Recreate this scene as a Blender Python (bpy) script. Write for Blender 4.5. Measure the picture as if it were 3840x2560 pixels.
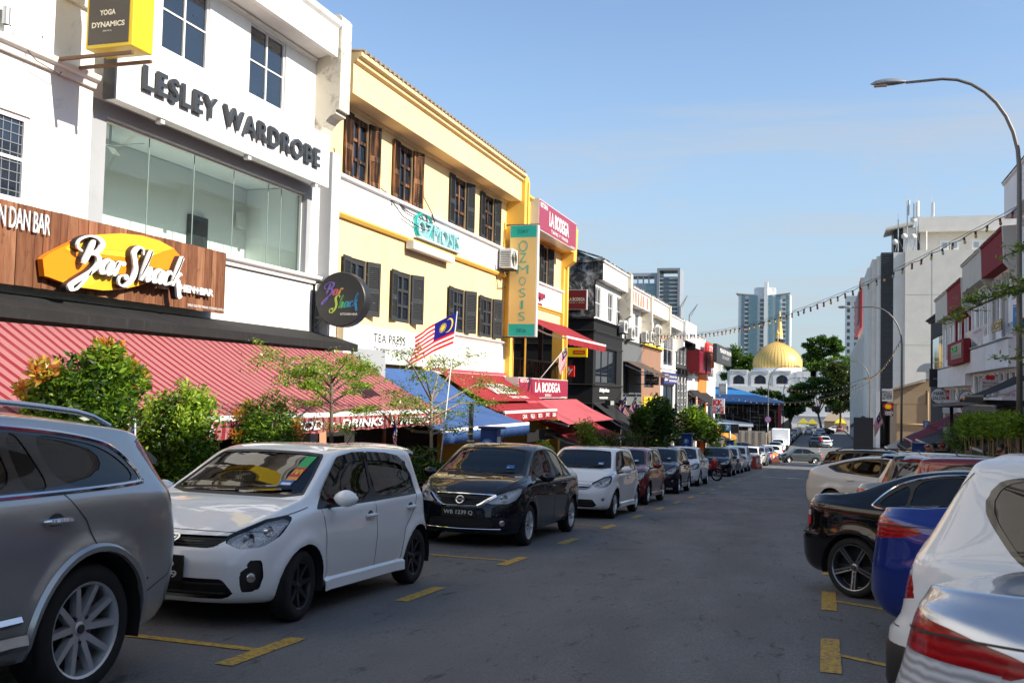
import bpy,bmesh,math,random
import numpy as np
from mathutils import Vector,Matrix
from mathutils.bvhtree import BVHTree
R=math.radians
for o in list(bpy.data.objects):bpy.data.objects.remove(o)
scene=bpy.context.scene
COL=scene.collection
rng=random.Random(7)
NR=np.random.RandomState(11)
# -------------------------- camera
FPX,CX,CY=3733.33,1920.,1280.
def _basis():
 d=np.array([3095-CX,-(1487-CY),-FPX]);d/=np.linalg.norm(d)
 r=R(.5);up=np.array([math.sin(r),math.cos(r),0]);up=up-d*(up@d);up/=np.linalg.norm(up)
 return np.stack([np.cross(d,up),d,up],1)
CB=_basis();EYE=np.array([0,0,1.6])
cam_d=bpy.data.cameras.new('camera');cam=bpy.data.objects.new('camera',cam_d);COL.objects.link(cam)
_m=CB.T
cam.matrix_world=Matrix([[*_m[0],0],[*_m[1],0],[*_m[2],1.6],[0,0,0,1]])
cam_d.sensor_width=36;cam_d.lens=35;cam_d.clip_start=.05;cam_d.clip_end=9000
cam_d.dof.use_dof=True;cam_d.dof.focus_distance=13;cam_d.dof.aperture_fstop=5.6
scene.camera=cam
def ray(px,py):
 w=CB.T@np.array([px-CX,-(py-CY),-FPX]);return w/np.linalg.norm(w)
def PX(px,py,X):
 r=ray(px,py);return Vector(EYE+r*(X/r[0]))
def PY(px,py,Y):
 r=ray(px,py);return Vector(EYE+r*(Y/r[1]))
 # -------------------------- sky, sun, exposure
SUN_EL,SUN_AZ=33.,97.
world=bpy.data.worlds.new('World');scene.world=world;world.use_nodes=True
nt=world.node_tree;N=nt.nodes;N.clear();LK=nt.links.new
out=N.new('ShaderNodeOutputWorld');bg=N.new('ShaderNodeBackground');bg.inputs[1].default_value=.095
sky=N.new('ShaderNodeTexSky');sky.sky_type='NISHITA';sky.sun_disc=False
sky.sun_elevation=R(SUN_EL);sky.sun_rotation=R(SUN_AZ);sky.altitude=50;sky.air_density=1.0;sky.dust_density=.5;sky.ozone_density=1.6
tc=N.new('ShaderNodeTexCoord');sep=N.new('ShaderNodeSeparateXYZ');LK(tc.outputs['Generated'],sep.inputs[0])
def wmath(op,a,b=None,clamp=False):
 n=N.new('ShaderNodeMath');n.operation=op;n.use_clamp=clamp
 for i,v in enumerate((a,b)):
  if v is None:continue
  if isinstance(v,(int,float)):n.inputs[i].default_value=v
  else:LK(v,n.inputs[i])
 return n.outputs[0]
zc=wmath('ADD',wmath('MAXIMUM',sep.outputs[2],0.),.12)
cmb=N.new('ShaderNodeCombineXYZ')
LK(wmath('DIVIDE',sep.outputs[0],zc),cmb.inputs[0]);LK(wmath('DIVIDE',sep.outputs[1],zc),cmb.inputs[1])
def wnoise(scale,detail,rough,loc,sc=(1,1,1)):
 mp=N.new('ShaderNodeMapping');mp.inputs[1].default_value=loc;mp.inputs[3].default_value=sc;LK(cmb.outputs[0],mp.inputs[0])
 n=N.new('ShaderNodeTexNoise');n.inputs['Scale'].default_value=scale;n.inputs['Detail'].default_value=detail;n.inputs['Roughness'].default_value=rough
 n.inputs['Distortion'].default_value=.6
 LK(mp.outputs[0],n.inputs[0]);return n.outputs[0]
def wramp(v,a,b,hi=1.):
 r=N.new('ShaderNodeMapRange');r.interpolation_type='SMOOTHSTEP';r.inputs[1].default_value=a;r.inputs[2].default_value=b;r.inputs[4].default_value=hi;LK(v,r.inputs[0]);return r.outputs[0]
wisp=wramp(wnoise(1.0,8,.62,(3.1,.4,0),(.55,1.6,1)),.44,.72,.6)
puff=wmath('MULTIPLY',wramp(wnoise(2.2,9,.55,(7.7,2.3,0),(1.0,1.0,1)),.56,.70,.85),wramp(sep.outputs[2],.34,.12))
cl=wmath('MAXIMUM',wisp,puff)
haze=wramp(sep.outputs[2],.36,-.02,.82)
mixc=N.new('ShaderNodeMixRGB');mixc.inputs[2].default_value=(1.95,2.4,2.85,1);LK(haze,mixc.inputs[0]);LK(sky.outputs[0],mixc.inputs[1])
mixw=N.new('ShaderNodeMixRGB');mixw.inputs[2].default_value=(2.85,3.0,3.2,1);LK(cl,mixw.inputs[0]);LK(mixc.outputs[0],mixw.inputs[1])
tint=N.new('ShaderNodeMixRGB');tint.blend_type='MULTIPLY';tint.inputs[0].default_value=1;tint.inputs[2].default_value=(.98,1.0,1.02,1);LK(mixw.outputs[0],tint.inputs[1]);LK(tint.outputs[0],bg.inputs[0]);LK(bg.outputs[0],out.inputs[0])
_a=R(90-SUN_AZ);_e=R(SUN_EL)
SUNV=Vector((math.cos(_e)*math.cos(_a),math.cos(_e)*math.sin(_a),math.sin(_e)))
sl=bpy.data.lights.new('sun','SUN');sl.energy=3.8;sl.angle=R(.55);sl.color=(1,.92,.79)
so=bpy.data.objects.new('sun',sl);COL.objects.link(so);so.rotation_euler=SUNV.to_track_quat('Z','Y').to_euler()
vs=scene.view_settings;vs.view_transform='Standard';vs.look='None';vs.exposure=1.15;vs.gamma=1;vs.use_curve_mapping=False
scene.render.engine='CYCLES'
scene.cycles.max_bounces=7;scene.cycles.diffuse_bounces=3;scene.cycles.glossy_bounces=4;scene.cycles.transparent_max_bounces=14;scene.cycles.transmission_bounces=4
scene.cycles.caustics_reflective=False;scene.cycles.caustics_refractive=False;scene.cycles.use_denoising=True
# -------------------------- materials
MATS={}
def nodes_of(name):
 m=bpy.data.materials.new(name);m.use_nodes=True;t=m.node_tree;t.nodes.clear()
 o=t.nodes.new('ShaderNodeOutputMaterial');return m,t,o
class NT:
 def __init__(s,name):s.m,s.t,s.o=nodes_of(name);MATS[name]=s.m
 def n(s,typ,**kw):
  x=s.t.nodes.new('ShaderNode'+typ)
  for k,v in kw.items():setattr(x,k,v)
  return x
 def l(s,a,b):s.t.links.new(a,b)
 def val(s,sock,v):
  if hasattr(v,'is_linked')or hasattr(v,'links'):s.l(v,sock)
  elif isinstance(v,(tuple,list))and len(v)==3 and sock.type=='RGBA':sock.default_value=(*v,1)
  else:sock.default_value=v
 def math(s,op,a,b=0.,c=None,clamp=False):
  x=s.n('Math',operation=op,use_clamp=clamp)
  s.val(x.inputs[0],a);s.val(x.inputs[1],b)
  if c is not None:s.val(x.inputs[2],c)
  return x.outputs[0]
 def co(s,kind='Object',scale=(1,1,1),loc=(0,0,0),rot=(0,0,0)):
  c=s.n('TexCoord');mp=s.n('Mapping');mp.inputs[3].default_value=scale;mp.inputs[1].default_value=loc;mp.inputs[2].default_value=rot
  s.l(c.outputs[kind],mp.inputs[0]);return mp.outputs[0]
 def noise(s,v,scale,detail=4,rough=.55,dist=0.):
  x=s.n('TexNoise');s.l(v,x.inputs[0]);x.inputs['Scale'].default_value=scale;x.inputs['Detail'].default_value=detail;x.inputs['Roughness'].default_value=rough;x.inputs['Distortion'].default_value=dist
  return x.outputs[0]
 def ramp(s,v,a,b,lo=0.,hi=1.,smooth=True):
  x=s.n('MapRange');x.interpolation_type='SMOOTHSTEP' if smooth else'LINEAR'
  s.l(v,x.inputs[0]);x.inputs[1].default_value=a;x.inputs[2].default_value=b;x.inputs[3].default_value=lo;x.inputs[4].default_value=hi;return x.outputs[0]
 def mix(s,f,a,b,mode='MIX'):
  x=s.n('MixRGB',blend_type=mode);s.val(x.inputs[0],f);s.val(x.inputs[1],a);s.val(x.inputs[2],b);return x.outputs[0]
 def bump(s,h,strength=.3,dist=.01):
  x=s.n('Bump');x.inputs['Strength'].default_value=strength;x.inputs['Distance'].default_value=dist;s.l(h,x.inputs['Height']);return x.outputs[0]
 def pbr(s,col,rough=.6,metal=0.,spec=.5,coat=0.,normal=None,trans=0.,emit=None,estr=0.,coatr=.03,sub=0.):
  b=s.n('BsdfPrincipled');s.val(b.inputs['Base Color'],col);s.val(b.inputs['Roughness'],rough);s.val(b.inputs['Metallic'],metal)
  b.inputs['Specular IOR Level'].default_value=spec;b.inputs['Coat Weight'].default_value=coat;b.inputs['Coat Roughness'].default_value=coatr
  if trans:b.inputs['Transmission Weight'].default_value=trans
  if normal is not None:s.l(normal,b.inputs['Normal'])
  if emit:s.val(b.inputs['Emission Color'],emit);b.inputs['Emission Strength'].default_value=estr
  s.l(b.outputs[0],s.o.inputs[0]);return b
def M(name,col=None,rough=.6,metal=0.,var=.12,scale=3.,bump=0.,bscale=60.,coat=0.,spec=.5):
 if name in MATS:return MATS[name]
 k=NT(name);v=k.co()
 n=k.noise(v,scale,5,.6)
 c=k.mix(1.,col,k.mix(n,(1-var,)*3,(1+var,)*3),'MULTIPLY')if var else col
 nm=k.bump(k.noise(v,bscale,3),bump,.01)if bump else None
 k.pbr(c,rough,metal,spec,coat,nm);return k.m
def wall_mat(name,col,stain=(.25,.23,.2),amt=.5,streak=.35,bump=.25,lo=.58):
 k=NT(name);v=k.co()
 base=k.mix(k.ramp(k.noise(v,.7,6,.62),.3,.75),col,tuple(c*.9 for c in col))
 blot=k.ramp(k.noise(v,1.9,9,.72,.6),lo,lo+.2,0,amt)
 c=k.mix(blot,base,stain)
 sv=k.co(scale=(5.5,5.5,.22));st=k.math('MULTIPLY',k.ramp(k.noise(sv,1.3,7,.7),.55,.82),k.ramp(k.noise(v,.45,3),.42,.7,0,streak))
 c=k.mix(st,c,tuple(s*.8 for s in stain))
 h=k.math('ADD',k.noise(v,55,4),k.math('MULTIPLY',k.noise(v,6,4),1.6))
 k.pbr(c,.85,spec=.25,normal=k.bump(h,bump,.008));return k.m
def glass_mat(name,tint,refl=1.0,rough=0.):
 k=NT(name);f=k.n('Fresnel');ge=k.n('NewGeometry');k.l(k.ramp(ge.outputs['Backfacing'],0.,1.,1.52,1/1.52,False),f.inputs[0])
 t=k.n('BsdfTransparent');t.inputs[0].default_value=(*tint,1);g=k.n('BsdfGlossy');g.inputs['Roughness'].default_value=rough
 mx=k.n('MixShader');k.l(k.math('MULTIPLY',f.outputs[0],refl,clamp=True),mx.inputs[0]);k.l(t.outputs[0],mx.inputs[1]);k.l(g.outputs[0],mx.inputs[2]);k.l(mx.outputs[0],k.o.inputs[0]);return k.m
 # -------------------------- geometry helpers
ORG={}
def tag(o,label=None,cat=None,group=None,kind=None):
 for k,v in(('label',label),('category',cat),('group',group),('kind',kind)):
  if v:o[k]=v
 return o
def thing(name,label,cat,loc=(0,0,0),group=None):
 o=bpy.data.objects.new(name,None);o.empty_display_size=.2;COL.objects.link(o);o.location=loc;ORG[o.name]=Vector(loc)
 return tag(o,label,cat,group)
def mesh_obj(name,V,F,mat,parent=None,smooth=False,mi=None):
 me=bpy.data.meshes.new(name);me.from_pydata(V,[],F)
 for m in(mat if isinstance(mat,(list,tuple))else[mat]):me.materials.append(m)
 if mi is not None:me.polygons.foreach_set('material_index',np.array(mi,np.int32))
 if smooth:me.polygons.foreach_set('use_smooth',np.ones(len(me.polygons),bool))
 me.update();o=bpy.data.objects.new(name,me);COL.objects.link(o)
 if parent:o.parent=parent
 ORG[o.name]=ORG.get(parent.name,Vector())if parent else Vector()
 return o
class MB:
 def __init__(s):s.V=[];s.F=[];s.I=[];s.cur=0
 def add(s,V,F):
  b=len(s.V);s.V+=[tuple(v)for v in V];s.F+=[tuple(i+b for i in f)for f in F];s.I+=[s.cur]*len(F);return s
 def box(s,x0,x1,y0,y1,z0,z1):
  return s.hexa([(x0,y0,z0),(x1,y0,z0),(x1,y1,z0),(x0,y1,z0),(x0,y0,z1),(x1,y0,z1),(x1,y1,z1),(x0,y1,z1)])
 def hexa(s,P):
  a,b,d=(Vector(P[i])for i in(1,3,4));o=Vector(P[0])
  F=[(0,3,2,1),(4,5,6,7),(0,1,5,4),(1,2,6,5),(2,3,7,6),(3,0,4,7)]
  if(a-o).cross(b-o).dot(d-o)<0:F=[f[::-1]for f in F]
  return s.add(P,F)
 def obox(s,c,ax,ay,az):
  c,ax,ay,az=map(Vector,(c,ax,ay,az))
  return s.hexa([c-ax-ay-az,c+ax-ay-az,c+ax+ay-az,c-ax+ay-az,c-ax-ay+az,c+ax-ay+az,c+ax+ay+az,c-ax+ay+az])
 def bar(s,a,b,w,h=None,up=(0,0,1)):
  a,b=Vector(a),Vector(b);d=b-a;L=d.length;d.normalize();u=Vector(up)
  if abs(d.dot(u))>.98:u=Vector((1,0,0))
  sd=d.cross(u).normalized();u=sd.cross(d);h=h or w
  return s.obox((a+b)/2,d*L/2,sd*w/2,u*h/2)
 def tube(s,pts,r,n=8,cap=True):
  pts=[Vector(p)for p in pts];rs=r if isinstance(r,(list,tuple))else[r]*len(pts);V=[];F=[];u=None
  for i,p in enumerate(pts):
   d=(pts[min(i+1,len(pts)-1)]-pts[max(i-1,0)]).normalized()
   if u is None:u=d.orthogonal().normalized()
   u=(u-d*u.dot(d));u=u.normalized()if u.length>1e-6 else d.orthogonal().normalized();w=d.cross(u)
   V+=[p+(u*math.cos(2*math.pi*k/n)+w*math.sin(2*math.pi*k/n))*rs[i]for k in range(n)]
  for i in range(len(pts)-1):
   F+=[(i*n+k,i*n+(k+1)%n,(i+1)*n+(k+1)%n,(i+1)*n+k)for k in range(n)]
  if cap:F+=[tuple(range(n))[::-1],tuple((len(pts)-1)*n+k for k in range(n))]
  return s.add(V,F)
 def lathe(s,prof,n=24,c=(0,0,0),ax='z',close=False):
  V=[];F=[];c=Vector(c);m=len(prof)
  for k in range(n):
   a=2*math.pi*k/n
   for r,h in prof:
    x,y=r*math.cos(a),r*math.sin(a)
    V.append(c+Vector((x,y,h)if ax=='z' else((x,h,y)if ax=='y' else(h,x,y))))
  rg=m if close else m-1
  for k in range(n):
   for i in range(rg):
    f=(k*m+i,((k+1)%n)*m+i,((k+1)%n)*m+(i+1)%m,k*m+(i+1)%m);F.append(f if ax!='y' else f[::-1])
  return s.add(V,F)
 def prism(s,poly,a,b):
  d=Vector(b)-Vector(a);P=[Vector(p)for p in poly];n=len(P)
  F=[tuple(range(n))[::-1],tuple(range(n,2*n))]+[(i,(i+1)%n,n+(i+1)%n,n+i)for i in range(n)]
  nrm=Vector()
  for i in range(n):nrm+=P[i].cross(P[(i+1)%n])
  if nrm.dot(d)<0:F=[f[::-1]for f in F]
  return s.add(P+[p+d for p in P],F)
 def quad(s,*P):return s.add(P,[tuple(range(len(P)))])
 def grid(s,G):
  m=len(G[0]);V=[p for row in G for p in row]
  return s.add(V,[(i*m+j,i*m+j+1,(i+1)*m+j+1,(i+1)*m+j)for i in range(len(G)-1)for j in range(m-1)])
 def build(s,name,mat,parent=None,smooth=False,bevel=0,seg=2):
  o0=ORG.get(parent.name,Vector())if parent else Vector()
  V=[(v[0]-o0[0],v[1]-o0[1],v[2]-o0[2])for v in s.V]
  o=mesh_obj(name,V,s.F,mat,parent,smooth,s.I if isinstance(mat,(list,tuple))else None)
  if smooth=='auto':
   o.data.polygons.foreach_set('use_smooth',np.ones(len(s.F),bool));o.data.set_sharp_from_angle(angle=R(38))
  if bevel:
   md=o.modifiers.new('bevel','BEVEL');md.width=bevel;md.segments=seg;md.limit_method='ANGLE'
  return o
class Fac:
 def __init__(s,base,U,Nn):s.b=Vector(base);s.U=Vector(U);s.N=Vector(Nn)
 def p(s,u,v,d=0.):return s.b+s.U*u+Vector((0,0,v))+s.N*d
 def box(s,mb,u0,u1,v0,v1,d0,d1):
  return mb.hexa([s.p(u,v,d)for v in(v0,v1)for u,d in((u0,d0),(u1,d0),(u1,d1),(u0,d1))])
 def wall(s,mb,u0,u1,v0,v1,holes=(),depth=.18,d=0.):
  us=sorted({u0,u1,*[max(u0,h[0])for h in holes],*[min(u1,h[1])for h in holes]});vs_=sorted({v0,v1,*[h[2]for h in holes],*[h[3]for h in holes]})
  for a,b in zip(us,us[1:]):
   for c,e in zip(vs_,vs_[1:]):
    m,n=(a+b)/2,(c+e)/2
    if any(h[0]<m<h[1]and h[2]<n<h[3]for h in holes):continue
    mb.quad(s.p(a,c,d),s.p(b,c,d),s.p(b,e,d),s.p(a,e,d))
  for h in holes:
   a,b,c,e=h
   for q in(((a,c),(b,c)),((b,c),(b,e)),((b,e),(a,e)),((a,e),(a,c))):
    mb.quad(s.p(*q[0],d),s.p(*q[1],d),s.p(*q[1],d-depth),s.p(*q[0],d-depth))
def LF(X=-10.):return Fac((X,0,0),(0,1,0),(1,0,0))
def RF(X=7.2):return Fac((X,0,0),(0,1,0),(-1,0,0))
def CF(Y):return Fac((0,Y,0),(1,0,0),(0,-1,0))
_txt={}
def text_geo(s,bold=0.,shear=0.,spacing=1.):
 key=(s,bold,shear,spacing)
 if key in _txt:return _txt[key]
 cu=bpy.data.curves.new('t','FONT');cu.body=s;cu.size=1;cu.offset=bold;cu.shear=shear;cu.space_character=spacing;cu.resolution_u=3;cu.fill_mode='FRONT'
 o=bpy.data.objects.new('t',cu);me=bpy.data.meshes.new_from_object(o)
 V=np.array([v.co[:2]for v in me.vertices])if len(me.vertices)else np.zeros((0,2));F=[tuple(p.vertices)for p in me.polygons]
 bpy.data.objects.remove(o);bpy.data.curves.remove(cu);bpy.data.meshes.remove(me)
 _txt[key]=(V,F);return V,F
def islands(V,F):
 par=list(range(len(V)))
 def f(i):
  while par[i]!=i:par[i]=par[par[i]];i=par[i]
  return i
 for q in F:
  for a in q[1:]:par[f(a)]=f(q[0])
 g={}
 for q in F:g.setdefault(f(q[0]),[]).append(q)
 return list(g.values())
def solid_text(V,F,place,depth):
 """flat 2-D glyph faces -> solid; place(x,y,d) -> point"""
 used=sorted({i for q in F for i in q});ix={i:k for k,i in enumerate(used)};n=len(used)
 P=[place(*V[i],depth)for i in used];FF=[tuple(ix[i]for i in q)for q in F]
 if depth>.004:
  P+=[place(*V[i],0.)for i in used];cnt={}
  for q in FF:
   for a,b in zip(q,q[1:]+q[:1]):cnt[(a,b)]=1
  for a,b in list(cnt):
   if(b,a)not in cnt:FF.append((b,a,a+n,b+n))
 return P,FF
def lettering(s,parent,mat,org,right,up,width,height,depth=.0,bold=0.,shear=0.,spacing=1.,split=False,name='lettering',warp=None):
 """text that fills width x height, lower left corner at org"""
 V,F=text_geo(s,bold,shear,spacing)
 if not len(V):return[]
 lo,hi=V.min(0),V.max(0);V=(V-lo)/(hi-lo)*np.array([width,height])
 org,right,up=Vector(org),Vector(right).normalized(),Vector(up).normalized();nn=right.cross(up)
 o0=ORG.get(parent.name,Vector())if parent else Vector()
 place=warp or(lambda x,y,d:org+right*x+up*y+nn*(d+.004)-o0)
 outp=[]
 for grp in(islands(V,F)if split else[F]):
  P,FF=solid_text(V,grp,place,depth);outp.append(mesh_obj('letter' if split else name,P,FF,mat,parent))
 return outp
def ease(t):t=max(0.,min(1.,t));return t*t*(3-2*t)
def lerp(a,b,t):return a+(b-a)*t
# -------------------------- ground, road, pavements
_KY=[-80,92,106,200,330,600,6000];_KZ=[4.0,-4.6,-5.12,-6.25,-8.6,-10.4,-10.4]
def zg(y):return float(np.interp(y,_KY,_KZ))
def asphalt():
 k=NT('asphalt');v=k.co()
 fine=k.math('ADD',k.math('MULTIPLY',k.noise(v,110,3,.75),.6),k.math('MULTIPLY',k.noise(v,38,4,.75),.4));vo=k.n('TexVoronoi');k.l(v,vo.inputs[0]);vo.inputs['Scale'].default_value=120
 mid=k.noise(k.co(scale=(1,.35,1)),1.1,6,.62);big=k.noise(k.co(scale=(.5,.12,1)),.5,4,.5)
 c=k.mix(k.ramp(fine,.36,.64),(.075,.072,.069),(.25,.24,.228))
 c=k.mix(k.ramp(vo.outputs[0],.0,.5,.35,0.),c,(.22,.21,.2))
 c=k.mix(k.ramp(mid,.35,.7,0,.5),c,(.12,.117,.113));c=k.mix(k.ramp(big,.4,.68,0,.45),c,(.165,.158,.15))
 spots=k.ramp(k.noise(k.co(scale=(1,.3,1)),5.5,8,.8,.4),.56,.66,0,.85);c=k.mix(spots,c,(.028,.027,.027))
 w=k.n('TexWave',wave_type='BANDS',bands_direction='X');k.l(k.co(scale=(.36,.05,1)),w.inputs[0]);w.inputs['Scale'].default_value=.5;w.inputs['Distortion'].default_value=2.
 c=k.mix(k.math('MULTIPLY',w.outputs[0],.16),c,(.19,.18,.172))
 vc=k.n('TexVoronoi',feature='DISTANCE_TO_EDGE');k.l(k.co(scale=(.16,.16,1)),vc.inputs[0]);vc.inputs['Scale'].default_value=1.3
 crack=k.math('MULTIPLY',k.ramp(vc.outputs[0],.0,.006,1,0),k.ramp(mid,.5,.62));c=k.mix(crack,c,(.02,.02,.02))
 h=k.math('ADD',fine,k.math('MULTIPLY',vo.outputs[0],.8))
 k.pbr(c,k.ramp(mid,.3,.7,.62,.8),spec=.35,normal=k.bump(h,1.,.008));return k.m
A=asphalt()
def slab_mat(name,c1,c2):
 k=NT(name);b=k.n('TexBrick');k.l(k.co(),b.inputs[0]);b.inputs['Scale'].default_value=1.7;b.inputs['Color1'].default_value=(*c1,1);b.inputs['Color2'].default_value=(*c2,1);b.inputs['Mortar'].default_value=(.08,.07,.07,1);b.inputs['Mortar Size'].default_value=.012
 c=k.mix(k.ramp(k.noise(k.co(),2.5,6),.4,.8,0,.5),b.outputs[0],(.14,.12,.1));k.pbr(c,.8,spec=.3,normal=k.bump(k.noise(k.co(),70,3),.3,.005));return k.m
PAVE=slab_mat('paving',(.27,.2,.17),(.32,.25,.21));KERB=wall_mat('kerb_concrete',(.33,.32,.3),bump=.4)
def strip(name,x0,x1,y0,y1,dz,mat,step=4.,kind='structure'):
 ys=[y0]+[y for y in np.arange(math.ceil(y0/step)*step,y1,step)if y0<y<y1]+[k for k in _KY if y0<k<y1]+[y1];ys=sorted(set(ys));mb=MB()
 mb.grid([[(x1,y,zg(y)+dz),(x0,y,zg(y)+dz)]for y in ys]);o=mb.build(name,mat);return tag(o,kind=kind)
k=NT('earth');c_=k.mix(k.ramp(k.noise(k.co(),.05,6),.4,.6),(.16,.15,.12),(.06,.09,.035));k.pbr(c_,.95,spec=.1)
strip('ground',-3000,3000,-300,6000,-.05,MATS['earth'],60)
strip('road',-6.1,4.9,-40,420,0.,A)
for nm,x0,x1 in(('cross_street',-70,-6.1),('cross_street',4.9,60)):strip(nm,x0,x1,97.5,112,-.004,A)
strip('back_lane',-40,-9.9,38.6,43.6,.1,A)
def pavement(x0,x1,y0,y1,kerb_x):
 strip('pavement',min(x0,x1),max(x0,x1),y0,y1,.15,PAVE)
 mb=MB();s=1 if kerb_x>x0 else-1
 for y in np.arange(y0,y1-.01,1.2):
  y2=min(y+1.185,y1);P=[]
  for dz in(-.03,.154):
   for xx,yy in((kerb_x-.06,y),(kerb_x+.1,y),(kerb_x+.1,y2),(kerb_x-.06,y2)):P.append((xx,yy,zg(yy)+dz))
  mb.hexa(P)
 tag(mb.build('kerb',KERB,bevel=.012),kind='structure')
pavement(-16,-6.1,-40,96,-6.1);pavement(4.3,16,-40,96,4.3);pavement(-16,-7.6,113,420,-7.6);pavement(5.4,16,113,420,5.4)
k=NT('yellow_paint');v=k.co();wear=k.ramp(k.noise(v,26,6,.75),.45,.62,0,.9);c=k.mix(wear,k.mix(k.noise(v,5,3),(.50,.29,.03),(.62,.38,.05)),(.13,.115,.09));k.pbr(c,.7,spec=.3,normal=k.bump(k.noise(v,150,3),.4,.004))
k=NT('white_paint');v=k.co();wear=k.ramp(k.noise(v,12,6,.75),.42,.6,0,.9);c=k.mix(wear,(.62,.62,.6),(.11,.11,.11));k.pbr(c,.7,spec=.3)
YP=MATS['yellow_paint'];WP=MATS['white_paint']
def mark(polys,mat=YP,dz=.006,name='parking_mark'):
 mb=MB()
 for P in polys:mb.quad(*[(x,y,zg(y)+dz)for x,y in P])
 return tag(mb.build(name,mat),kind='structure')
def rect(x0,x1,y0,y1):return[(x0,y0),(x1,y0),(x1,y1),(x0,y1)]
for i in range(-1,15):
 y=6.4+6.03*i
 mark([rect(-3.91,-3.77,y-.5,y+.5),rect(-6.0,-3.912,y-.05,y+.05)]);mark([rect(-3.91,-3.77,y+2.45,y+3.45)],name='parking_dash')
for i in range(-2,27):
 y=8.3+2.92*i;dx,dy=math.cos(R(-33)),math.sin(R(-33));L=4.9;wx,wy=.045*dy,-.045*dx
 mark([rect(-.02,.13,y-.68,y+.68),[(.132,y+.05),(.132,y-.05),(.13+L*dx+wx,y+L*dy+wy),(.13+L*dx-wx,y+L*dy-wy)]])
ya=55.;mark([rect(-3.2,-1.9,ya,ya+.5),[(-1.9,ya-.6),(-.9,ya+.25),(-1.9,ya+1.1)]],WP,name='road_arrow')
mark([rect(-3.7,.0,95.2,95.6)],WP,name='stop_line')
for y in np.arange(116,330,9.):mark([rect(-.75,-.6,y,y+4)],WP,name='lane_dash')
mark([rect(-3.6,-.2,30.6,30.66)],WP,name='worn_line');mark([rect(-3.6,-.4,34.2,34.26)],WP,name='worn_line')
# -------------------------- shared building materials
WHITE=wall_mat('white_stucco',(.82,.8,.76),(.46,.41,.35),.5,.5,lo=.54)
WHITE2=wall_mat('fresh_white_paint',(.84,.84,.83),(.6,.58,.55),.2,.2,.12)
GREYP=wall_mat('grey_paint',(.36,.37,.39),(.25,.25,.25),.3,.25,.12)
BEIGE=wall_mat('weathered_beige_stucco',(.62,.57,.47),(.1,.09,.075),.8,1.,.4,lo=.5)
YEL=wall_mat('yellow_stucco',(.84,.62,.32),(.62,.43,.2),.4,.45,.2,lo=.52)
YELD=wall_mat('deep_yellow_paint',(.80,.5,.1),(.5,.33,.1),.3,.3,.2)
MILDEW=wall_mat('mildewed_black_wall',(.04,.04,.042),(.5,.49,.46),1.,1.,.6,lo=.46)
BLACKP=wall_mat('black_paint',(.016,.016,.018),(.05,.05,.05),.35,.3,.2)
CHAR=wall_mat('charcoal_paint',(.042,.045,.05),(.1,.1,.1),.3,.3,.15)
GREYW=wall_mat('mid_grey_paint',(.13,.14,.145),(.2,.2,.2),.3,.3,.15)
BROWNW=wall_mat('brown_paint',(.30,.17,.115),(.2,.13,.1),.3,.3,.15)
ORANGEW=wall_mat('orange_paint',(.72,.2,.05),(.5,.2,.1),.3,.2,.15)
MAROONW=wall_mat('maroon_paint',(.24,.025,.03),(.15,.03,.03),.3,.3,.2)
ROOFT=wall_mat('old_roof_tile',(.3,.24,.17),(.08,.07,.06),.7,.4,.8)
ALU=M('white_aluminium',(.75,.75,.74),.4,0,.04);DALU=M('dark_aluminium',(.05,.05,.055),.4,.3,.05)
STEEL=M('galvanised_steel',(.45,.46,.47),.42,.8,.12,8);BLKM=M('black_metal',(.012,.012,.013),.45,0,.1)
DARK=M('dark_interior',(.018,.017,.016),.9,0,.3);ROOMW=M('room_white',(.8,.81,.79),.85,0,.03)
PLAST=M('white_plastic',(.74,.73,.69),.45,0,.06,6);WIRE=M('cable_rubber',(.02,.02,.02),.6)
WGL=NT('window_glass');WGL.pbr(WGL.mix(WGL.noise(WGL.co(),1.2,3),(.006,.01,.02),(.02,.03,.045)),.04,spec=1.0);WGL=WGL.m
SHOPG=glass_mat('shopfront_glass',(.83,.93,.885),1.1)
k=NT('weathered_shutter_wood');v=k.co();n_=k.noise(k.co(scale=(3,3,.35)),3.2,7,.7)
k.pbr(k.mix(k.ramp(n_,.47,.62),(.022,.016,.014),k.mix(k.noise(v,9,4),(.2,.075,.03),(.34,.17,.08))),.75,spec=.2,normal=k.bump(k.noise(k.co(scale=(20,20,2)),4,4),.4,.004));WOODS=k.m
k=NT('peeling_grey_shutter');v=k.co();k.pbr(k.mix(k.ramp(k.noise(v,7,8,.75),.62,.7),(.035,.037,.04),(.38,.36,.33)),.75,spec=.2,normal=k.bump(k.noise(v,30,4),.3,.004));GREYS=k.m
k=NT('cable_red_stain_white');v=k.co();k.pbr(k.mix(k.ramp(k.noise(k.co(scale=(2,2,.3)),1.5,6),.4,.6),(.7,.16,.1),(.78,.7,.65)),.8);REDST=k.m
WOODP=[]
for i,(a,b)in enumerate((((.13,.048,.022),(.26,.11,.055)),((.10,.036,.018),(.2,.085,.04)),((.17,.07,.035),(.31,.15,.08)))):
 k=NT('sign_plank_wood');v=k.co(scale=(6,6,.6),loc=(i*3.3,0,0));n_=k.noise(v,2.2,9,.68,.8);kn=k.noise(k.co(scale=(1,3,1.4)),2.6,5,.6)
 k.pbr(k.mix(k.ramp(kn,.58,.72,0,.75),k.mix(k.ramp(n_,.3,.7),a,b),(.05,.017,.01)),.62,spec=.3,normal=k.bump(n_,.35,.006));WOODP.append(k.m)
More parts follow.
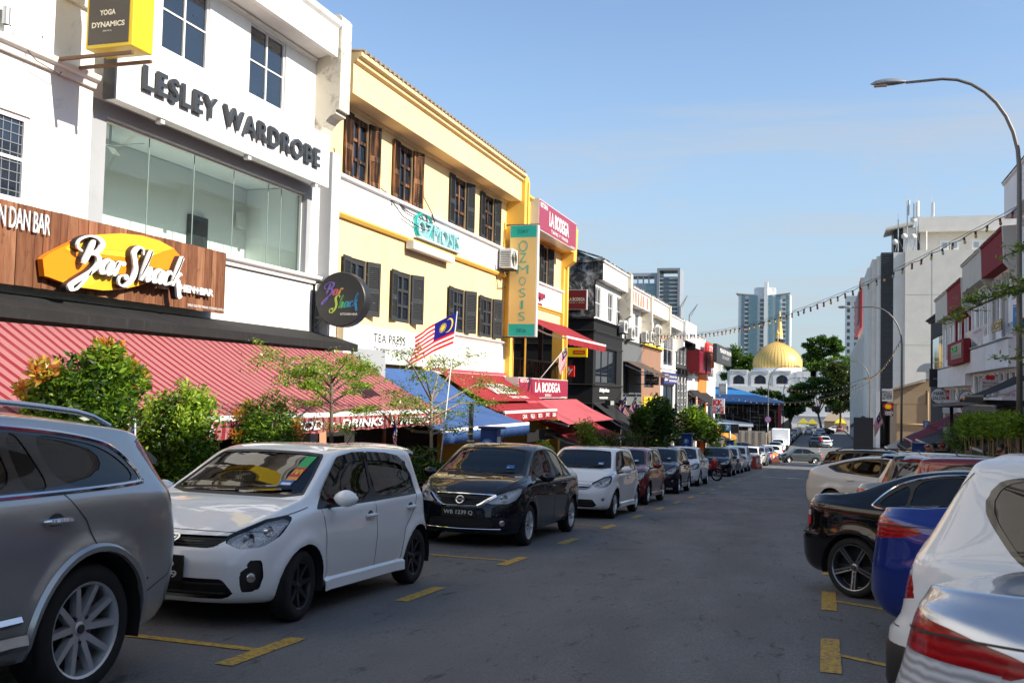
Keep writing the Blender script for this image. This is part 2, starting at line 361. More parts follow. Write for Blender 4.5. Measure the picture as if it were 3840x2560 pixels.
def window(parent,F,u0,u1,v0,v1,cols=2,rows=2,frame=None,glass=None,d=-.1,fw=.05,splits=None,name='window'):
 frame=frame or ALU;glass=glass or WGL;mb=MB()
 F.box(mb,u0,u0+fw,v0,v1,d-.03,d+.03);F.box(mb,u1-fw,u1,v0,v1,d-.03,d+.03)
 F.box(mb,u0+fw,u1-fw,v1-fw,v1,d-.03,d+.03);F.box(mb,u0+fw,u1-fw,v0,v0+fw,d-.03,d+.03)
 us=[u0+fw+(u1-u0-2*fw)*i/cols for i in range(cols+1)];vv=splits or[v0+fw+(v1-v0-2*fw)*i/rows for i in range(rows+1)]
 for u in us[1:-1]:F.box(mb,u-fw*.45,u+fw*.45,v0+fw,v1-fw,d-.028,d+.022)
 for v in vv[1:-1]:F.box(mb,u0+fw,u1-fw,v-fw*.3,v+fw*.3,d-.026,d+.014)
 w=mb.build(name,frame,parent)
 for a,b in zip(us,us[1:]):
  for c,e in zip(vv,vv[1:]):
   q=MB();t=rng.uniform(-.004,.004);q.quad(F.p(a,c,d-.005+t),F.p(b,c,d-.005-t),F.p(b,e,d-.005-t*.5),F.p(a,e,d-.005+t));q.build('pane',glass,w)
 return w
def slab(parent,name,mat,F,u0,u1,v0,v1,d0,d1,bevel=0):
 mb=MB();F.box(mb,u0,u1,v0,v1,d0,d1);return mb.build(name,mat,parent,bevel=bevel)
def moulding(parent,name,mat,F,u0,u1,prof):
 mb=MB();mb.prism([F.p(u0,v,d)for v,d in prof],F.p(u0,0),F.p(u1,0));return mb.build(name,mat,parent)
def cornice(parent,mat,F,u0,u1,v,p=.14,h=.14,name='ledge'):
 return moulding(parent,name,mat,F,u0,u1,[(v-h,-.02),(v-h,p*.35),(v-h*.55,p*.5),(v-h*.4,p*.85),(v-h*.12,p),(v,p*.97),(v+.02,-.02)])
def shell(parent,F,u0,u1,v0,v1,depth,mat,roofmat=None,name='rear_walls'):
 mb=MB();e=.004
 mb.quad(F.p(u0+e,v0,-e),F.p(u0+e,v0,-depth),F.p(u0+e,v1,-depth),F.p(u0+e,v1,-e));mb.quad(F.p(u1-e,v0,-e),F.p(u1-e,v0,-depth),F.p(u1-e,v1,-depth),F.p(u1-e,v1,-e))
 mb.quad(F.p(u0+e,v0,-depth),F.p(u1-e,v0,-depth),F.p(u1-e,v1,-depth),F.p(u0+e,v1,-depth));mb.build(name,mat,parent)
 r=MB();r.quad(F.p(u0+e,v1-.05,-.02),F.p(u1-e,v1-.05,-.02),F.p(u1-e,v1+.7,-depth*.5),F.p(u0+e,v1+.7,-depth*.5));r.quad(F.p(u0+e,v1-.05,-depth),F.p(u1-e,v1-.05,-depth),F.p(u1-e,v1+.7,-depth*.5),F.p(u0+e,v1+.7,-depth*.5));r.build('roof',roofmat or ROOFT,parent)
def arcade(parent,F,u0,u1,vtop,mat,colmat=None):
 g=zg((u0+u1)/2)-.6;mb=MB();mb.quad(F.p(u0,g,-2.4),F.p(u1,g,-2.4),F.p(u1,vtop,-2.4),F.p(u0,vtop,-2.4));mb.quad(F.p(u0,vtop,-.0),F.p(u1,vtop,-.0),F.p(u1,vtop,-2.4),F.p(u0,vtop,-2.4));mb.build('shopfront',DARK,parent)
 c=MB();F.box(c,u0,u0+.32,g,vtop-.003,-.5,-.02);F.box(c,u1-.32,u1,g,vtop-.003,-.5,-.02)
 for i in range(3):
  a=u0+.6+(u1-u0-1.2)*i/3;F.box(c,a,a+.1,g,vtop-.003,-2.38,-2.3)
 c.build('column',colmat or mat,parent)
def shuttered(parent,F,u0,u1,v0,v1,mat,frm,sw=.42,lean=0.):
 c0,c1=u0+sw,u1-sw;mb=MB()
 for a,b in((c0,c0+.06),(c1-.06,c1),((c0+c1)/2-.05,(c0+c1)/2+.05)):F.box(mb,a,b,v0,v1,-.1,-.03)
 F.box(mb,c0,c1,v1-.12,v1,-.1,-.028);F.box(mb,c0,c1,v0,v0+.1,-.1,-.028)
 for i in(1,2):z=lerp(v0,v1-.1,i/3+.03);F.box(mb,c0,c1,z-.035,z+.035,-.1,-.032)
 w=mb.build('window',frm,parent)
 for h in range(2):
  a,b=(c0+.06,(c0+c1)/2-.05)if h==0 else((c0+c1)/2+.05,c1-.06)
  q=MB();q.quad(F.p(a,v0+.1,-.07),F.p(b,v0+.1,-.07),F.p(b,v1-.12,-.07),F.p(a,v1-.12,-.07));q.build('pane',WGL,w)
 for s in(0,1):
  a,b=(u0,c0)if s==0 else(c1,u1);hd=(.015 if s==0 else .05)+lean*rng.uniform(.2,.9)*(.25 if s==0 else 1)
  def P(u,v,d):t=((c0-u)if s==0 else(u-c1))/sw;return F.p(u,v,d+hd*t+.012)
  m=MB()
  def bx(x0,x1,y0,y1,e0=0.,e1=.035):m.hexa([P(u,v,d)for v in(y0,y1)for u,d in((x0,e0),(x1,e0),(x1,e1),(x0,e1))])
  for x0,x1 in((a,a+.055),(b-.055,b)):bx(x0,x1,v0,v1)
  mid=v0+(v1-v0)*.46
  for y0,y1 in((v0,v0+.11),(v1-.12,v1),(mid-.06,mid+.06)):bx(a+.055,b-.055,y0,y1)
  bx(a+.055,b-.055,v0+.1,v1-.1,-.004,.002);sh=m.build('shutter',mat,parent)
  m=MB()
  for lo,hi in((v0+.11,mid-.06),(mid+.06,v1-.12)):
   nn=int((hi-lo)/.043)
   for i in range(nn):
    z=lo+(i+.5)*(hi-lo)/nn;m.quad(P(a+.055,z-.02,.034),P(b-.055,z-.02,.034),P(b-.055,z+.018,.004),P(a+.055,z+.018,.004))
  tag(m.build('slat',mat,sh),kind='stuff')
def ac_unit(F,u,v,d0,label,w=.8,h=.58,dp=.3):
 t=thing('air_conditioner',label,'air conditioner',F.p(u+w/2,v,d0),'outdoor air conditioner units')
 slab(t,'casing',PLAST,F,u,u+w,v,v+h,d0+.01,d0+dp,.015)
 mb=MB();c=F.p(u+w*.4,v+h/2,d0+dp+.012)
 for r in(.22,.16,.1,.04):mb.lathe([(r*h/.58,-.006),(r*h/.58+.018,-.006),(r*h/.58+.018,.006),(r*h/.58,.006)],16,c,'x',True)
 mb.build('fan_grille',DALU,t)
 m=MB()
 for i in range(9):F.box(m,u-.012,u-.002,v+.06+i*h*.09,v+.06+i*h*.09+.02,d0+.04,d0+dp-.04)
 F.box(m,u-.05,u+w+.05,v-.05,v-.005,d0-.02,d0+.05);F.box(m,u+.1,u+.14,v-.05,v-.004,d0,d0+dp+.04);F.box(m,u+w-.14,u+w-.1,v-.05,v-.004,d0,d0+dp+.04)
 m.build('bracket',DALU,t);return t
L=LF()
def fz(px,py,X=-10.):return PX(px,py,X).z
# ---------------- white shophouse at the far left
b0=thing('shophouse','white stucco shophouse with grille window at the left edge','building',(-10,7,zg(7)))
mb=MB();L.wall(mb,-3,11.55,2.3,9.4,[(9.0,10.42,3.86,5.01)],.16);mb.build('wall',WHITE,b0)
w=window(b0,L,9.0,10.42,3.86,5.01,1,2,fw=.07,d=-.06)
mb=MB()
for i in range(10):L.box(mb,9.1+.132*i,9.112+.132*i,3.93,4.94,-.062,-.056)
for i in range(8):L.box(mb,9.07,10.35,4.0+.125*i,4.012+.125*i,-.0555,-.05)
mb.build('grille',STEEL,w)
cornice(b0,WHITE,L,-3,11.55,5.9,.16,.17);cornice(b0,WHITE,L,-3,11.55,7.05,.2,.24)
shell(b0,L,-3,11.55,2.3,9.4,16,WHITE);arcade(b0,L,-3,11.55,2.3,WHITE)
mb=MB();p=L.p(9.86,6.05,.08);mb.lathe([(.05,0),(.05,.22),(.035,.22),(.035,.0)],12,p,'z',True);mb.build('pipe_stub',STEEL,b0,'auto')
mb=MB();mb.tube([L.p(10.0,6.0,.03),L.p(10.3,5.72,.17),L.p(10.7,5.66,.18),L.p(10.9,5.78,.03)],.006,5);mb.build('cable',WIRE,b0)
# ---------------- white shophouse with the wide glazed first floor
b1=thing('shophouse','white shophouse with wide green-tinted first floor shopfront and overhanging parapet','building',(-10,15,zg(15)))
SO=8.24
mb=MB();L.wall(mb,11.55,18.55,2.3,3.62,(),.1);L.wall(mb,11.55,18.55,5.62,SO,[(13.01,14.25,6.82,8.16),(15.5,16.75,6.82,8.16)],.16);L.wall(mb,17.9,18.55,3.62,5.62,());mb.build('wall',WHITE,b1)
mb=MB();L.wall(mb,11.55,17.9,3.62,5.62,[(11.85,17.74,3.82,5.42)],.22,.003);mb.build('window_surround',GREYP,b1)
for a in(13.01,15.5):window(b1,L,a,a+1.24,6.82,8.16,2,2,fw=.045,d=-.06)
sh=MB()
for z in(3.83,5.40):L.box(sh,11.85,17.74,z-.01,z+.025,-.16,-.11)
for u in(11.86,17.72):L.box(sh,u-.01,u+.015,3.85,5.39,-.16,-.11)
sh=sh.build('shopfront_window',ALU,b1)
for a,b in zip((11.86,13.0,14.17,15.34,16.5,16.97),(12.98,14.15,15.32,16.48,16.95,17.72)):q=MB();q.quad(L.p(a,3.86,-.13),L.p(b,3.86,-.13),L.p(b,5.385,-.13),L.p(a,5.385,-.13));q.build('pane',SHOPG,sh)
for u in(12.98,14.15,15.32,16.48,16.95):slab(sh,'glass_joint',M('joint_silicone',(.2,.27,.24),.5),L,u,u+.02,3.86,5.385,-.135,-.128)
mb=MB();x1=-1.5
for q in(((11.7,3.62,-.25),(11.7,3.62,x1),(11.7,5.6,x1),(11.7,5.6,-.25)),((17.9,3.62,-.25),(17.9,3.62,x1),(17.9,5.6,x1),(17.9,5.6,-.25)),((11.7,3.62,x1),(17.9,3.62,x1),(17.9,5.6,x1),(11.7,5.6,x1)),((11.7,5.61,-.2),(17.9,5.61,-.2),(17.9,5.61,x1),(11.7,5.61,x1)),((11.7,3.61,-.2),(17.9,3.61,-.2),(17.9,3.61,x1),(11.7,3.61,x1))):mb.quad(*[L.p(*c)for c in q])
mb.build('room_walls',ROOMW,b1)
slab(b1,'door_frame',DALU,L,15.9,16.5,3.62,4.75,x1+.01,x1+.06);slab(b1,'meter_box',PLAST,L,17.45,17.68,4.75,5.05,-1.45,-1.36)
mb=MB();mb.tube([L.p(12.9,5.6,-.8),L.p(12.9,5.3,-.8)],.02,8)
for i in range(3):a=2.1*i;mb.obox(L.p(12.9,5.28,-.8)+Vector((math.cos(a)*.33,math.sin(a)*.33,0)),(math.cos(a)*.28,math.sin(a)*.28,0),(-math.sin(a)*.06,math.cos(a)*.06,.012),(0,0,.006))
mb.build('ceiling_fan',PLAST,b1)
cornice(b1,WHITE2,L,11.9,18.2,3.80,.16,.15,'sill')
FX=.5;TZ=9.02
moulding(b1,'parapet',WHITE,L,-3,17.9,[(SO,0),(SO+.08,FX-.12),(SO,FX-.1),(SO,FX),(TZ-.2,FX),(TZ-.14,FX+.06),(TZ-.05,FX+.08),(TZ,FX+.02),(TZ,-.3),(SO+.3,-.3)])
cornice(b1,WHITE,L,11.55,17.9,SO-.005,.06,.08)
fin=[(6.55,-.02),(6.55,.12),(6.7,.14),(6.85,.18),(6.98,.27),(7.06,.36),(7.1,.48),(7.18,.48),(7.18,.56),(TZ+.05,.56),(TZ+.12,.5),(TZ+.14,-.4),(6.7,-.4)]
moulding(b1,'party_wall_fin',BEIGE,L,17.92,18.36,fin)
slab(b1,'pilaster',GREYP,L,18.25,18.6,2.0,6.4,-.01,.262);slab(b1,'pilaster_face',WHITE,L,18.26,18.6,2.0,6.4,.263,.275)
shell(b1,L,11.55,18.55,2.3,9.3,16,WHITE);arcade(b1,L,11.55,18.55,2.3,WHITE)
mb=MB()
for i in range(26):mb.lathe([(.0,-.0),(.016,.0)],6,L.p(rng.uniform(9.5,18),rng.uniform(5.6,8),.003),'x')
mb.build('bolt_hole',DARK,b1)
# ---------------- yellow shophouse pair with timber shutters
b2=thing('shophouse','yellow shophouse with two rows of dark timber shutters and white sign band','building',(-10,25,zg(25)))
W3=[(19.19,20.85),(21.72,23.41),(25.52,27.34),(28.1,29.88)];SO2=7.72
holes=[(a+.42,b-.42,6.14,7.56)for a,b in W3]+[(a+.5,b-.34,3.18,4.42)for a,b in W3]
mb=MB();L.wall(mb,18.6,31.2,2.0,SO2,holes,.12);mb.build('wall',YEL,b2)
for a,b in W3:
 shuttered(b2,L,a,b,6.14,7.56,WOODS if a<24 else GREYS,WOODS,lean=.06);shuttered(b2,L,a+.08,b+.08,3.18,4.42,GREYS,GREYS,lean=.16)
slab(b2,'sign_band',WHITE2,L,18.6,31.1,5.3,5.98,-.01,.05)
cornice(b2,WHITE2,L,18.6,31.12,6.1,.18,.16);moulding(b2,'ledge',YELD,L,18.6,31.1,[(5.2,-.01),(5.2,.07),(5.26,.12),(5.297,.12),(5.297,-.01)])
slab(b2,'render_panel',WHITE,L,24.5,31.1,2.02,3.0,-.01,.05);cornice(b2,WHITE,L,24.5,31.15,3.12,.13,.1);moulding(b2,'ledge',WHITE,L,24.5,31.3,[(1.96,-.01),(1.96,.12),(2.02,.12),(2.05,.06),(2.05,-.01)])
moulding(b2,'parapet',YEL,L,18.6,30.75,[(SO2,-.2),(SO2,.5),(8.36,.5),(8.4,.58),(8.47,.6),(8.5,.68),(8.58,.68),(8.58,-.3)])
mb=MB()
for i in range(49):y=18.75+i*.245;mb.tube([L.p(y,8.62,.7),L.p(y,8.72,-.1)],.055,6);
tag(mb.build('roof_tile',ROOFT,b2),kind='stuff')
moulding(b2,'party_wall_fin',YELD,L,30.75,31.2,[(1.9,-.3),(1.9,.22),(5.6,.22),(5.75,.3),(5.95,.5),(6.0,.62),(8.55,.62),(8.68,.5),(8.7,-.3)])
cornice(b2,YEL,L,18.6,30.74,SO2-.003,.07,.08)
mb=MB();mb.tube([L.p(30.55,7.0,.04),L.p(30.5,6.3,.05),L.p(30.45,5.2,.06)],.035,8);mb.tube([L.p(31.05,8.4,.66),L.p(31.05,1.9,.66)],.03,8);mb.build('drain_pipe',YELD,b2,True)
mb=MB()
for pts in([(21.2,6.16,.1),(22.2,5.75,.12),(23.4,5.62,.14),(24.9,5.78,.1)],[(21.0,6.2,.08),(22.6,5.92,.1),(24.8,5.85,.1)],[(23.6,7.2,.03),(23.65,6.5,.05),(23.9,6.1,.2),(24.3,5.95,.1)],[(18.7,6.6,.05),(18.8,6.2,.08)],[(29.5,5.5,.08),(29.9,4.8,.04),(30.6,4.9,.1)]):mb=MB();mb.tube([L.p(*q)for q in pts],.014,5);mb.build('cable',WIRE,b2)
shell(b2,L,18.6,31.2,2,8.5,16,YEL);arcade(b2,L,18.6,31.2,2.0,ORANGEW,M('peach_tiles',(.55,.26,.16),.6))
# ---------------- yellow corner shophouse with open first-floor terrace
b3=thing('shophouse','narrow yellow corner shophouse with open first floor terrace and red awnings','building',(-10,35,zg(35)))
wy0,wy1=PX(2022,1000,-10).y,PX(2064,1000,-10).y;wz1,wz0=fz(2040,925),fz(2050,1075)
wins=[(wy0,wy1),(wy0-3.0,wy1-3.0)]
mb=MB();L.wall(mb,31.2,38.35,4.05,7.4,[(a+.42,b-.42,wz0,wz1)for a,b in wins if a>31.3],.12);L.wall(mb,31.2,38.35,1.3,1.96,());L.wall(mb,37.9,38.35,1.96,4.05,());mb.build('wall',YEL,b3)
for a,b in wins:
 if a>31.3:shuttered(b3,L,a,b,wz0,wz1,GREYS,GREYS,lean=.1)
zb1,zb0=fz(2050,1072),fz(2060,1160);slab(b3,'sign_band',WHITE2,L,31.25,37.9,zb0,zb1-.12,-.01,.05);cornice(b3,WHITE2,L,31.2,38.0,zb1,.16,.15);cornice(b3,YELD,L,31.2,38.0,zb0,.12,.12)
moulding(b3,'parapet',YELD,L,31.2,37.9,[(7.02,-.2),(7.02,.5),(7.9,.5),(7.98,.6),(8.05,.6),(8.05,-.3)])
moulding(b3,'party_wall_fin',YELD,L,37.9,38.36,[(1.3,-.3),(1.3,.12),(6.4,.12),(6.7,.5),(8.0,.55),(8.0,-.3)])
mb=MB();mb.tube([L.p(38.2,7.0,.2),L.p(38.2,.6,.2)],.05,8);mb.build('drain_pipe',YELD,b3,True)
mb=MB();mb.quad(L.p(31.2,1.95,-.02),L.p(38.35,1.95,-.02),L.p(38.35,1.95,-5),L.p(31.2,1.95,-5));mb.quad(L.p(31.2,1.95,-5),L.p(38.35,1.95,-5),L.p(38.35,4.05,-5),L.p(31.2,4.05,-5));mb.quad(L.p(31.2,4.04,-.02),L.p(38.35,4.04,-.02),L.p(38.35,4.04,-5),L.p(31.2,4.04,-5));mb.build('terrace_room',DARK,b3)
mb=MB();L.box(mb,31.3,37.9,2.62,2.69,-.08,.0);L.box(mb,31.3,37.9,1.98,2.02,-.06,-.02)
for u in(33.4,35.6):L.box(mb,u,u+.14,1.97,4.03,-.2,-.06)
rl=mb.build('railing',M('dark_timber',(.05,.032,.025),.6),b3)
mb=MB()
for i in range(80):u=31.35+i*.082;mb.bar(L.p(u,2.02,-.04+.02*(i%2)),L.p(u+rng.uniform(-.01,.05),2.62,-.04+.02*(i%2)),.03,.02)
tag(mb.build('baluster',WOODS,rl),kind='stuff')
shell(b3,L,31.2,38.35,4.05,8.0,16,YELD);shell(b3,L,31.2,38.35,-2,1.95,16,YELD,DARK);arcade(b3,L,31.2,38.35,1.3,YELD)
# ---------------- black corner building with mildewed gable wall
b4=thing('shophouse','black corner shophouse with mildewed side wall and white overhanging parapet','building',(-10,47,zg(47)))
C4=CF(43.86)
mb=MB();mb.prism([C4.p(*q)for q in((-10.0,4.95),(-10.0,6.65),(-9.66,6.66),(-9.66,7.5),(-9.9,7.56),(-10.93,8.0),(-14.5,9.6),(-18,8.1),(-24,7.6),(-24,4.95))],C4.p(0,0),C4.p(0,0,-.25));mb.build('gable_wall',MILDEW,b4)
mb=MB();mb.bar(C4.p(-9.6,7.5,.02),C4.p(-12.5,7.42,.02),.14,.1);mb.bar(C4.p(-9.64,7.62,-.1),C4.p(-10.93,8.03,-.1),.3,.06);mb.bar(C4.p(-10.93,8.03,-.1),C4.p(-14.5,9.65,-.1),.3,.06);mb.build('coping',MILDEW,b4)
C4b=CF(43.83);g4=zg(44)-.5
mb=MB();C4b.wall(mb,-24,-9.98,g4,4.94,[(-11.9,-10.35,1.9,3.55)],.2);L.wall(mb,43.83,50.45,g4,1.93,(),d=.02);L.wall(mb,43.83,50.45,1.93,4.9,[(44.35,49.1,1.97,3.6)],.2,.02);mb.build('wall',BLACKP,b4)
window(b4,C4b,-11.9,-10.35,1.9,3.55,1,1,BLKM,d=-.1);window(b4,Fac((-9.98,0,0),(0,1,0),(1,0,0)),44.35,49.1,1.97,3.6,3,1,BLKM,d=-.1,fw=.06)
mb=MB();L.wall(mb,43.86,50.45,4.9,6.66,[(44.12,45.35,4.96,6.35),(46.82,48.07,4.96,6.35),(48.9,50.1,4.96,6.35)],.16);mb.build('upper_wall',WHITE,b4)
for a in(44.12,46.82,48.9):window(b4,L,a,a+1.24,4.96,6.35,2,2,d=-.08)
moulding(b4,'parapet',WHITE,L,43.9,49.95,[(6.66,-.2),(6.66,.34),(7.42,.34),(7.46,.42),(7.54,.44),(7.54,-.3)])
mb=MB();L.box(mb,43.8,50,7.545,7.6,-.3,.46);mb.build('coping',MILDEW,b4)
moulding(b4,'party_wall_fin',BEIGE,L,49.95,50.5,[(5.2,-.02),(5.2,.1),(5.35,.3),(5.45,.5),(5.5,.52),(7.6,.52),(7.7,.4),(7.7,-.3)])
for z,p in((4.88,.14),(4.35,.1),(3.72,.08),(1.9,.12),(1.05,.1)):cornice(b4,CHAR,Fac((-9.98,0,0),(0,1,0),(1,0,0)),43.84,50.4,z,p,.1);cornice(b4,BLACKP,C4b,-24,-9.97,z,p*.8,.08)
shell(b4,L,43.9,50.45,g4,7.4,16,BLACKP,ROOFT)
# ---------------- lesser fronts further down
def front(label,y0,y1,zt,so,upper,lower,zsplit,wins,lowins=(),par=True,finmat=None,par_mat=None,gf=0.9):
 t=thing('shophouse',label,'building',(-10,(y0+y1)/2,zg((y0+y1)/2)),'shophouses on the left row')
 mb=MB();L.wall(mb,y0,y1,zsplit,so,wins,.16);mb.build('upper_wall',upper,t)
 for h in wins:window(t,L,*h,2,2,d=-.08)
 mb=MB();L.wall(mb,y0,y1,gf,zsplit-.003,lowins,.16);mb.build('lower_wall',lower,t)
 for h in lowins:window(t,L,*h,2,1,BLKM,d=-.1)
 if par:
  moulding(t,'parapet',par_mat or upper,L,y0+.02,y1-.42,[(so,-.2),(so,.48),(zt-.12,.48),(zt-.08,.56),(zt,.58),(zt,-.3)])
  moulding(t,'party_wall_fin',finmat or BEIGE,L,y1-.41,y1-.01,[(so-1.4,-.02),(so-1.4,.1),(so-1.2,.3),(so-1.1,.5),(so-1.05,.62),(zt+.02,.62),(zt+.1,.5),(zt+.1,-.3)])
  mb=MB();L.box(mb,y0,y1-.42,zt+.003,zt+.05,-.3,.6);mb.build('coping',MILDEW,t)
 cornice(t,lower,L,y0,y1-.02,zsplit,.12,.12)
 shell(t,L,y0,y1,zg(y0)-1,zt-.1,16,upper);arcade(t,L,y0,y1,gf,lower);return t
b5=front('white shophouse with grey lower front and salmon paint on its parapet',50.5,56.3,7.05,6.15,WHITE,GREYW,4.32,[(51.3,52.5,4.6,5.9),(54,55.2,4.6,5.9)],[(51.2,52.6,1.5,3.2)])
slab(b5,'salmon_paint_patch',REDST,L,50.7,55.6,6.2,6.85,.478,.486)
b6=front('white shophouse with brown lower front and yellow ledge',56.3,63.3,7.08,6.15,WHITE,BROWNW,4.28,[(57.5,58.7,4.6,5.9),(60.2,61.4,4.6,5.9)],[(57.2,60.6,1.9,3.1)])
slab(b6,'yellow_ledge',M('yellow_gloss',(.75,.55,.02),.4),L,56.3,63,4.29,4.42,.0,.2);slab(b6,'yellow_panel',MATS['yellow_gloss'],L,57,63.2,.5,1.35,.0,.06)
b7=front('pale pink shophouse front with tall mirrored window and blue sign',63.3,69.7,6.65,5.9,WHITE,WHITE2,3.2,[(64.2,68.6,3.4,5.6)],[(64.3,68.8,.3,2.1)],finmat=WHITE)
b8=front('black shophouse front with three tall lattice panels',69.7,76.0,6.1,5.3,CHAR,BLACKP,3.4,[(70.5,71.6,3.7,5.0),(72.4,73.5,3.7,5.0),(74.2,75.3,3.7,5.0)],par_mat=BLACKP,finmat=BLACKP)
for i in range(3):
 a=70.6+1.75*i;mb=MB();L.box(mb,a,a+.06,.2,2.3,.02,.07);L.box(mb,a+.74,a+.8,.2,2.3,.02,.07)
 for j in range(5):L.box(mb,a+.06,a+.74,.25+j*.5,.3+j*.5,.02,.06)
 mb.bar(L.p(a,2.3,.045),L.p(a+.4,2.75,.045),.05);mb.bar(L.p(a+.8,2.3,.045),L.p(a+.4,2.75,.045),.05);mb.build('lattice',ALU,b8)
 slab(b8,'wall_light',BLKM,L,a+.2,a+.6,2.95,3.3,.02,.25)
b9=front('white shophouse front behind the red louvred boxes',76.0,82.3,6.0,5.1,WHITE2,WHITE2,3.0,[(77,78.4,3.3,4.8),(79.4,80.6,3.3,4.8)],[(77,81,-.6,1.4)],finmat=WHITE)
b10=front('orange shophouse front near the corner',82.3,89.2,5.9,5.0,ORANGEW,ORANGEW,2.9,[(83.3,84.6,3.2,4.6)],[(83,88,-1,.9)],finmat=ORANGEW)
b11=front('white corner shophouse front with glazed balcony at the row end',89.2,96.2,5.8,4.9,WHITE2,WHITE2,2.9,[(90,95,3.1,4.7)],[(90,95,-.8,1.4)],finmat=WHITE)
for a,z,n in((49.0,4.55,'white air conditioner on the black corner shophouse parapet ledge'),(51.0,4.35,'first of the air conditioners on the grey front'),(55.4,4.42,'white air conditioner beside the dark drain pipe'),(57.0,4.5,'white air conditioner left of the yellow ledge pair'),(60.0,5.0,'upper white air conditioner near the brown front'),(60.0,4.45,'lower white air conditioner near the brown front')):ac_unit(L,a,z,.12,n,.75,.62)
ac_unit(L,29.75,5.42,.12,'white air conditioner on the white band beside the tall teal sign',.62,.62,.42)
# -------------------------- right-hand row
RW=RF()
GOLDG=NT('curtain_wall_glass');GOLDG.pbr((.5,.52,.55),.06,1.,1.);GOLDG=GOLDG.m
MOULD=wall_mat('mould_streaked_white',(.55,.52,.46),(.05,.05,.045),.6,.9,.4)
def rlot(label,y0,y1,zt,panel,wallm,finm,drop=0.,decor=0,grp='shophouses on the right row'):
 F=RW;t=thing('shophouse',label,'building',(7.2,(y0+y1)/2,zg((y0+y1)/2)),grp);so=zt-1.4;ym=(y0+y1)/2
 z2=so-3.0;z3=z2-1.15
 wins=[(y0+.7+i*1.28,y0+1.55+i*1.28,z2+.55,so-.45)for i in range(4)];low=[(y0+.6+i*1.4,y0+1.85+i*1.4,z3-1.25,z3-.12)for i in range(4)]
 mb=MB();F.wall(mb,y0,y1,z2,so,wins,.16);F.wall(mb,y0,y1,z3-1.6,z2-.002,low,.14);mb.build('wall',wallm,t)
 for h in wins:window(t,F,*h,1,2,d=-.09)
 for h in low:window(t,F,*h,1,1,d=-.1)
 moulding(t,'parapet',panel,F,y0+.25,y1-.02,[(so,-.2),(so,.5),(zt-.1,.5),(zt-.06,.58),(zt,.58),(zt,-.3)])
 mb=MB();F.box(mb,y0+.25,y1-.02,zt+.003,zt+.05,-.3,.6);mb.build('coping',MILDEW,t)
 moulding(t,'party_wall_fin',MOULD,F,y0-.01,y0+.24,[(so-.55,-.02),(so-.55,.1),(so-.3,.28),(so-.02,.5),(zt+.03,.55),(zt+.08,-.3)])
 slab(t,'sign_band',wallm,F,y0+.02,y1-.02,z3,z2-.05,-.01,.35);cornice(t,wallm,F,y0+.02,y1-.02,z2+.06,.42,.12)
 mb=MB()
 for u in(y0+.35,ym-.07,y1-.55):F.box(mb,u,u+.14,z2+.07,so-.1,-.01,.12)
 for h in wins:
  for j in range(7):
   a0,a1=math.pi*j/7,math.pi*(j+1)/7;c=(h[0]+h[1])/2;r=.44
   mb.bar(F.p(c+r*math.cos(a0),h[3]-.05+.3*math.sin(a0),.05),F.p(c+r*math.cos(a1),h[3]-.05+.3*math.sin(a1),.05),.1,.09)
 tag(mb.build('window_trim',finm if decor else wallm,t),kind='stuff')
 shell(t,F,y0,y1,zg(ym)-2,zt-.1,16,wallm);arcade(t,F,y0,y1,z3-1.6,DARK,wallm);return t
rl={}
for i,(y0,y1,zt,pan,wl,fn,lb)in enumerate(((62.44,69.08,7.9,MOULD,WHITE,MOULD,'white shophouse with mould streaked parapet next to the charcoal front'),(55.9,62.44,7.9,MAROONW,WHITE,MAROONW,'shophouse with plain maroon parapet and stepped maroon trim'),(49.17,55.9,8.5,MOULD,WHITE,MOULD,'white shophouse with black mould on its taller parapet'),(43.2,49.17,8.5,MAROONW,WHITE2,MOULD,'shophouse with maroon parapet at the right edge behind the lamp post'))):
 rl[i]=rlot(lb,y0,y1,zt,pan,wl,fn,decor=(pan is MAROONW))
YY=[43.2,36.6,30,23.4,16.8,10.2,3.6,-3,-9.6,-16.2];ZZ=[10.2,9.8,9.6,9.5,9.5,9.6,9.7,9.8,9.8]
for i in range(9):rlot('white shophouse of the right row out of frame towards the camera',YY[i+1],YY[i],ZZ[i],(WHITE2,MAROONW,WHITE)[i%3],(WHITE2,WHITE)[i%2],MOULD)
b=thing('shophouse','charcoal fronted shophouse with gold reflecting curtain glass','building',(7.2,73,zg(73)),'shophouses on the right row')
mb=MB();RW.wall(mb,69.1,77.3,zg(75),7.2,[(69.5,76.7,3.65,5.85)],.1);mb.build('wall',CHAR,b);cornice(b,CHAR,RW,69.1,77.4,7.25,.35,.25);shell(b,RW,69.1,77.3,zg(77),7.2,16,CHAR)
for i in range(5):mb=MB();u=69.55+1.43*i;t=rng.uniform(-.02,.02);mb.quad(RW.p(u,3.68,-.06+t),RW.p(u+1.4,3.68,-.06-t),RW.p(u+1.4,5.82,-.06-t),RW.p(u,5.82,-.06+t));mb.build('pane',GOLDG,b)
BEI=wall_mat('beige_render',(.46,.33,.2),(.3,.22,.15),.4,.4,.2)
b=thing('building','low beige building with tiled mono-pitch roof beside the grey block','building',(7,92,zg(92)));C=CF(90.)
mb=MB();mb.prism([C.p(*q)for q in((5.5,1.15),(8.02,1.15),(8.02,2.3),(5.5,2.3))],C.p(0,0),C.p(0,0,-9));mb.prism([C.p(*q,-.02)for q in((5.62,2.31),(8.3,3.15),(10.6,2.6),(10.6,-6),(8.1,-6),(8.1,2.31))],C.p(0,0),C.p(0,0,-9));mb.prism([C.p(*q,-.01)for q in((5.75,-6),(8.09,-6),(8.09,1.14),(5.75,1.14))],C.p(0,0),C.p(0,0,-9));mb.build('wall',BEI,b)
mb=MB()
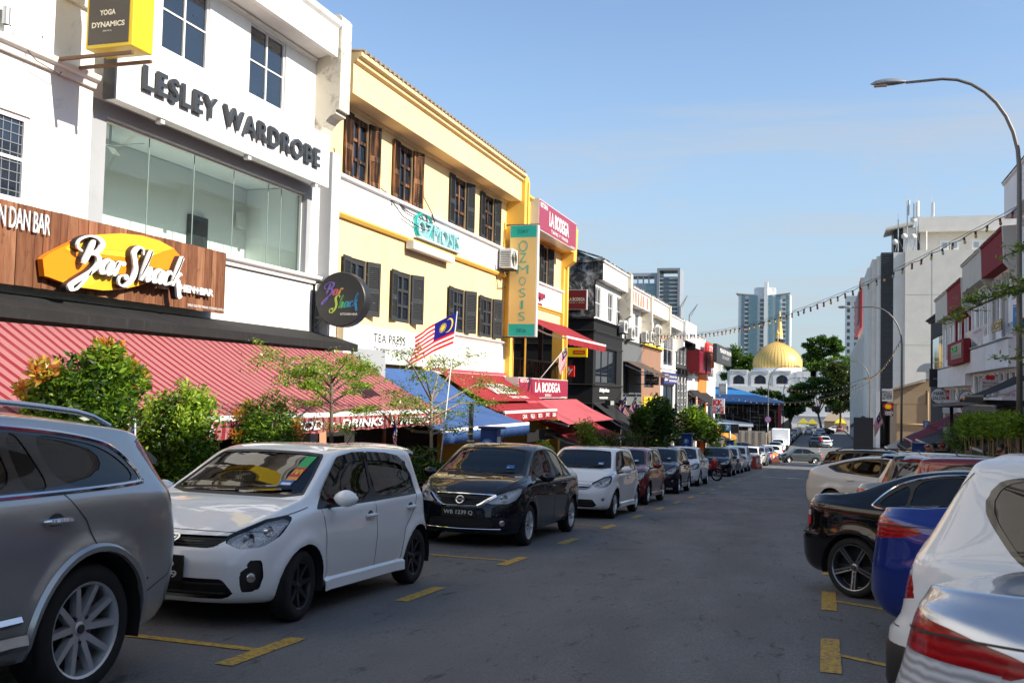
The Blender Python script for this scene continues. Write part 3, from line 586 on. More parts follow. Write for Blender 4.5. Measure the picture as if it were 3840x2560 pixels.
for j in range(12):
 for i in range(9):
  a=lerp(5.35,8.35,i/9);z=lerp(2.3,3.27,i/9);mb.bar(C.p(a,z+.06,.25-j*.6),C.p(a+.36,z+.16,.25-j*.6),.52,.05)
tag(mb.build('roof_tile',ROOFT,b),kind='stuff')
mb=MB();mb.tube([C.p(5.7,-.55,.06),C.p(8.1,-.52,.06)],.05,8);mb.tube([C.p(8.2,2.2,.05),C.p(8.2,-4,.05)],.05,8);mb.build('pipe',BEI,b,True)
b=thing('ventilation_cowl','grey sheet metal exhaust cowl above the beige roof','vent',(8.1,93,3.1))
mb=MB();mb.tube([(8.6,93,2.5),(8.6,93,4.0)],.32,12);
prof=[Vector((8.6-.0,93,4.0))]
mb.prism([Vector((8.85+.95*math.cos(a)*(1 if math.cos(a)<0 else .9)-.35,92.6,3.95+.75*math.sin(a)))for a in[math.pi*i/12 for i in range(13)]],(0,0,0),(0,.7,0));mb.build('duct',STEEL,b)
# ---------------- tall grey block
GREYB=wall_mat('grey_block_render',(.78,.73,.65),(.58,.53,.46),.35,.3,.5)
GREYB2=wall_mat('pale_grey_render',(.79,.75,.69),(.56,.53,.49),.3,.25,.3)
Y0=150.;C=CF(Y0);gz=zg(Y0)-1
bb=thing('office_block','tall windowless grey block with dark louvre strip and rooftop antennas','building',(14,156,gz));ZT=22.5
mb=MB();mb.box(10.6,34,Y0,Y0+18,gz,ZT);mb.build('wall',GREYB,bb)
mb=MB()
for x0,x1,zt,dy in((9.1,10.59,ZT-.15,.8),(6.9,7.45,ZT-.6,1.2),(6.3,6.89,ZT-.9,2.2),(5.75,6.29,ZT-1.9,4.)):mb.box(x0,x1,Y0+dy,Y0+18,gz,zt)
mb.build('side_bays',GREYB2,bb)
mb=MB();mb.box(7.46,9.09,Y0+1.0,Y0+10,2.6,ZT-.1);lv=mb.build('louvre_panel',DALU,bb)
for i in range(62):m=MB();z=2.9+i*.315;m.hexa([(7.48,Y0+.86,z),(9.07,Y0+.86,z),(9.07,Y0+.99,z+.05),(7.48,Y0+.99,z+.05),(7.48,Y0+.84,z+.06),(9.07,Y0+.84,z+.06),(9.07,Y0+.99,z+.16),(7.48,Y0+.99,z+.16)]);m.build('slat',M('louvre_grey',(.07,.075,.08),.5),lv)
mb=MB()
for z in(9.1,16.2):mb.box(10.62,33.9,Y0-.012,Y0-.002,z,z+.04)
for x in(14.1,20.9):mb.box(x,x+.05,Y0-.013,Y0-.003,gz,ZT-.02)
mb.build('wall_joint',M('joint_grey',(.33,.32,.3),.8),bb)
mb=MB();mb.box(12.9,30,Y0+4.3,Y0+16,ZT-.02,27.4);mb.build('penthouse',GREYB,bb)
mb=MB();mb.box(12.6,30,Y0+3.0,Y0+4.2,25.6,27.7);mb.build('roof_beam',GREYB2,bb)
mb=MB();mb.box(9.3,10.4,Y0+4,Y0+9,ZT-.3,26.0);mb.build('stair_head',BLKM,bb);mb=MB();mb.hexa([(8.2,Y0+2.5,25.9),(12,Y0+2.5,26.7),(12,Y0+10,26.7),(8.2,Y0+10,25.9),(8.2,Y0+2.5,26.2),(12,Y0+2.5,27.1),(12,Y0+10,27.1),(8.2,Y0+10,26.2)]);mb.build('canopy_roof',GREYB2,bb)
mb=MB();mb.box(10.6,12.4,Y0+4,Y0+9,ZT-.02,26.4);mb.build('lift_room',WHITE2,bb)
mb=MB();mb.tube([C.p(13.6,ZT-.1,-2.9),C.p(13.6,25.6,-2.9)],.12,8);mb.tube([C.p(24.2,ZT-.1,-2.9),C.p(24.2,25.6,-2.9)],.12,8);mb.build('pipe',GREYB2,bb)
for x in(15.2,16.5,19.3,20.5):mb=MB();mb.box(x,x+1.15,Y0+.6,Y0+1.6,ZT+.01,ZT+1.35);u=mb.build('condenser',PLAST,bb);m=MB();m.box(x+.3,x+.9,Y0+.58,Y0+.599,ZT+.3,ZT+1.1);m.build('grille',STEEL,u)
mb=MB();mb.box(23,24.1,Y0+.7,Y0+1.6,ZT+.01,ZT+1.1);mb.build('condenser',PLAST,bb)
mb=MB();mb.box(5.8,20,Y0+18.02,246,zg(246)-1,11.9);wg=mb.build('ribbed_wing',GREYB2,bb)
for i in range(26):m=MB();y=Y0+19+i*3;m.box(5.45,5.79,y,y+.5,-4.5,11.8);m.build('fin',GREYB2,wg)
mb=MB();mb.box(5.5,5.79,Y0+19,246,-8.2,-4.6);mb.build('plinth',GREYP,wg)
mb=MB();mb.box(5.2,5.6,172,200,13,19.5);bl=mb.build('billboard',M('billboard_red',(.6,.05,.06),.5),bb);mb=MB();mb.box(5.1,5.19,173,182,14,19);mb.build('billboard_panel',BLKM,bl)
mb=MB()
for y in np.arange(172,201,4.):mb.bar((5.9,y,11.9),(5.9,y,19.6),.2);mb.bar((5.9,y,19),(9,y,12),.15)
mb.build('billboard_frame',STEEL,bl)
b=thing('apartment_block','distant pale apartment block with mauve stripe left of the grey block','building',(11,470,-10))
mb=MB();mb.box(8.5,14.5,470,490,-10,47);mb.build('wall',WHITE2,b);mb=MB();mb.box(14.6,21,468,490,-10,55);mb.build('side_wing',wall_mat('mauve_render',(.42,.34,.34)),b)
for i in range(15):
 for j in range(2):m=MB();z=0+i*3.05;m.box(9+j*3.1,9+j*3.1+(1.2 if j==0 else 2),469.9,469.99,z,z+1.6);m.build('window',WGL,b)
def antenna(label,x,y,z,h,n,dish=0):
 t=thing('antenna_mast',label,'antenna',(x,y,z));mb=MB();mb.tube([(x,y,z),(x,y,z+h)],.08,8);mb.tube([(x,y,z+h),(x,y,z+h+1.2)],.02,5)
 for a in(0,2.1,4.2):mb.tube([(x,y,z+h*.4),(x+.8*math.cos(a),y+.8*math.sin(a),z)],.03,5)
 mb.build('mast',STEEL,t)
 for i in range(n):
  a=1.0+i*2.2;cx,cy=x+.35*math.cos(a),y+.35*math.sin(a);m=MB();m.obox((cx,cy,z+h-.9),(-.17*math.sin(a),.17*math.cos(a),0),(.08*math.cos(a),.08*math.sin(a),0),(0,0,1.1));m.build('panel_antenna',PLAST,t,bevel=.03)
 for i in range(dish):m=MB();m.lathe([(0,0),(.25,.05),(.42,.2),(.42,.24),(0,.12)],16,(x-.4,y-.3,z+h*(.3+.35*i)),'y');m.build('dish',PLAST,t,True)
 return t
for px,py,h,n,d,lb in((3368,900,4.6,0,1,'short mast with a round dish on the grey block roof'),(3402,905,7.2,1,1,'slim antenna mast with one angled panel on the grey block'),(3436,895,6.9,3,2,'antenna mast crowded with panels and dishes on the grey block')):
 p=PY(px,py,Y0+1.0);antenna(lb,p.x,p.y,ZT-.02,h,n,d)
p=PY(3494,807,Y0+5);antenna('single panel antenna standing on the rooftop beam',p.x,p.y,27.38,2.6,1)
# -------------------------- signs and awnings
def paint(n,c,rough=.45,var=.03,coat=0.):return M(n,c,rough,0,var,2.,coat=coat)
P_WHITE=paint('sign_white',(.80,.80,.80));P_BLACK=paint('sign_black',(.018,.018,.02));P_MAR=paint('sign_maroon',(.30,.018,.055),.3);P_RED=paint('sign_red',(.62,.015,.02),.3);P_BRN=paint('sign_brown',(.055,.045,.035));P_YEL=paint('sign_yellow',(.82,.58,.01),.35);P_CRM=paint('sign_cream',(.75,.68,.5));P_TEAL=paint('sign_teal',(.01,.38,.33));P_GREY=paint('sign_grey',(.35,.36,.37));P_CHAR=paint('letter_charcoal',(.035,.038,.042),.35);P_ORG=paint('board_orange',(.85,.24,.01),.3);P_BYEL=paint('board_yellow',(.86,.62,.05),.3);P_AMB=paint('board_amber',(.84,.42,.03),.3);P_PALE=paint('ghost_grey',(.62,.62,.6));P_NAVY=paint('sign_navy',(.025,.03,.15));P_GRN=paint('sign_green',(.03,.4,.06));P_SKY=paint('sign_sky_blue',(.1,.3,.62));P_BLUE=paint('parking_blue',(.01,.05,.22),.35);P_STEELB=paint('aluminium_edge',(.55,.55,.53),.35)
def box_sign(label,F,u0,u1,v0,v1,d0,d1,face,edge=P_STEELB,name='shop_sign',border=.03,cat='sign'):
 t=thing(name,label,cat,F.p((u0+u1)/2,v0,(d0+d1)/2));slab(t,'casing',edge,F,u0,u1,v0,v1,d0,d1);slab(t,'face',face,F,u0+border,u1-border,v0+border,v1-border,d1-.01,d1+.006);return t
def ftext(s,t,mat,F,u0,u1,v0,v1,d,depth=0.,rev=False,**kw):
 r=-F.U if rev else F.U;return lettering(s,t,mat,F.p(u1 if rev else u0,v0,d),r,(0,0,1),abs(u1-u0),v1-v0,depth,**kw)
 # --- projecting yellow sign box at the top left
C=CF(10.7);t=thing('projecting_sign','yellow edged brown projecting sign on a steel bracket','sign',(-9,10.9,5.9))
slab(t,'casing',P_YEL,C,-9.42,-8.68,5.97,7.4,-.42,.0,.01);slab(t,'face',P_BRN,C,-9.38,-8.74,6.02,7.36,-.01,.008)
for s_,z0,z1,x0,x1 in(('YOGA',6.40,6.475,-9.2,-8.95),('DYNAMICS',6.24,6.315,-9.32,-8.80),('(886978-A)',6.175,6.20,-9.14,-9.0),('DIMILIKI OLEH YOGA DYNAMICS SDN BHD',6.0,6.012,-9.34,-9.1)):ftext(s_,t,P_CRM,C,x0,x1,z0,z1,.008,bold=.035 if z0>6.2 else 0)
mb=MB();mb.bar((-10,10.72,5.88),(-8.68,10.72,5.88),.05,.04);mb.bar((-10,11.1,5.88),(-8.68,11.1,5.88),.05,.04);mb.build('bracket',M('rusty_steel',(.16,.09,.05),.7,.2,.4,20),t)
# --- wide white board with raised letters
F9=LF(-9.62);t=thing('sign_board','long white board with raised dark letters above the shopfront','sign',F9.p(14.7,5.57))
slab(t,'board',P_WHITE,F9,11.57,17.9,5.575,6.61,-.2,0.);slab(t,'end_cap',P_CHAR,F9,11.53,11.568,5.57,6.615,-.2,.004)
a,b_=PX(545,241,-9.55),PX(545,334,-9.55);e_=PX(1203,560,-9.55)
V_,F_=text_geo('LESLEY WARDROBE',.03);ftext('LESLEY WARDROBE',t,P_CHAR,LF(-9.60),a.y,e_.y,b_.z,a.z,.0,.05,bold=.022,spacing=1.16,split=True)
ftext('Dimiliki oleh : LESLEY FASHION MAKER ENTERPRISE (002205470-U)',t,P_GREY,F9,16.3,17.75,5.66,5.69,.002)
mb=MB()
for u in(12.6,15.0,17.4):F9.box(mb,u,u+.1,5.5,5.57,-.12,-.02)
tag(mb.build('spot_lamp',P_STEELB,t),kind='stuff')
# --- timber plank sign with surfboard
FP=LF(-9.72);s97=.972;t=thing('plank_sign','brown timber plank sign board above the black awning hood','sign',FP.p(11,2.75));yR=14.99*s97;z0p,z1p=1.6+(2.79-1.6)*s97,1.6+(3.855-1.6)*s97
y=5.5
while y<yR-.05:
 w_=min(rng.uniform(.115,.2),yR-y);mb=MB();dd=rng.uniform(-.006,.006);FP.box(mb,y+.003,y+w_-.003,z0p+rng.uniform(-.004,.004),z1p+rng.uniform(-.004,.004),-.03,dd);mb.build('plank',WOODP[rng.randrange(3)],t);y+=w_
slab(t,'backing',BLKM,FP,5.5,yR-.01,z0p+.02,z1p-.02,-.1,-.031)
k2=lambda x,y,X=-9.70:PX(x*1300/2351,700+y*1300/2351,X)
p0,p1=k2(335,195),k2(335,335);p2=k2(-330,100);ftext('RESTORAN DAN BAR',t,P_WHITE,LF(-9.70),p2.y,p0.y,p1.z,p0.z,.0,.02,bold=.0,spacing=.95)
LO=[(290,490),(330,455),(400,420),(520,360),(660,325),(820,316),(960,330),(1080,365),(1180,420),(1222,470),(1225,492),(1180,548),(1090,610),(960,665),(820,698),(700,703),(560,685),(430,650),(330,612),(303,606)]
ob=thing('surfboard_sign','orange and yellow surfboard shaped logo board on the timber planks','sign',FP.p(12,3.0));XB=-9.60
def k2p(x,y):q=k2(x,y,XB);return(q.y,q.z)
poly=[k2p(*q)for q in LO];mb=MB();mb.prism([Vector((XB-.09,u,v))for u,v in poly],(0,0,0),(.09,0,0));mb.build('board',P_ORG,ob)
def decal(pts,mat,lift):mb=MB();mb.quad(*[Vector((XB+lift,*k2p(*q)))for q in pts]);o=mb.build('stripe',mat,ob)
decal([(440,415),(520,360),(660,325),(820,316),(960,330),(1080,365),(1180,420),(1100,440),(1000,445),(860,440),(700,425),(560,410)],P_AMB,.003)
decal([(440,418),(560,413),(700,428),(860,443),(1000,448),(1100,443),(1000,475),(860,480),(720,462),(600,448),(480,440)],P_BYEL,.005)
decal([(420,645),(520,590),(640,575),(780,590),(920,600),(1090,610),(960,665),(820,698),(700,703),(560,685)],P_BYEL,.004)
decal([(560,685),(660,640),(800,622),(930,610),(1030,640),(960,665),(820,698),(700,703)],P_AMB,.006)
def cr(pts,n=7):
 P=[np.array(p,float)for p in pts];P=[2*P[0]-P[1]]+P+[2*P[-1]-P[-2]];o=[]
 for i in range(1,len(P)-2):
  for k in range(n):
   t=k/n;o.append(.5*(2*P[i]+(P[i+1]-P[i-1])*t+(2*P[i-1]-5*P[i]+4*P[i+1]-P[i+2])*t**2+(3*P[i]-P[i-1]-3*P[i+1]+P[i+2])*t**3))
 return o+[P[-2]]
GL={'B':(1.35,[[(-.15,1.2),(-.55,1.45),(-.5,1.9),(.05,2.25),(.7,2.25),(1.1,1.95),(1.0,1.5),(.6,1.2),(.35,1.12)],[(.45,2.05),(.3,1.2),(.12,.45)],[(.4,1.15),(.95,1.1),(1.15,.65),(.85,.1),(.35,-.35),(-.1,-.75),(-.35,-1.05),(-.2,-1.3),(.15,-1.15),(.55,-.5),(.8,.12)]]),'a':(.95,[[(.75,.82),(.45,.97),(.14,.62),(.16,.12),(.42,.08),(.7,.55),(.8,.95)],[(.8,.95),(.68,.3),(.76,.03),(1.0,.25)]]),'r':(.72,[[(-.0,.3),(.2,.85),(.3,.95),(.24,.5),(.16,.0)],[(.2,.5),(.42,.92),(.62,.95),(.68,.75)]]),'S':(1.15,[[(.95,1.75),(.85,2.15),(.45,2.2),(.2,1.8),(.4,1.25),(.62,.6),(.5,-.1),(.05,-.55),(-.4,-.45),(-.45,-.0),(-.1,.15),(.12,-.1)]]),'h':(.95,[[(.0,.3),(.35,1.5),(.42,2.15),(.25,1.5),(.08,.0)],[(.14,.45),(.42,.95),(.62,.85),(.55,.3),(.64,.03),(.9,.28)]]),'c':(.8,[[(.62,.75),(.45,.97),(.14,.62),(.16,.12),(.42,.03),(.78,.3)]]),'k':(1.0,[[(.0,.3),(.35,1.5),(.45,2.2),(.27,1.5),(.08,.0)],[(.7,.85),(.5,.95),(.18,.5)],[(.2,.5),(.45,.4),(.62,-.1),(.9,-.75),(1.08,-.62)]])}
def script(word,parent,mat,place,depth,fat=1.,shear=.22,mats=None):
 x=0.;mn=[]
 for ch in word:
  if ch==' ':x+=.35;continue
  adv,st=GL[ch];mb=MB()
  for si,s in enumerate(st):
   q=cr(s);n=len(q);L_,R_=[],[]
   for i in range(n):
    d=q[min(i+1,n-1)]-q[max(i-1,0)];d=d/(np.hypot(*d)+1e-9);w=(.055+.13*max(0,-d[1]*.9+.1*abs(d[0]))**1.0 if d[1]<.2 else .06)*fat;w*=min(1,.55+i/5,.55+(n-1-i)/5);nn=np.array([-d[1],d[0]]);L_.append(q[i]+nn*w);R_.append(q[i]-nn*w)
   zz=si*.002
   def P(p,dd):return place(x+p[0]+shear*p[1],p[1],dd)
   for a,b,c,e in zip(L_,R_,L_[1:],R_[1:]):mb.hexa([P(a,zz),P(b,zz),P(e,zz),P(c,zz),P(a,depth+zz),P(b,depth+zz),P(e,depth+zz),P(c,depth+zz)])
  tag(mb.build('letter',mats[len(mn)%len(mats)]if mats else mat,parent),kind='stuff');mn.append(ch);x+=adv
oB=k2(470,572,XB);uB=k2(1195,572,XB);sx=(uB.y-oB.y)/8.4;sz=(k2(480,475,XB).z-k2(480,572,XB).z)
script('Bar Shack',ob,P_WHITE,lambda x,y,d:Vector((XB+.03+d,oB.y+(x+.25)*sx,oB.z+.02+y*sz*1.12)),.09,1.0)
script('Bar Shack',ob,P_BLACK,lambda x,y,d:Vector((XB+.0+d,oB.y+(x+.25)*sx,oB.z+.02+y*sz*1.12)),.085,1.3)
p0,p1,p2=k2(1085,690,-9.66),k2(1085,637,-9.66),k2(1437,700,-9.66);ftext('KITCHEN+BAR',t,P_WHITE,LF(-9.70),p0.y,p2.y,p0.z,p1.z,.0,.07,bold=.03)
p0,p2=k2(1272,815,-9.7),k2(1518,840,-9.7);ftext('DIMILIKI OLEH: FIRST MARSHAL (M) SDN BHD (634705-H)',t,P_WHITE,LF(-9.705),p0.y,p2.y,p0.z,p0.z+.055,.002)
# --- black hood, striped awning
def fabric(name,c,c2=None,rough=.85,line=0.):
 k=NT(name);v=k.co();base=k.mix(k.ramp(k.noise(v,1.2,5),.35,.7),c,tuple(x*.8 for x in c));st=k.ramp(k.noise(k.co(scale=(1.5,9,1.5)),1.5,5,.6),.5,.8,0,.3)
 d=tuple(min(.6,x*1.25+.03)for x in c);col=k.mix(st,base,c2 or d);k.pbr(col,rough,spec=.2,normal=k.bump(k.math('ADD',k.noise(v,4,3),k.math('MULTIPLY',k.noise(v,220,2),.15)),.25,.02));return k.m
k=NT('striped_canvas');sp_=k.n('SeparateXYZ');tc_=k.n('TexCoord');k.l(tc_.outputs['Object'],sp_.inputs[0]);u_=k.math('FRACT',k.math('MULTIPLY',sp_.outputs[1],5.4));cr_=k.n('ValToRGB');cr_.color_ramp.interpolation='CONSTANT';els=cr_.color_ramp.elements
els[0].position=0;els[0].color=(.19,.017,.026,1);els[1].position=.36;els[1].color=(.38,.19,.19,1)
for p_,c_ in((.46,(.21,.022,.03)),(.50,(.38,.19,.19)),(.57,(.21,.022,.03)),(.61,(.34,.155,.16)),(.80,(.21,.022,.03)),(.84,(.38,.19,.19)),(.92,(.19,.017,.026))):e=els.new(p_);e.color=(*c_,1)
k.l(u_,cr_.inputs[0]);c_=k.mix(k.ramp(k.noise(k.co(),1.1,6,.65),.45,.8,0,.35),cr_.outputs[0],(.3,.12,.12));k.pbr(c_,.85,spec=.2,normal=k.bump(k.noise(k.co(),3,3),.2,.02));STRIPE=k.m
F_RED=fabric('red_canvas',(.27,.022,.03));F_PINK=fabric('faded_red_canvas',(.42,.09,.11));F_BLUE=fabric('blue_canvas',(.045,.10,.26));F_BLK=fabric('black_canvas',(.022,.022,.023),(.08,.08,.08));F_BRN=fabric('brown_canvas',(.11,.075,.06));F_MAR=fabric('maroon_canvas',(.16,.015,.04))
def awning(label,F,u0,u1,vb,db,vf,df,mat,val=.2,bar=P_WHITE,arms=True,sag=.03,valmat=None,gap=0.,group=None,wave=True):
 t=thing('awning',label,'awning',F.p((u0+u1)/2,vf,df),group);nu,nd=max(6,int((u1-u0)*4)),8;G=[]
 for i in range(nu+1):
  u=lerp(u0,u1,i/nu);row=[]
  for j in range(nd+1):
   s=j/nd;sg_=-sag*math.sin(math.pi*s)*(1+.8*abs(math.sin(u*1.75))+.3*math.sin(u*5.1+s*3));row.append(F.p(u,lerp(vb,vf,s)+sg_,lerp(db,df,s)))
  G.append(row)
 mb=MB();mb.grid(G);mb.build('canvas',mat,t,True)
 if bar:mb=MB();F.box(mb,u0-.02,u1+.02,vf-.045,vf+.03,df-.03,df+.03);mb.build('front_bar',bar,t,bevel=.012)
 if val:
  G=[];nn=max(12,int((u1-u0)*12))
  for i in range(nn+1):
   u=lerp(u0,u1,i/nn);w=.012*math.sin(u*9)+.008*math.sin(u*23);e=(.02*abs(math.sin(u*5.2))if wave else 0);G.append([F.p(u,vf-.04,df+.033),F.p(u,vf-.04-val*.55,df+.035+w*.6),F.p(u,vf-.04-val+e,df+.03+w)])
  mb=MB();mb.grid(G);mb.build('valance',valmat or mat,t,True)
 if arms:
  for u in(u0+.15,u1-.15):mb=MB();m=F.p(u,(vb+vf)/2-.28,(db+df)/2+.1);mb.bar(F.p(u,vb-.25,db),m,.05);mb.bar(m,F.p(u,vf-.05,df-.05),.05);mb.build('folding_arm',P_STEELB,t)
 return t
t=thing('awning_hood','long black canvas hood over the striped awning','awning',(-9.6,12,2.3))
prof=[(2.68,.0),(2.45,.8),(2.44,.83),(2.30,.83),(2.29,.8),(2.5,.0)];mb=MB();mb.prism([L.p(3,v,d)for v,d in prof],L.p(3,0),L.p(18.55,0));mb.build('hood',F_BLK,t)
aw=awning('long red and white striped canvas awning with lettered valance',L,3,18.4,2.25,.75,1.15,2.75,STRIPE,.24)
S_=LF(-7.20);V0=.93
for s_,u0,u1 in(('BAR',9.35,9.95),('FOOD',12.35,13.45),('DRINKS',14.05,15.6),('MUSIC',16.3,17.7)):ftext(s_,aw,P_WHITE,S_,u0,u1,V0,V0+.14,.012,bold=.03,shear=.18)
for u in(10.6,13.75,15.95):
 mb=MB();mb.quad(*[S_.p(u+(.085 if i%2==0 else .034)*math.sin(math.pi*i/5),V0+.07+(.085 if i%2==0 else .034)*math.cos(math.pi*i/5),.016)for i in range(10)]);mb.build('star',P_WHITE,aw)
 # --- round projecting sign
YS=17.95;rc=PY(1275,1122,YS);rr_=(PY(1368,1122,YS).x-PY(1181,1122,YS).x)/2;C=CF(YS);t=thing('round_sign','round black projecting sign with rainbow script lettering','sign',(rc.x,YS,rc.z-.55));mb=MB();mb.lathe([(0,0),(rr_*.97,0),(rr_,.02),(rr_,.26),(rr_*.97,.28),(0,.28)],48,(rc.x,YS,rc.z),'y');mb.build('disc',P_BLACK,t,'auto')
for wd,ox,oz,ms in(('Bar',rc.x-.36,rc.z+.06,[paint('script_violet',(.16,.1,.4)),paint('script_rose',(.5,.1,.12)),paint('script_amber',(.65,.35,.08))]),('Shack',rc.x-.2,rc.z-.2,[paint('script_lime',(.45,.55,.05)),paint('script_green',(.1,.4,.12)),paint('script_teal',(.02,.3,.3)),paint('script_blue',(.02,.18,.38)),paint('script_azure',(.02,.22,.45))])):script(wd,t,P_WHITE,lambda x,y,d,ox=ox,oz=oz:Vector((ox+(x+.3)*.118,YS-.002-d,oz+y*.118+x*.014)),.006,1.1,mats=ms)
ftext('KITCHEN+BAR',t,P_WHITE,C,rc.x+.02,rc.x+.4,rc.z-.32,rc.z-.275,.004,bold=.02)
xl=rc.x-rr_;mb=MB();mb.bar((-10,18.1,rc.z+.36),(xl+.25,18.1,rc.z+.36),.04);mb.bar((-10,18.1,rc.z-.36),(xl+.25,18.1,rc.z-.36),.04);mb.bar((-10.0,18.1,rc.z-.6),(xl+.1,18.1,rc.z-.38),.03);mb.bar((-9.98,18.1,rc.z-.65),(-9.98,18.1,rc.z+.42),.04);mb.build('bracket',BLKM,t)
# --- white tea shop box sign
F5=LF(-9.82);t=box_sign('white marbled light box sign with serif lettering above the blue awning',F5,19.15,24.0,2.12,2.95,-.16,0,P_WHITE,P_STEELB);ftext('TEA PRESS',t,P_BLACK,F5,PX(1400,1270,-9.82).y,PX(1518,1280,-9.82).y,2.60,2.80,.01,spacing=1.1);ftext('The Japanese Tea Masters',t,P_BLACK,F5,PX(1400,1300,-9.82).y,PX(1518,1310,-9.82).y,2.40,2.5,.01)
slab(t,'wing_panel',P_GREY,Fac((-9.3,0,0),(0,1,0),(1,0,0)),18.6,20.2,1.75,2.38,-.05,0.)
# --- teal raised letter sign on the white band
k5=lambda x,y,X=-9.93:PX(1150+x*1200/2352,850+y*1200/2352,X)
t=thing('letter_sign','teal edged raised lettering on the white band of the yellow shophouse','sign',(-9.9,25,5.4));FB=LF(-9.94);q0,q1=k5(800,60),k5(1105,200)
ftext('OZMOSIS',t,M('letter_teal_edge',(.25,.5,.52),.35),FB,q0.y,q1.y,5.42,5.86,.0,.08,bold=.0,shear=.0,split=True);mb=MB();mb.tube([FB.p(q0.y+.42+.52*math.cos(a),5.72+.33*math.sin(a),.06)for a in[2*math.pi*i/24 for i in range(25)]],.025,6);mb.build('swirl',P_TEAL,t);mb=MB();mb.tube([FB.p(q0.y+.15+.35*math.cos(a),5.68+.3*math.sin(a),.05)for a in[2*math.pi*i/24 for i in range(18)]],.02,6);mb.build('swirl',P_TEAL,t)
slab(t,'base_tray',P_STEELB,FB,q0.y-.1,q1.y+.05,5.36,5.40,0,.14)
ftext('PUSAT KESIHATAN\nDAN KECANTIKAN',t,P_PALE,FB,PX(1395,780,-9.94).y,PX(1475,830,-9.94).y,5.5,5.84,.004);ftext('HEALTH &\nDAY SPA',t,P_PALE,FB,k5(1190,100).y,k5(1285,260).y,5.45,5.85,.004)
t=box_sign('slim white light box under the teal lettering',LF(-9.75),k5(785,150).y*.982,k5(1088,250).y*.982,5.02,5.22,-.2,0,P_WHITE);ftext('HEALTH & DAY SPA',t,P_PALE,LF(-9.75),k5(870,0).y*.982,k5(1040,0).y*.982,5.06,5.17,.008)
# --- tall vertical sign
YV=30.45;C=CF(YV);a,b_=PY(1914,845,YV),PY(2008,1262,YV);x0,x1,z1v,z0v=a.x,b_.x,a.z,b_.z;hv=z1v-z0v;t=thing('vertical_sign','tall cream and teal vertical sign projecting from the yellow shophouse','sign',((x0+x1)/2,YV,z0v));slab(t,'casing',P_STEELB,C,x0,x1,z0v,z1v,-.22,0.);xm=(x0+x1)/2-.01
slab(t,'face',M('sign_warm_cream',(.70,.50,.20),.4,0,.12,.8),C,x0+.02,x1-.04,z0v+.112*hv,z1v-.112*hv,-.01,.006);slab(t,'face',P_TEAL,C,x0+.02,x1-.04,z1v-.11*hv,z1v-.02,-.01,.006);slab(t,'face',P_TEAL,C,x0+.02,x1-.04,z0v+.02,z0v+.11*hv,-.01,.006)
ftext('DAY',t,paint('teal_dark',(.005,.16,.15)),C,xm-.17,xm+.17,z1v-.075*hv,z1v-.04*hv,.008);ftext('SPA',t,MATS['teal_dark'],C,xm-.17,xm+.17,z0v+.035*hv,z0v+.07*hv,.008)
for i,(ch,w_,h_)in enumerate((('O',.3,.36),('Z',.24,.3),('M',.38,.28),('O',.22,.28),('S',.22,.28),('I',.07,.28),('S',.22,.28))):zc_=z1v-hv*(.19+i*.105);ftext(ch,t,P_TEAL,C,xm-w_/2,xm+w_/2,zc_-h_/2,zc_+h_/2,.008,bold=-.012,name='letter')
mb=MB();mb.bar((-10,YV+.1,z1v+.02),(x1,YV+.1,z1v+.02),.04);mb.bar((-10,YV+.1,z0v-.02),(x1,YV+.1,z0v-.02),.04);mb.build('bracket',BLKM,t)
# --- red restaurant signs
def bodega(label,F,u0,u1,v0,v1,sub,big=(.25,.62)):
 t=box_sign(label,F,u0,u1,v0,v1,-.45,0,P_MAR,P_STEELB);w,h=u1-u0,v1-v0
 ftext('RESTORAN',t,P_WHITE,F,u0+.03*w,u0+.2*w,v0+.76*h,v0+.92*h,.01,bold=.02);ftext('LA BODEGA',t,P_WHITE,F,u0+big[0]*w,u0+(big[0]+.52)*w,v0+.30*h,v0+.80*h,.01,bold=.03);ftext(sub,t,P_WHITE,F,u0+(big[0]+(.05 if len(sub)>5 else .2))*w,u0+(big[0]+(.5 if len(sub)>5 else .32))*w,v0+.10*h,v0+.22*h,.01,bold=.02,spacing=1.25)
 slab(t,'small_print',P_WHITE,F,u1-.16*w,u1-.03*w,v0+.05*h,v0+.07*h,.0,.009);return t
bodega('red box sign with white lettering standing above the yellow parapet',LF(-9.2),31.8,37.03,6.97,8.01,'TAPAS Y VINOS');bodega('red box sign with white lettering below the terrace railing',LF(-9.2),29.9,36.2,1.32,1.99,'DELI',(.3,.5))
C=CF(43.8);t=box_sign('square maroon sign on the mildewed black wall',C,PY(2128,1090,43.7).x,PY(2202,1090,43.7).x,PY(2128,1161,43.7).z,PY(2128,1086,43.7).z,-.02,.14,paint('sign_brick_red',(.2,.02,.025),.3),P_STEELB);x0,x1=PY(2133,1090,43.7).x,PY(2195,1090,43.7).x;zc_=PY(2160,1124,43.7).z;ftext('LA BODEGA',t,P_CRM,C,x0,x1,zc_-.06,zc_+.1,.15,bold=.02);ftext('TAPAS Y VINOS',t,P_CRM,C,x0+.02,x1-.02,zc_-.16,zc_-.11,.15)
t=thing('letter_sign','maroon raised lettering on the white band of the corner shophouse','sign',(-9.9,36,4.6));p0,p1,p2=PX(2008,1120,-9.93),PX(2040,1095,-9.93),PX(2010,1142,-9.93);ftext('La Lunge',t,P_MAR,LF(-9.94),p0.y-1.2,p1.y,p0.z,p1.z,0,.07,bold=.03,shear=.2);ftext('mexica',t,P_MAR,LF(-9.94),p2.y-.6,p1.y-.3,p2.z,p2.z+.12,0,.05)
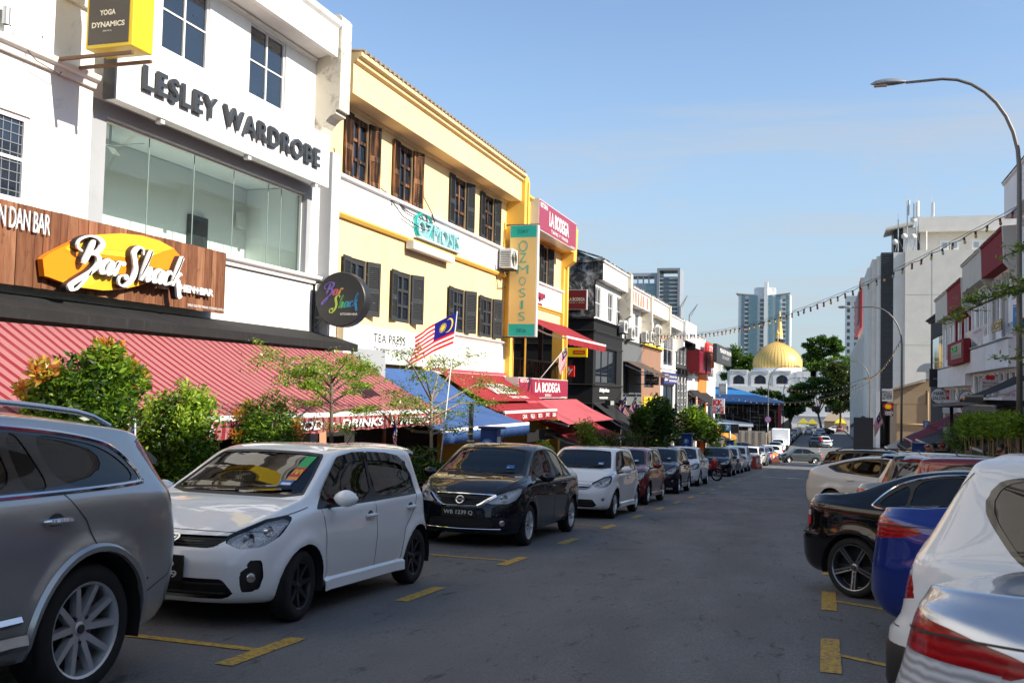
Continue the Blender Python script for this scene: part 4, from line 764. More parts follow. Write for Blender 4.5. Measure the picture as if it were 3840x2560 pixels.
t=box_sign('small red square coffee sign with white slanted letters',CF(39.5),PY(2110,1400,39.5).x,PY(2153,1400,39.5).x,PY(2110,1411,39.5).z,PY(2110,1370,39.5).z,-.1,0,P_RED,P_RED,border=.005);a,b_=PY(2114,1404,39.5),PY(2149,1376,39.5);ftext('illy',t,P_WHITE,CF(39.5),a.x,b_.x,a.z,b_.z,.012,bold=.02,shear=.25)
C=CF(43.6);a,b_=PY(2124,1338,43.6),PY(2203,1304,43.6);t=box_sign('yellow bank sign box with red panel on the black wall',C,a.x,b_.x,a.z,b_.z,-.05,.12,P_YEL,P_YEL,border=.01);slab(t,'red_panel',P_RED,C,lerp(a.x,b_.x,.36),lerp(a.x,b_.x,.92),lerp(a.z,b_.z,.3),lerp(a.z,b_.z,.72),.12,.13);ftext('AmBank',t,P_YEL,C,lerp(a.x,b_.x,.42),lerp(a.x,b_.x,.86),lerp(a.z,b_.z,.4),lerp(a.z,b_.z,.62),.132)
kB=lambda x,y,X=-9.9:PX(2000+x*700/2350,1350+y*700/2350,X)
t=thing('letter_sign','white raised lettering on the charcoal fascia of the corner shophouse','sign',(-9.9,46,1.1));a,b_=kB(840,415),kB(955,355);ftext('Antipodean',t,P_WHITE,LF(-9.95),a.y,b_.y,a.z,b_.z,0,.05,bold=.04);a,b_=kB(842,488),kB(945,462);ftext('COFFEE.CAFE.CUISINE',t,P_WHITE,LF(-9.95),a.y,b_.y,a.z,b_.z,0,.02,bold=.02)
for u in(45.2,48.4):t=thing('flood_lamp','black flood lamp on the charcoal fascia, '+('nearer' if u<46 else'farther')+' of the pair','lamp',(-9.6,u,.95));slab(t,'housing',BLKM,L,u,u+.9,.95,1.2,.3,.55);slab(t,'lamp_glass',M('lamp_glass',(.4,.42,.4),.2),L,u+.06,u+.84,.98,1.17,.551,.556);slab(t,'bracket',BLKM,L,u+.4,u+.5,1.0,1.05,0,.3)
awning('blue canvas awning, upper and steeper one',L,18.75,24.1,2.02,.3,1.26,1.5,F_BLUE,0,None,False)
awning('blue canvas awning with white bar, lower one reaching to the kerb',L,18.1,24.0,1.25,1.5,.76,2.9,F_BLUE,.24)
t=awning('red canvas awning with white lettering, upper steep one',L,24.7,30.2,2.02,.2,1.27,1.6,F_RED,0,None,False);p_,q_=L.p(24.7,2.02,.2),L.p(24.7,1.27,1.6);sd_=(p_-q_).normalized();lettering('LA BODEGA',t,P_WHITE,L.p(26.5,1.46,1.255),(0,1,0),sd_,2.1,.62,.0,.03);lettering('TAPAS Y VINOS',t,P_WHITE,L.p(27.2,1.34,1.475),(0,1,0),sd_,1.7,.14,.0,.03,spacing=1.3)
t=awning('red canvas awning with lettered valance, lower one',L,24.7,29.9,1.2,1.5,1.0,2.05,F_RED,.24)
for i,s_ in enumerate(('CAVA','PAELLA','FIESTA','JEREZ','GINEBRA')):ftext(s_,t,P_WHITE,L,26.1+i*.78,26.1+i*.78+.42,.80,.92,2.12,bold=.02)
slab(t,'wall_strip',F_PINK,L,24.6,31.0,1.98,2.12,.05,.1)
t=awning('faded pink red awning beside the red box sign',L,30.2,37.2,1.28,.9,.55,2.4,F_PINK,0,None);awning('red canvas awning hanging lowest below the faded one',L,31.6,38.6,.55,1.0,-.15,2.6,F_RED,0,P_STEELB)
awning('red canvas awning shading the open terrace',L,31.6,37.6,4.1,.3,3.36,1.9,F_RED,.22)
t=thing('shop_sign','black board with white slanted letters behind the lowest red awning','sign',(-9,33,0.3));slab(t,'board',P_BLACK,LF(-8.6),29,34.5,.0,.35,-.05,0);ftext('Antipodean',t,P_WHITE,LF(-8.6),30.9,33.2,.07,.25,.004,shear=.3,spacing=1.2)
awning('dark grey canvas awning at the black corner shophouse',L,44.0,50.3,1.0,.1,-.15,1.9,F_BLK,.22,BLKM);awning('brown canvas awning over the balcony of the grey front',L,50.8,56.2,3.25,.1,2.6,1.6,F_BRN,.15,None);awning('dark brown canvas awning over the brown shopfront',L,51.0,60.5,.55,.2,-.75,2.6,F_BRN,.1,P_STEELB);awning('brown canvas awning next to the tree crown',L,61,68.5,.2,.2,-1.2,2.6,F_BRN,.15,P_STEELB);awning('small black canvas awning on the white front',L,76.2,82,1.9,.1,.9,1.4,F_BLK,.2,None);awning('small black canvas awning on the orange front',L,82.6,88.6,1.7,.1,.8,1.4,F_BLK,.2,None);awning('orange canvas awning at the row end',L,83,89,-.8,.2,-2.0,2.6,fabric('orange_canvas',(.7,.25,.03)),.2,None)
def pic(label,X,x0,y0,x1,y1,face,txt=(),th=.15,edge=None,k=None):
 a,b_=PX(x0,y1,X),PX(x1,y0,X);F=LF(X);zt=PX(x0,y0,X).z;zb=PX(x0,y1,X).z;t=box_sign(label,F,a.y,b_.y,zb,zt,-th,0,face,edge or face,border=.02)
 for s_,u0,u1,v0,v1,m in txt:ftext(s_,t,m,F,lerp(a.y,b_.y,u0),lerp(a.y,b_.y,u1),lerp(zb,zt,v0),lerp(zb,zt,v1),.01,bold=.02)
 return t
pic('navy blue sign with white lettering on the pink front',-9.8,2489,1393,2540,1438,P_NAVY,[('209',.05,.3,.25,.85,P_WHITE),('RESTORAN DAN RUMAH TUMPANGAN',.38,.96,.55,.75,P_WHITE),('SIGNATURE ROOMS & SUITES',.38,.96,.2,.4,P_WHITE)])
pic('red projecting box sign with white letters over the red louvred boxes',-9.0,2650,1285,2687,1320,P_RED,[('STYL',.25,.7,.25,.85,P_WHITE)]);pic('dark grey billboard leaning out at the row end',-8.0,2687,1287,2743,1357,P_CHAR,[('MONARCHY NINA ETN',.2,.97,.6,.85,P_WHITE),('SALON & ACADEMY',.35,.85,.3,.5,P_GREY)],.3)
for i,(a,b_)in enumerate(((75.5,79.2),(80.4,83.6))):
 t=thing('louvred_box','dark red slatted louvre box, '+('left' if i==0 else'right')+' one under the red sign','louvre',(-9.4,a,3.2));slab(t,'casing',MAROONW,L,a,b_,3.2,4.85,.02,.95)
 for j in range(16):slab(t,'slat',P_MAR,L,a+.05,b_-.05,3.25+j*.1,3.31+j*.1,.951,.99)
C=CF(72.);a,b_=PY(2671,1550,72),PY(2717,1494,72);t=box_sign('white and red projecting convenience store sign with blue numerals',C,a.x,b_.x,a.z,b_.z,-.2,0,P_WHITE,P_WHITE,border=.02);w,h=b_.x-a.x,b_.z-a.z
ftext('KK',t,P_RED,C,a.x+.06*w,a.x+.86*w,a.z+.52*h,a.z+.93*h,.01,bold=.05);slab(t,'panel',P_RED,C,a.x+.03*w,a.x+.3*w,a.z+.04*h,a.z+.46*h,.0,.01);slab(t,'panel',P_RED,C,a.x+.66*w,a.x+.97*w,a.z+.04*h,a.z+.46*h,.0,.01);ftext('24',t,P_NAVY,C,a.x+.33*w,a.x+.63*w,a.z+.06*h,a.z+.44*h,.012,bold=.04);ftext('BUKA',t,P_WHITE,C,a.x+.05*w,a.x+.28*w,a.z+.1*h,a.z+.4*h,.012);ftext('JAM',t,P_WHITE,C,a.x+.69*w,a.x+.95*w,a.z+.1*h,a.z+.4*h,.012)
C=CF(54.);a,b_=PY(2419,1440,54),PY(2470,1406,54);t=box_sign('black projecting sign with barcode stripes',C,a.x,b_.x,a.z,b_.z,-.15,0,P_BLACK,P_BLACK,border=.02);w,h=b_.x-a.x,b_.z-a.z;ftext('BAR-CODE',t,P_WHITE,C,a.x+.08*w,a.x+.92*w,a.z+.36*h,a.z+.62*h,.008,bold=.01);mb=MB()
for i in range(30):u=a.x+w*(.08+.84*i/30);[C.box(mb,u,u+w*rng.uniform(.006,.016),z0,z1,.0,.009)for z0,z1 in((a.z+.68*h,a.z+.86*h),(a.z+.12*h,a.z+.3*h))]
tag(mb.build('barcode',P_GREY,t),kind='stuff');mb=MB();mb.bar((-10,54.07,b_.z),(b_.x,54.07,b_.z+.02),.04);mb.bar((-10,54.07,a.z),(b_.x,54.07,a.z-.02),.04);mb.build('bracket',BLKM,t)
C=CF(76.);a,b_=PY(2695,1476,76),PY(2724,1437,76);t=box_sign('pale grey projecting sign with upright letters at the row end',C,a.x,b_.x,a.z,b_.z,-.6,0,P_GREY,P_WHITE,border=.03);ftext('UNIMEDIGN',t,P_WHITE,C,lerp(a.x,b_.x,.12),lerp(a.x,b_.x,.9),lerp(a.z,b_.z,.25),lerp(a.z,b_.z,.75),.01)
p=PX(2575,1235,-9.2);t=thing('roof_sign','white roof sign with brown letters above the pink front','sign',p);q=PX(2612,1280,-9.2);slab(t,'board',P_WHITE,LF(-9.2),p.y,q.y,q.z-.2,p.z+.6,-.15,0);ftext('SHADOW',t,P_BRN,LF(-9.2),lerp(p.y,q.y,.3),lerp(p.y,q.y,.9),lerp(q.z,p.z,.3),lerp(q.z,p.z,.75),.004,bold=.03)
# -------------------------- beyond the junction: hoarding, shed, mosque, towers
HOARD=M('beige_hoarding',(.36,.31,.24),.7,0,.15,2)
def hoarding(label,a,b,z0,z1):
 t=thing('hoarding',label,'fence',((a[0]+b[0])/2,(a[1]+b[1])/2,z0));a,b=Vector((*a,0)),Vector((*b,0));n=int((b-a).length/.9);d=(b-a).normalized();s=d.cross(Vector((0,0,1)))
 for i in range(n):
  p=a+(b-a)*(i+.5)/n;w=(b-a).length/n;mb=MB();mb.obox(p+Vector((0,0,(z0+z1)/2)),d*w*.47,s*.03,Vector((0,0,(z1-z0)/2+.02*(i%3))));mb.obox(p+d*w*.0+s*.05+Vector((0,0,(z0+z1)/2)),d*w*.12,s*.03,Vector((0,0,(z1-z0)/2-.02)));mb.build('panel',HOARD,t)
 return t
hoarding('beige corrugated hoarding facing the junction',(-23,140),(-7.7,140),-6.2,-3.3);hoarding('beige corrugated hoarding running along the far street',(-7.7,140.3),(-7.7,232),-7.2,-3.6)
ROOFB=NT('blue_metal_roof');w_=ROOFB.n('TexWave');ROOFB.l(ROOFB.co(),w_.inputs[0]);w_.inputs['Scale'].default_value=2.2;ROOFB.pbr((.02,.17,.42),.45,0,.5,normal=ROOFB.bump(w_.outputs[0],.5,.05));ROOFB=ROOFB.m
t=thing('site_shed','scrap timber shed under a bright blue hipped metal roof','building',(-14,175,-6));Ys=168.
e0,e1,rd=PY(2700,1504,Ys),PY(2935,1506,Ys),PY(2737,1451,Ys+7)
x0,x1,ze,zr=e0.x,e1.x,e0.z,rd.z;xr_=rd.x;mb=MB();A_,B_,C_,D_=Vector((x0-4,Ys,ze)),Vector((x1,Ys,ze)),Vector((x1,Ys+16,ze)),Vector((x0-4,Ys+16,ze));r0,r1=Vector((x0-4,Ys+8,zr)),Vector((xr_,Ys+8,zr));mb.quad(A_,B_,r1,r0);mb.quad(B_,C_,r1);mb.quad(C_,D_,r0,r1);mb.build('roof',ROOFB,t);mb=MB();mb.box(x0-4,x1-.1,Ys+.05,Ys+15.9,ze-.35,ze-.02);mb.build('eaves',paint('roof_edge_blue',(.01,.05,.14)),t)
SCRAP=[M('scrap_timber_%s'%n,c,.9,0,.4,3)for n,c in(('brown',(.17,.09,.06)),('tan',(.34,.25,.15)),('dark',(.07,.045,.035)),('grey',(.3,.28,.25)))]
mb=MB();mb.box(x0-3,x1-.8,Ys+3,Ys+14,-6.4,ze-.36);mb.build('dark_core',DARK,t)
for i in range(150):
 x=rng.uniform(x0-2,x1-.8);z=rng.uniform(-5.5,ze-.6);L_=rng.uniform(.8,3.2);a=rng.choice((0,math.pi/2,math.pi/2,rng.uniform(-.5,.5)));mb=MB();c=Vector((x,Ys+rng.uniform(.4,2.9),z));zz=min(z+abs(math.sin(a))*L_/2,ze-.4);d=Vector((math.cos(a),0,math.sin(a)));mb.bar(c-d*L_/2,c+d*L_/2,rng.uniform(.1,.35),.05);mb.build('board',SCRAP[rng.randrange(4)],t)
mb=MB();mb.box(x1-.75,x1-.2,Ys+.5,Ys+.8,-5.5,ze-.4);mb.build('banner',paint('banner_crimson',(.3,.01,.03)),t)
t=thing('lean_to_roof','small grey corrugated lean-to roof behind the hoarding','roof',(-17,150,-5));a,b_=PY(2725,1582,152),PY(2817,1600,150);mb=MB();mb.hexa([(a.x-2,156,a.z+.3),(b_.x,154,b_.z+.3),(b_.x+.3,150,b_.z),(a.x-2,150,b_.z+.0),(a.x-2,156,a.z+.4),(b_.x,154,b_.z+.4),(b_.x+.3,150,b_.z+.1),(a.x-2,150,b_.z+.1)]);mb.build('sheet',P_GREY,t)
for x in(a.x,b_.x-.5):mb=MB();mb.box(x,x+.4,151,151.4,-6.5,b_.z);mb.build('post',P_WHITE,t)
YM=350.;kC=lambda x,y,Y=YM:PY(2600+x*700/2350,1000+y*700/2350,Y)
GOLD=NT('gilded_dome');GOLD.pbr(GOLD.mix(GOLD.noise(GOLD.co(),.3,4),(.74,.47,.12),(.84,.6,.22)),.5,.22,.5,normal=GOLD.bump(GOLD.noise(GOLD.co(),1.2,3),.15,.3));GOLD=GOLD.m
MW=wall_mat('mosque_white',(.78,.78,.78),(.6,.6,.6),.2,.2,.1);MG=paint('mosque_grey_trim',(.42,.42,.45))
t=thing('mosque','white mosque with golden onion dome and arched windows at the street end','building',(0,YM,-10));dc=kC(1043,1270);Rd=(kC(1367,1180).x-kC(720,1180).x)/2;Hd=kC(1043,915).z-dc.z
prof=[(.965,0),(.99,.06),(1.,.16),(.985,.28),(.93,.42),(.83,.56),(.68,.69),(.5,.80),(.32,.885),(.16,.945),(.05,.98),(0.012,1.0)];mb=MB();YC=YM+Rd;mb.lathe([(Rd*a,Hd*b)for a,b in prof],44,(dc.x,YC,dc.z),'z');dm=mb.build('dome',GOLD,t,True)
for i in range(44):a=2*math.pi*(i+.5)/44;m=MB();m.tube([Vector((dc.x+Rd*r_*1.003*math.cos(a),YC+Rd*r_*1.003*math.sin(a),dc.z+Hd*h_))for r_,h_ in prof[:-1]],.045,4);m.build('rib',M('dome_seam',(.3,.18,.04),.6,.3),dm)
mb=MB();mb.tube([(dc.x,YC,dc.z+Hd*.99),(dc.x,YC,kC(1035,790,YC).z)],[.28,.1],8);mb.lathe([(0,-.6),(.5,-.3),(.6,0),(.5,.3),(0,.6)],12,(dc.x,YC,kC(1035,840,YC).z),'z');mb.build('finial',GOLD,dm,True)
mb=MB();mb.lathe([(Rd*.97,-2.4),(Rd*.97,.02),(0,.02)],44,(dc.x,YC,dc.z),'z');mb.build('drum',MW,t)
xl,xr2=kC(433,1400).x,kC(1648,1400).x;zt=kC(600,1297).z;zbm=kC(600,1495).z;C=CF(YM-2);xm2=kC(1290,1400).x
mb=MB();mb.box(xl,xr2,YM-1.5,YM+26,-10,zt-.4);mb.box(xl-2,xm2,YM-2.5,YM-1.51,-10,zbm);mb.build('hall',MW,t)
for cx_,w_ in((578,250),(845,250),(1120,250)):
 a,b_=kC(cx_-w_*.45,1300),kC(cx_+w_*.45,1490);xc,hw=(a.x+b_.x)/2,(b_.x-a.x)/2;wz0,wz1=kC(cx_,1475).z,kC(cx_,1365).z;ww=(kC(cx_+73,1400).x-kC(cx_-73,1400).x)/2
 fr=MB();C.box(fr,xc-hw,xc-ww,zbm,zt,-.5,.3);C.box(fr,xc+ww,xc+hw,zbm,zt,-.5,.3);C.box(fr,xc-ww,xc+ww,wz1+.05,zt,-.5,.3);C.box(fr,xc-ww,xc+ww,zbm,wz0,-.5,.3)
 for sg in(1,-1):fr.prism([C.p(xc+sg*ww*1.01,wz1-1.3,-.5),C.p(xc+sg*ww*1.01,wz1+.1,-.5),C.p(xc,wz1+.1,-.5),C.p(xc+sg*ww*.35,wz1-.18,-.5),C.p(xc+sg*ww*.75,wz1-.5,-.5)],C.p(0,0,0),C.p(0,0,.8))
 w=fr.build('window_bay',MW,t);m=MB();C.box(m,xc-ww,xc+ww,wz0,wz1+.1,-.45,-.4);m.build('window',paint('stained_glass_dark',(.02,.02,.05),.2),w)
 for j in range(6):m=MB();u=xc-ww+ww/3*j;C.box(m,u+.05,u+ww/3-.05,wz0,wz1-.6,-.4,-.36);m.build('pane',paint(('pane_brown','pane_blue','pane_green')[j%3],((.06,.035,.01),(.01,.015,.09),(.01,.04,.04))[j%3],.2),w)
 m=MB();C.box(m,xc-hw*.85,xc-hw*.8,wz1+.3,zt-.4,.3,.36);C.box(m,xc+hw*.8,xc+hw*.85,wz1+.3,zt-.4,.3,.36);C.box(m,xc-hw*.85,xc+hw*.85,zt-.6,zt-.35,.361,.4);m.bar(C.p(xc-hw*.8,wz1+.4,.33),C.p(xc,wz1+1.3,.33),.3,.06);m.bar(C.p(xc+hw*.8,wz1+.4,.33),C.p(xc,wz1+1.3,.33),.3,.06);m.build('trim',MG,w)
for i in range(4):
 u=lerp(xm2,xr2,i/4);m=MB();C.box(m,u+.2,u+2.0,zbm-4,zt-.1,-.4,.1-.25*i);b_=m.build('pier',MW,t);q=MB();C.box(q,u+.7,u+1.5,zbm,zt-2.2,.1-.25*i,.13-.25*i);q.build('niche',MG,b_)
C2=CF(YM-8);t2=thing('annex','white two storey mosque annex half hidden by the spreading tree','building',(8,YM-8,-10));a,b_=PY(2960,1620,YM-8),PY(3195,1500,YM-8);mb=MB();C2.wall(mb,a.x,b_.x,-10,b_.z+2,[(a.x+3+i*4,a.x+5.2+i*4,-3.5,-1.5)for i in range(4)],.3);mb.build('wall',MW,t2)
for i in range(4):window(t2,C2,a.x+3+i*4,a.x+5.2+i*4,-3.5,-1.5,2,1,d=-.2)
slab(t2,'floor_band',MG,C2,a.x,b_.x,-5.2,-4.8,0,.4)
pk=kC(1080,560,385.);pb=kC(1085,888,385.);hw=(kC(1132,880,385.).x-kC(1042,880,385.).x)/2;t=thing('minaret','golden spire of a white minaret behind the dome','tower',(pb.x,385,-10));mb=MB();mb.lathe([(hw,pb.z),(hw*.12,pk.z),(0,pk.z)],10,(pb.x,385,0),'z');mb.build('spire',GOLD,t);mb=MB();mb.lathe([(hw*.85,-10),(hw*.85,pb.z-2.5),(hw*.98,pb.z-2.4),(hw*.98,pb.z-.01),(0,pb.z)],10,(pb.x,385,0),'z');mb.build('shaft',MW,t)
for i in range(5):a=math.pi*(1.1+.2*i);m=MB();m.obox((pb.x+hw*.86*math.cos(a),385+hw*.86*math.sin(a),pb.z-1.3),(.35*-math.sin(a),.35*math.cos(a),0),(.25*math.cos(a),.25*math.sin(a),0),(0,0,.7));m.build('opening',DARK,t)
YT=860.;kT=lambda x,y:PY(2600+x*700/2350,1000+y*700/2350,YT);TG=NT('tower_teal_glass');TG.pbr(TG.mix(TG.noise(TG.co(scale=(.3,1,.3)),1.2,2),(.12,.24,.3),(.24,.4,.46)),.12,.2,.8);TG=TG.m;TD=paint('tower_window_dark',(.16,.2,.22),.2)  # tower glass lightened in its base colour to stand in for distance haze
t=thing('apartment_tower','white apartment tower with teal glass bays behind the mosque dome','building',(kT(890,800).x,YT,-10));xa,xb=kT(563,800).x,kT(1218,800).x;zT=kT(890,345).z;Wt=xb-xa;mb=MB();mb.box(xa,xb,YT,YT+30,-10,zT);mb.build('core',P_WHITE,t);fl=25;zlo=-8;fh=(zT-zlo)/fl
bays=[('g',.06,.125,.5),('b',.13,.20,.2),('g',.215,.37,1.5),('b',.42,.50,.4),('g',.515,.665,2.2),('g',.72,.815,1.3),('b',.85,.905,.2),('g',.915,.98,.3)]
for kd,f0,f1,pr in bays:
 u0,u1=xa+Wt*f0,xa+Wt*f1
 if kd=='g':
  m=MB();m.box(u0,u1,YT-pr,YT,zlo,zT-1);g=m.build('glass_bay',TG,t)
  for f in range(fl):q=MB();q.box(u0-.05,u1+.05,YT-pr-.15,YT-pr-.01,zlo+f*fh,zlo+f*fh+.18);q.build('mullion',P_GREY,g)
  for j in range(1,4):q=MB();u=lerp(u0,u1,j/4);q.box(u-.06,u+.06,YT-pr-.13,YT-pr-.02,zlo,zT-1);q.build('mullion',P_GREY,g)
 else:
  for f in range(fl-1):m=MB();z=zlo+f*fh;m.box(u0,u1,YT-.12,YT-.01,z+.9,z+fh-.3);w=m.build('window',TD,t);q=MB();q.box(u0-.2,u1+.2,YT-1.3,YT-.13,z,z+.75);q.build('balcony',P_WHITE,w)
mb=MB();mb.box(xa+Wt*.3,xa+Wt*.7,YT+2,YT+20,zT,zT+6);mb.box(xa+Wt*.5,xa+Wt*.57,YT-3,YT+4,zT-60,zT+10);mb.build('roof_block',P_WHITE,t);mb=MB();mb.hexa([(xa-2,YT-2,zT+.2),(xa+Wt*.3,YT-2,zT-1.2),(xa+Wt*.3,YT+20,zT-1.2),(xa-2,YT+20,zT+.2),(xa-2,YT-2,zT+.9),(xa+Wt*.3,YT-2,zT-.5),(xa+Wt*.3,YT+20,zT-.5),(xa-2,YT+20,zT+.9)]);mb.hexa([(xb-Wt*.28,YT-2,zT-1.2),(xb,YT-2,zT+.4),(xb,YT+20,zT+.4),(xb-Wt*.28,YT+20,zT-1.2),(xb-Wt*.28,YT-2,zT-.5),(xb,YT-2,zT+1.1),(xb,YT+20,zT+1.1),(xb-Wt*.28,YT+20,zT-.5)]);mb.build('wing_roof',P_GREY,t)
YO=700.;kA=lambda x,y:PY(2000+x*700/2350,900+y*700/2350,YO);OG=paint('office_grey_blue',(.38,.42,.49),.4);OG2=paint('office_steel',(.27,.29,.33),.4)  # office greys lightened too, distance haze put into the colour
t=thing('office_tower','glass office tower framed by a tall grey portal','building',(kA(1700,900).x,YO,-10));x0,x1,z1=kA(1555,600).x,kA(1845,600).x,kA(1700,352).z;w=kA(1585,600).x-x0
mb=MB();mb.box(x0,x0+w,YO,YO+20,-10,z1);mb.box(x1-w,x1,YO,YO+20,-10,z1);mb.box(x0+w,x1-w,YO,YO+20,z1-w,z1);mb.build('portal',OG2,t);zt2=kA(1700,455).z;mb=MB();mb.box(x0+w,x1-w-1,YO+3,YO+20,-10,zt2);tb=mb.build('tower',TD,t)
for i in range(26):m=MB();z=zt2-1-i*2.9;m.box(x0+w*.2,x0+w*2.6,YO+1.5,YO+2.98,z-.7,z);m.box(x0+w*5,x1-w*1.2,YO+1.5,YO+2.98,z-.7,z);tag(m.build('floor_slab',P_WHITE,tb),kind='stuff');m=MB();m.box(x0+w*2.62,x0+w*4.98,YO+2.2,YO+2.99,z-.4,z);m.build('mullion',OG,tb)
t=thing('office_block','grey blue office block with open roof frame beside the portal tower','building',(kA(1350,900).x,YO+5,-10));xs0,xs1,zs=kA(1150,600).x,kA(1552,600).x,kA(1350,405).z;mb=MB();mb.box(xs0-6,xs1,YO+5,YO+25,-10,kA(1300,535).z);mb.build('body',OG,t);mb=MB();mb.box(xs0-6,xs1,YO+5,YO+25,kA(1300,445).z,zs);mb.box(xs1-2.6,xs1,YO+4.9,YO+25.1,-10,zs);mb.build('roof_frame',OG,t)
for i in range(5):m=MB();u=lerp(xs0,xs1-3,i/5);m.box(u,u+.9,YO+5.2,YO+6,kA(1300,535).z,kA(1300,445).z);m.build('column',OG2,t)
m=MB();m.box(kA(1412,600).x,kA(1520,600).x,YO+4.6,YO+4.95,-10,kA(1450,540).z);g=m.build('glass_bay',TG,t)
for i in range(14):q=MB();z=kA(1450,560).z-i*4;q.box(kA(1412,600).x,kA(1520,600).x,YO+4.4,YO+4.59,z,z+.4);q.build('mullion',OG2,g)
for i,(a,b_)in enumerate((((1852,830),(1940,700)),((1965,940),(2070,805)))):p,q=kA(*a),kA(*b_);t=thing('tower_crane','thin lattice crane jib against the sky, '+('left' if i==0 else'right')+' of the two','crane',p);mb=MB();mb.bar(p,q,.5);mb.bar(p+Vector((1.2,0,-1)),q,.3);[mb.bar(p.lerp(q,j/9),(p+Vector((1.2,0,-1))).lerp(q,(j+.5)/9),.25)for j in range(9)];mb.build('jib',P_GREY,t);mb=MB();mb.bar(Vector((p.x,p.y,-10)),p,.8);mb.build('mast',P_GREY,t)
for px,py,c in((3012,1578,'olive'),(3046,1580,'olive'),(3152,1577,'yellow')):
 p=PY(px,py,322.);g=zg(322);t=thing('market_tent',{3012:'olive pyramid tent, left one at the far street end',3046:'olive pyramid tent, right one at the far street end',3152:'bright yellow pyramid tent by the low brown roof'}[px],'tent',(p.x,322,g));m=paint('tent_'+c,(.35,.3,.03)if c=='olive' else(.8,.6,.02));zz=p.z-.6;mb=MB();ap=Vector((p.x,322,p.z+1.0))
 cs_=[Vector((p.x+a*1.7,322+b_*1.7,zz))for a,b_ in((-1,-1),(1,-1),(1,1),(-1,1))]
 for i in range(4):mids=(cs_[i]+cs_[(i+1)%4])/2;mb.quad(cs_[i],cs_[(i+1)%4],ap);mb.quad(cs_[i],cs_[(i+1)%4],cs_[(i+1)%4]-Vector((0,0,.3)),cs_[i]-Vector((0,0,.3)))
 mb.build('canopy',m,t)
 for c_ in cs_:mb=MB();mb.tube([c_,Vector((c_.x,c_.y,g))],.05,5);mb.build('leg',STEEL,t)
a,b_=PY(3085,1560,330),PY(3180,1580,330);t=thing('stall','low stall with wide brown hipped roof at the street end','building',(a.x,330,-9));mb=MB();ap0,ap1=Vector(((a.x*.7+b_.x*.3),334,a.z+1.2)),Vector(((a.x*.4+b_.x*.6),334,a.z+1.2));q=[Vector((a.x,329,b_.z)),Vector((b_.x,329,b_.z)),Vector((b_.x,339,b_.z)),Vector((a.x,339,b_.z))];mb.quad(q[0],q[1],ap1,ap0);mb.quad(q[1],q[2],ap1);mb.quad(q[2],q[3],ap0,ap1);mb.quad(q[3],q[0],ap0);mb.build('roof',ROOFT,t);mb=MB();mb.box(a.x+.5,b_.x-.5,330,338,-9.5,b_.z-.02);mb.build('wall',BEI,t)
# -------------------------- car builder
def pch(pts):
 x,y=np.array(sorted(pts)).T;h=np.diff(x);d=np.diff(y)/h;m=np.zeros(len(x));m[0]=d[0];m[-1]=d[-1]
 for i in range(1,len(x)-1):
  if d[i-1]*d[i]>0:w1,w2=2*h[i]+h[i-1],h[i]+2*h[i-1];m[i]=(w1+w2)/(w1/d[i-1]+w2/d[i])
 def f(q):
  q=np.clip(np.asarray(q,float),x[0],x[-1]);i=np.clip(np.searchsorted(x,q,'right')-1,0,len(h)-1);t=(q-x[i])/h[i]
  return(2*t**3-3*t**2+1)*y[i]+(t**3-2*t**2+t)*h[i]*m[i]+(-2*t**3+3*t**2)*y[i+1]+(t**3-t**2)*h[i]*m[i+1]
 return f
def bspline_basis(n,ts,deg=3):
 kn=np.concatenate([np.zeros(deg),np.linspace(0,1,n-deg+1),np.ones(deg)]);B=np.zeros((len(ts),n))
 for r,t in enumerate(ts):
  t=min(t,1-1e-9);b=np.array([1. if kn[i]<=t<kn[i+1]else 0. for i in range(len(kn)-1)])
  for d in range(1,deg+1):
   nb=np.zeros(len(kn)-1-d)
   for i in range(len(nb)):
    a=(t-kn[i])/(kn[i+d]-kn[i])*b[i]if kn[i+d]>kn[i]else 0.;c=(kn[i+d+1]-t)/(kn[i+d+1]-kn[i+1])*b[i+1]if kn[i+d+1]>kn[i+1]else 0.;nb[i]=a+c
   b=nb
  B[r]=b
 return B
def sdf_poly(px,py,P,rnd=0.):
 P=np.array(P,float);d=np.full(len(px),1e9);ins=np.zeros(len(px),bool);n=len(P)
 for i in range(n):
  a,b=P[i],P[(i+1)%n];e=b-a;wx,wy=px-a[0],py-a[1];t=np.clip((wx*e[0]+wy*e[1])/(e@e+1e-12),0,1)
  d=np.minimum(d,(wx-e[0]*t)**2+(wy-e[1]*t)**2);c=(a[1]>py)!=(b[1]>py)
  ins^=c&(px<(b[0]-a[0])*(py-a[1])/(b[1]-a[1]+1e-12)+a[0])
 d=np.sqrt(d);return np.where(ins,-d,d)-rnd
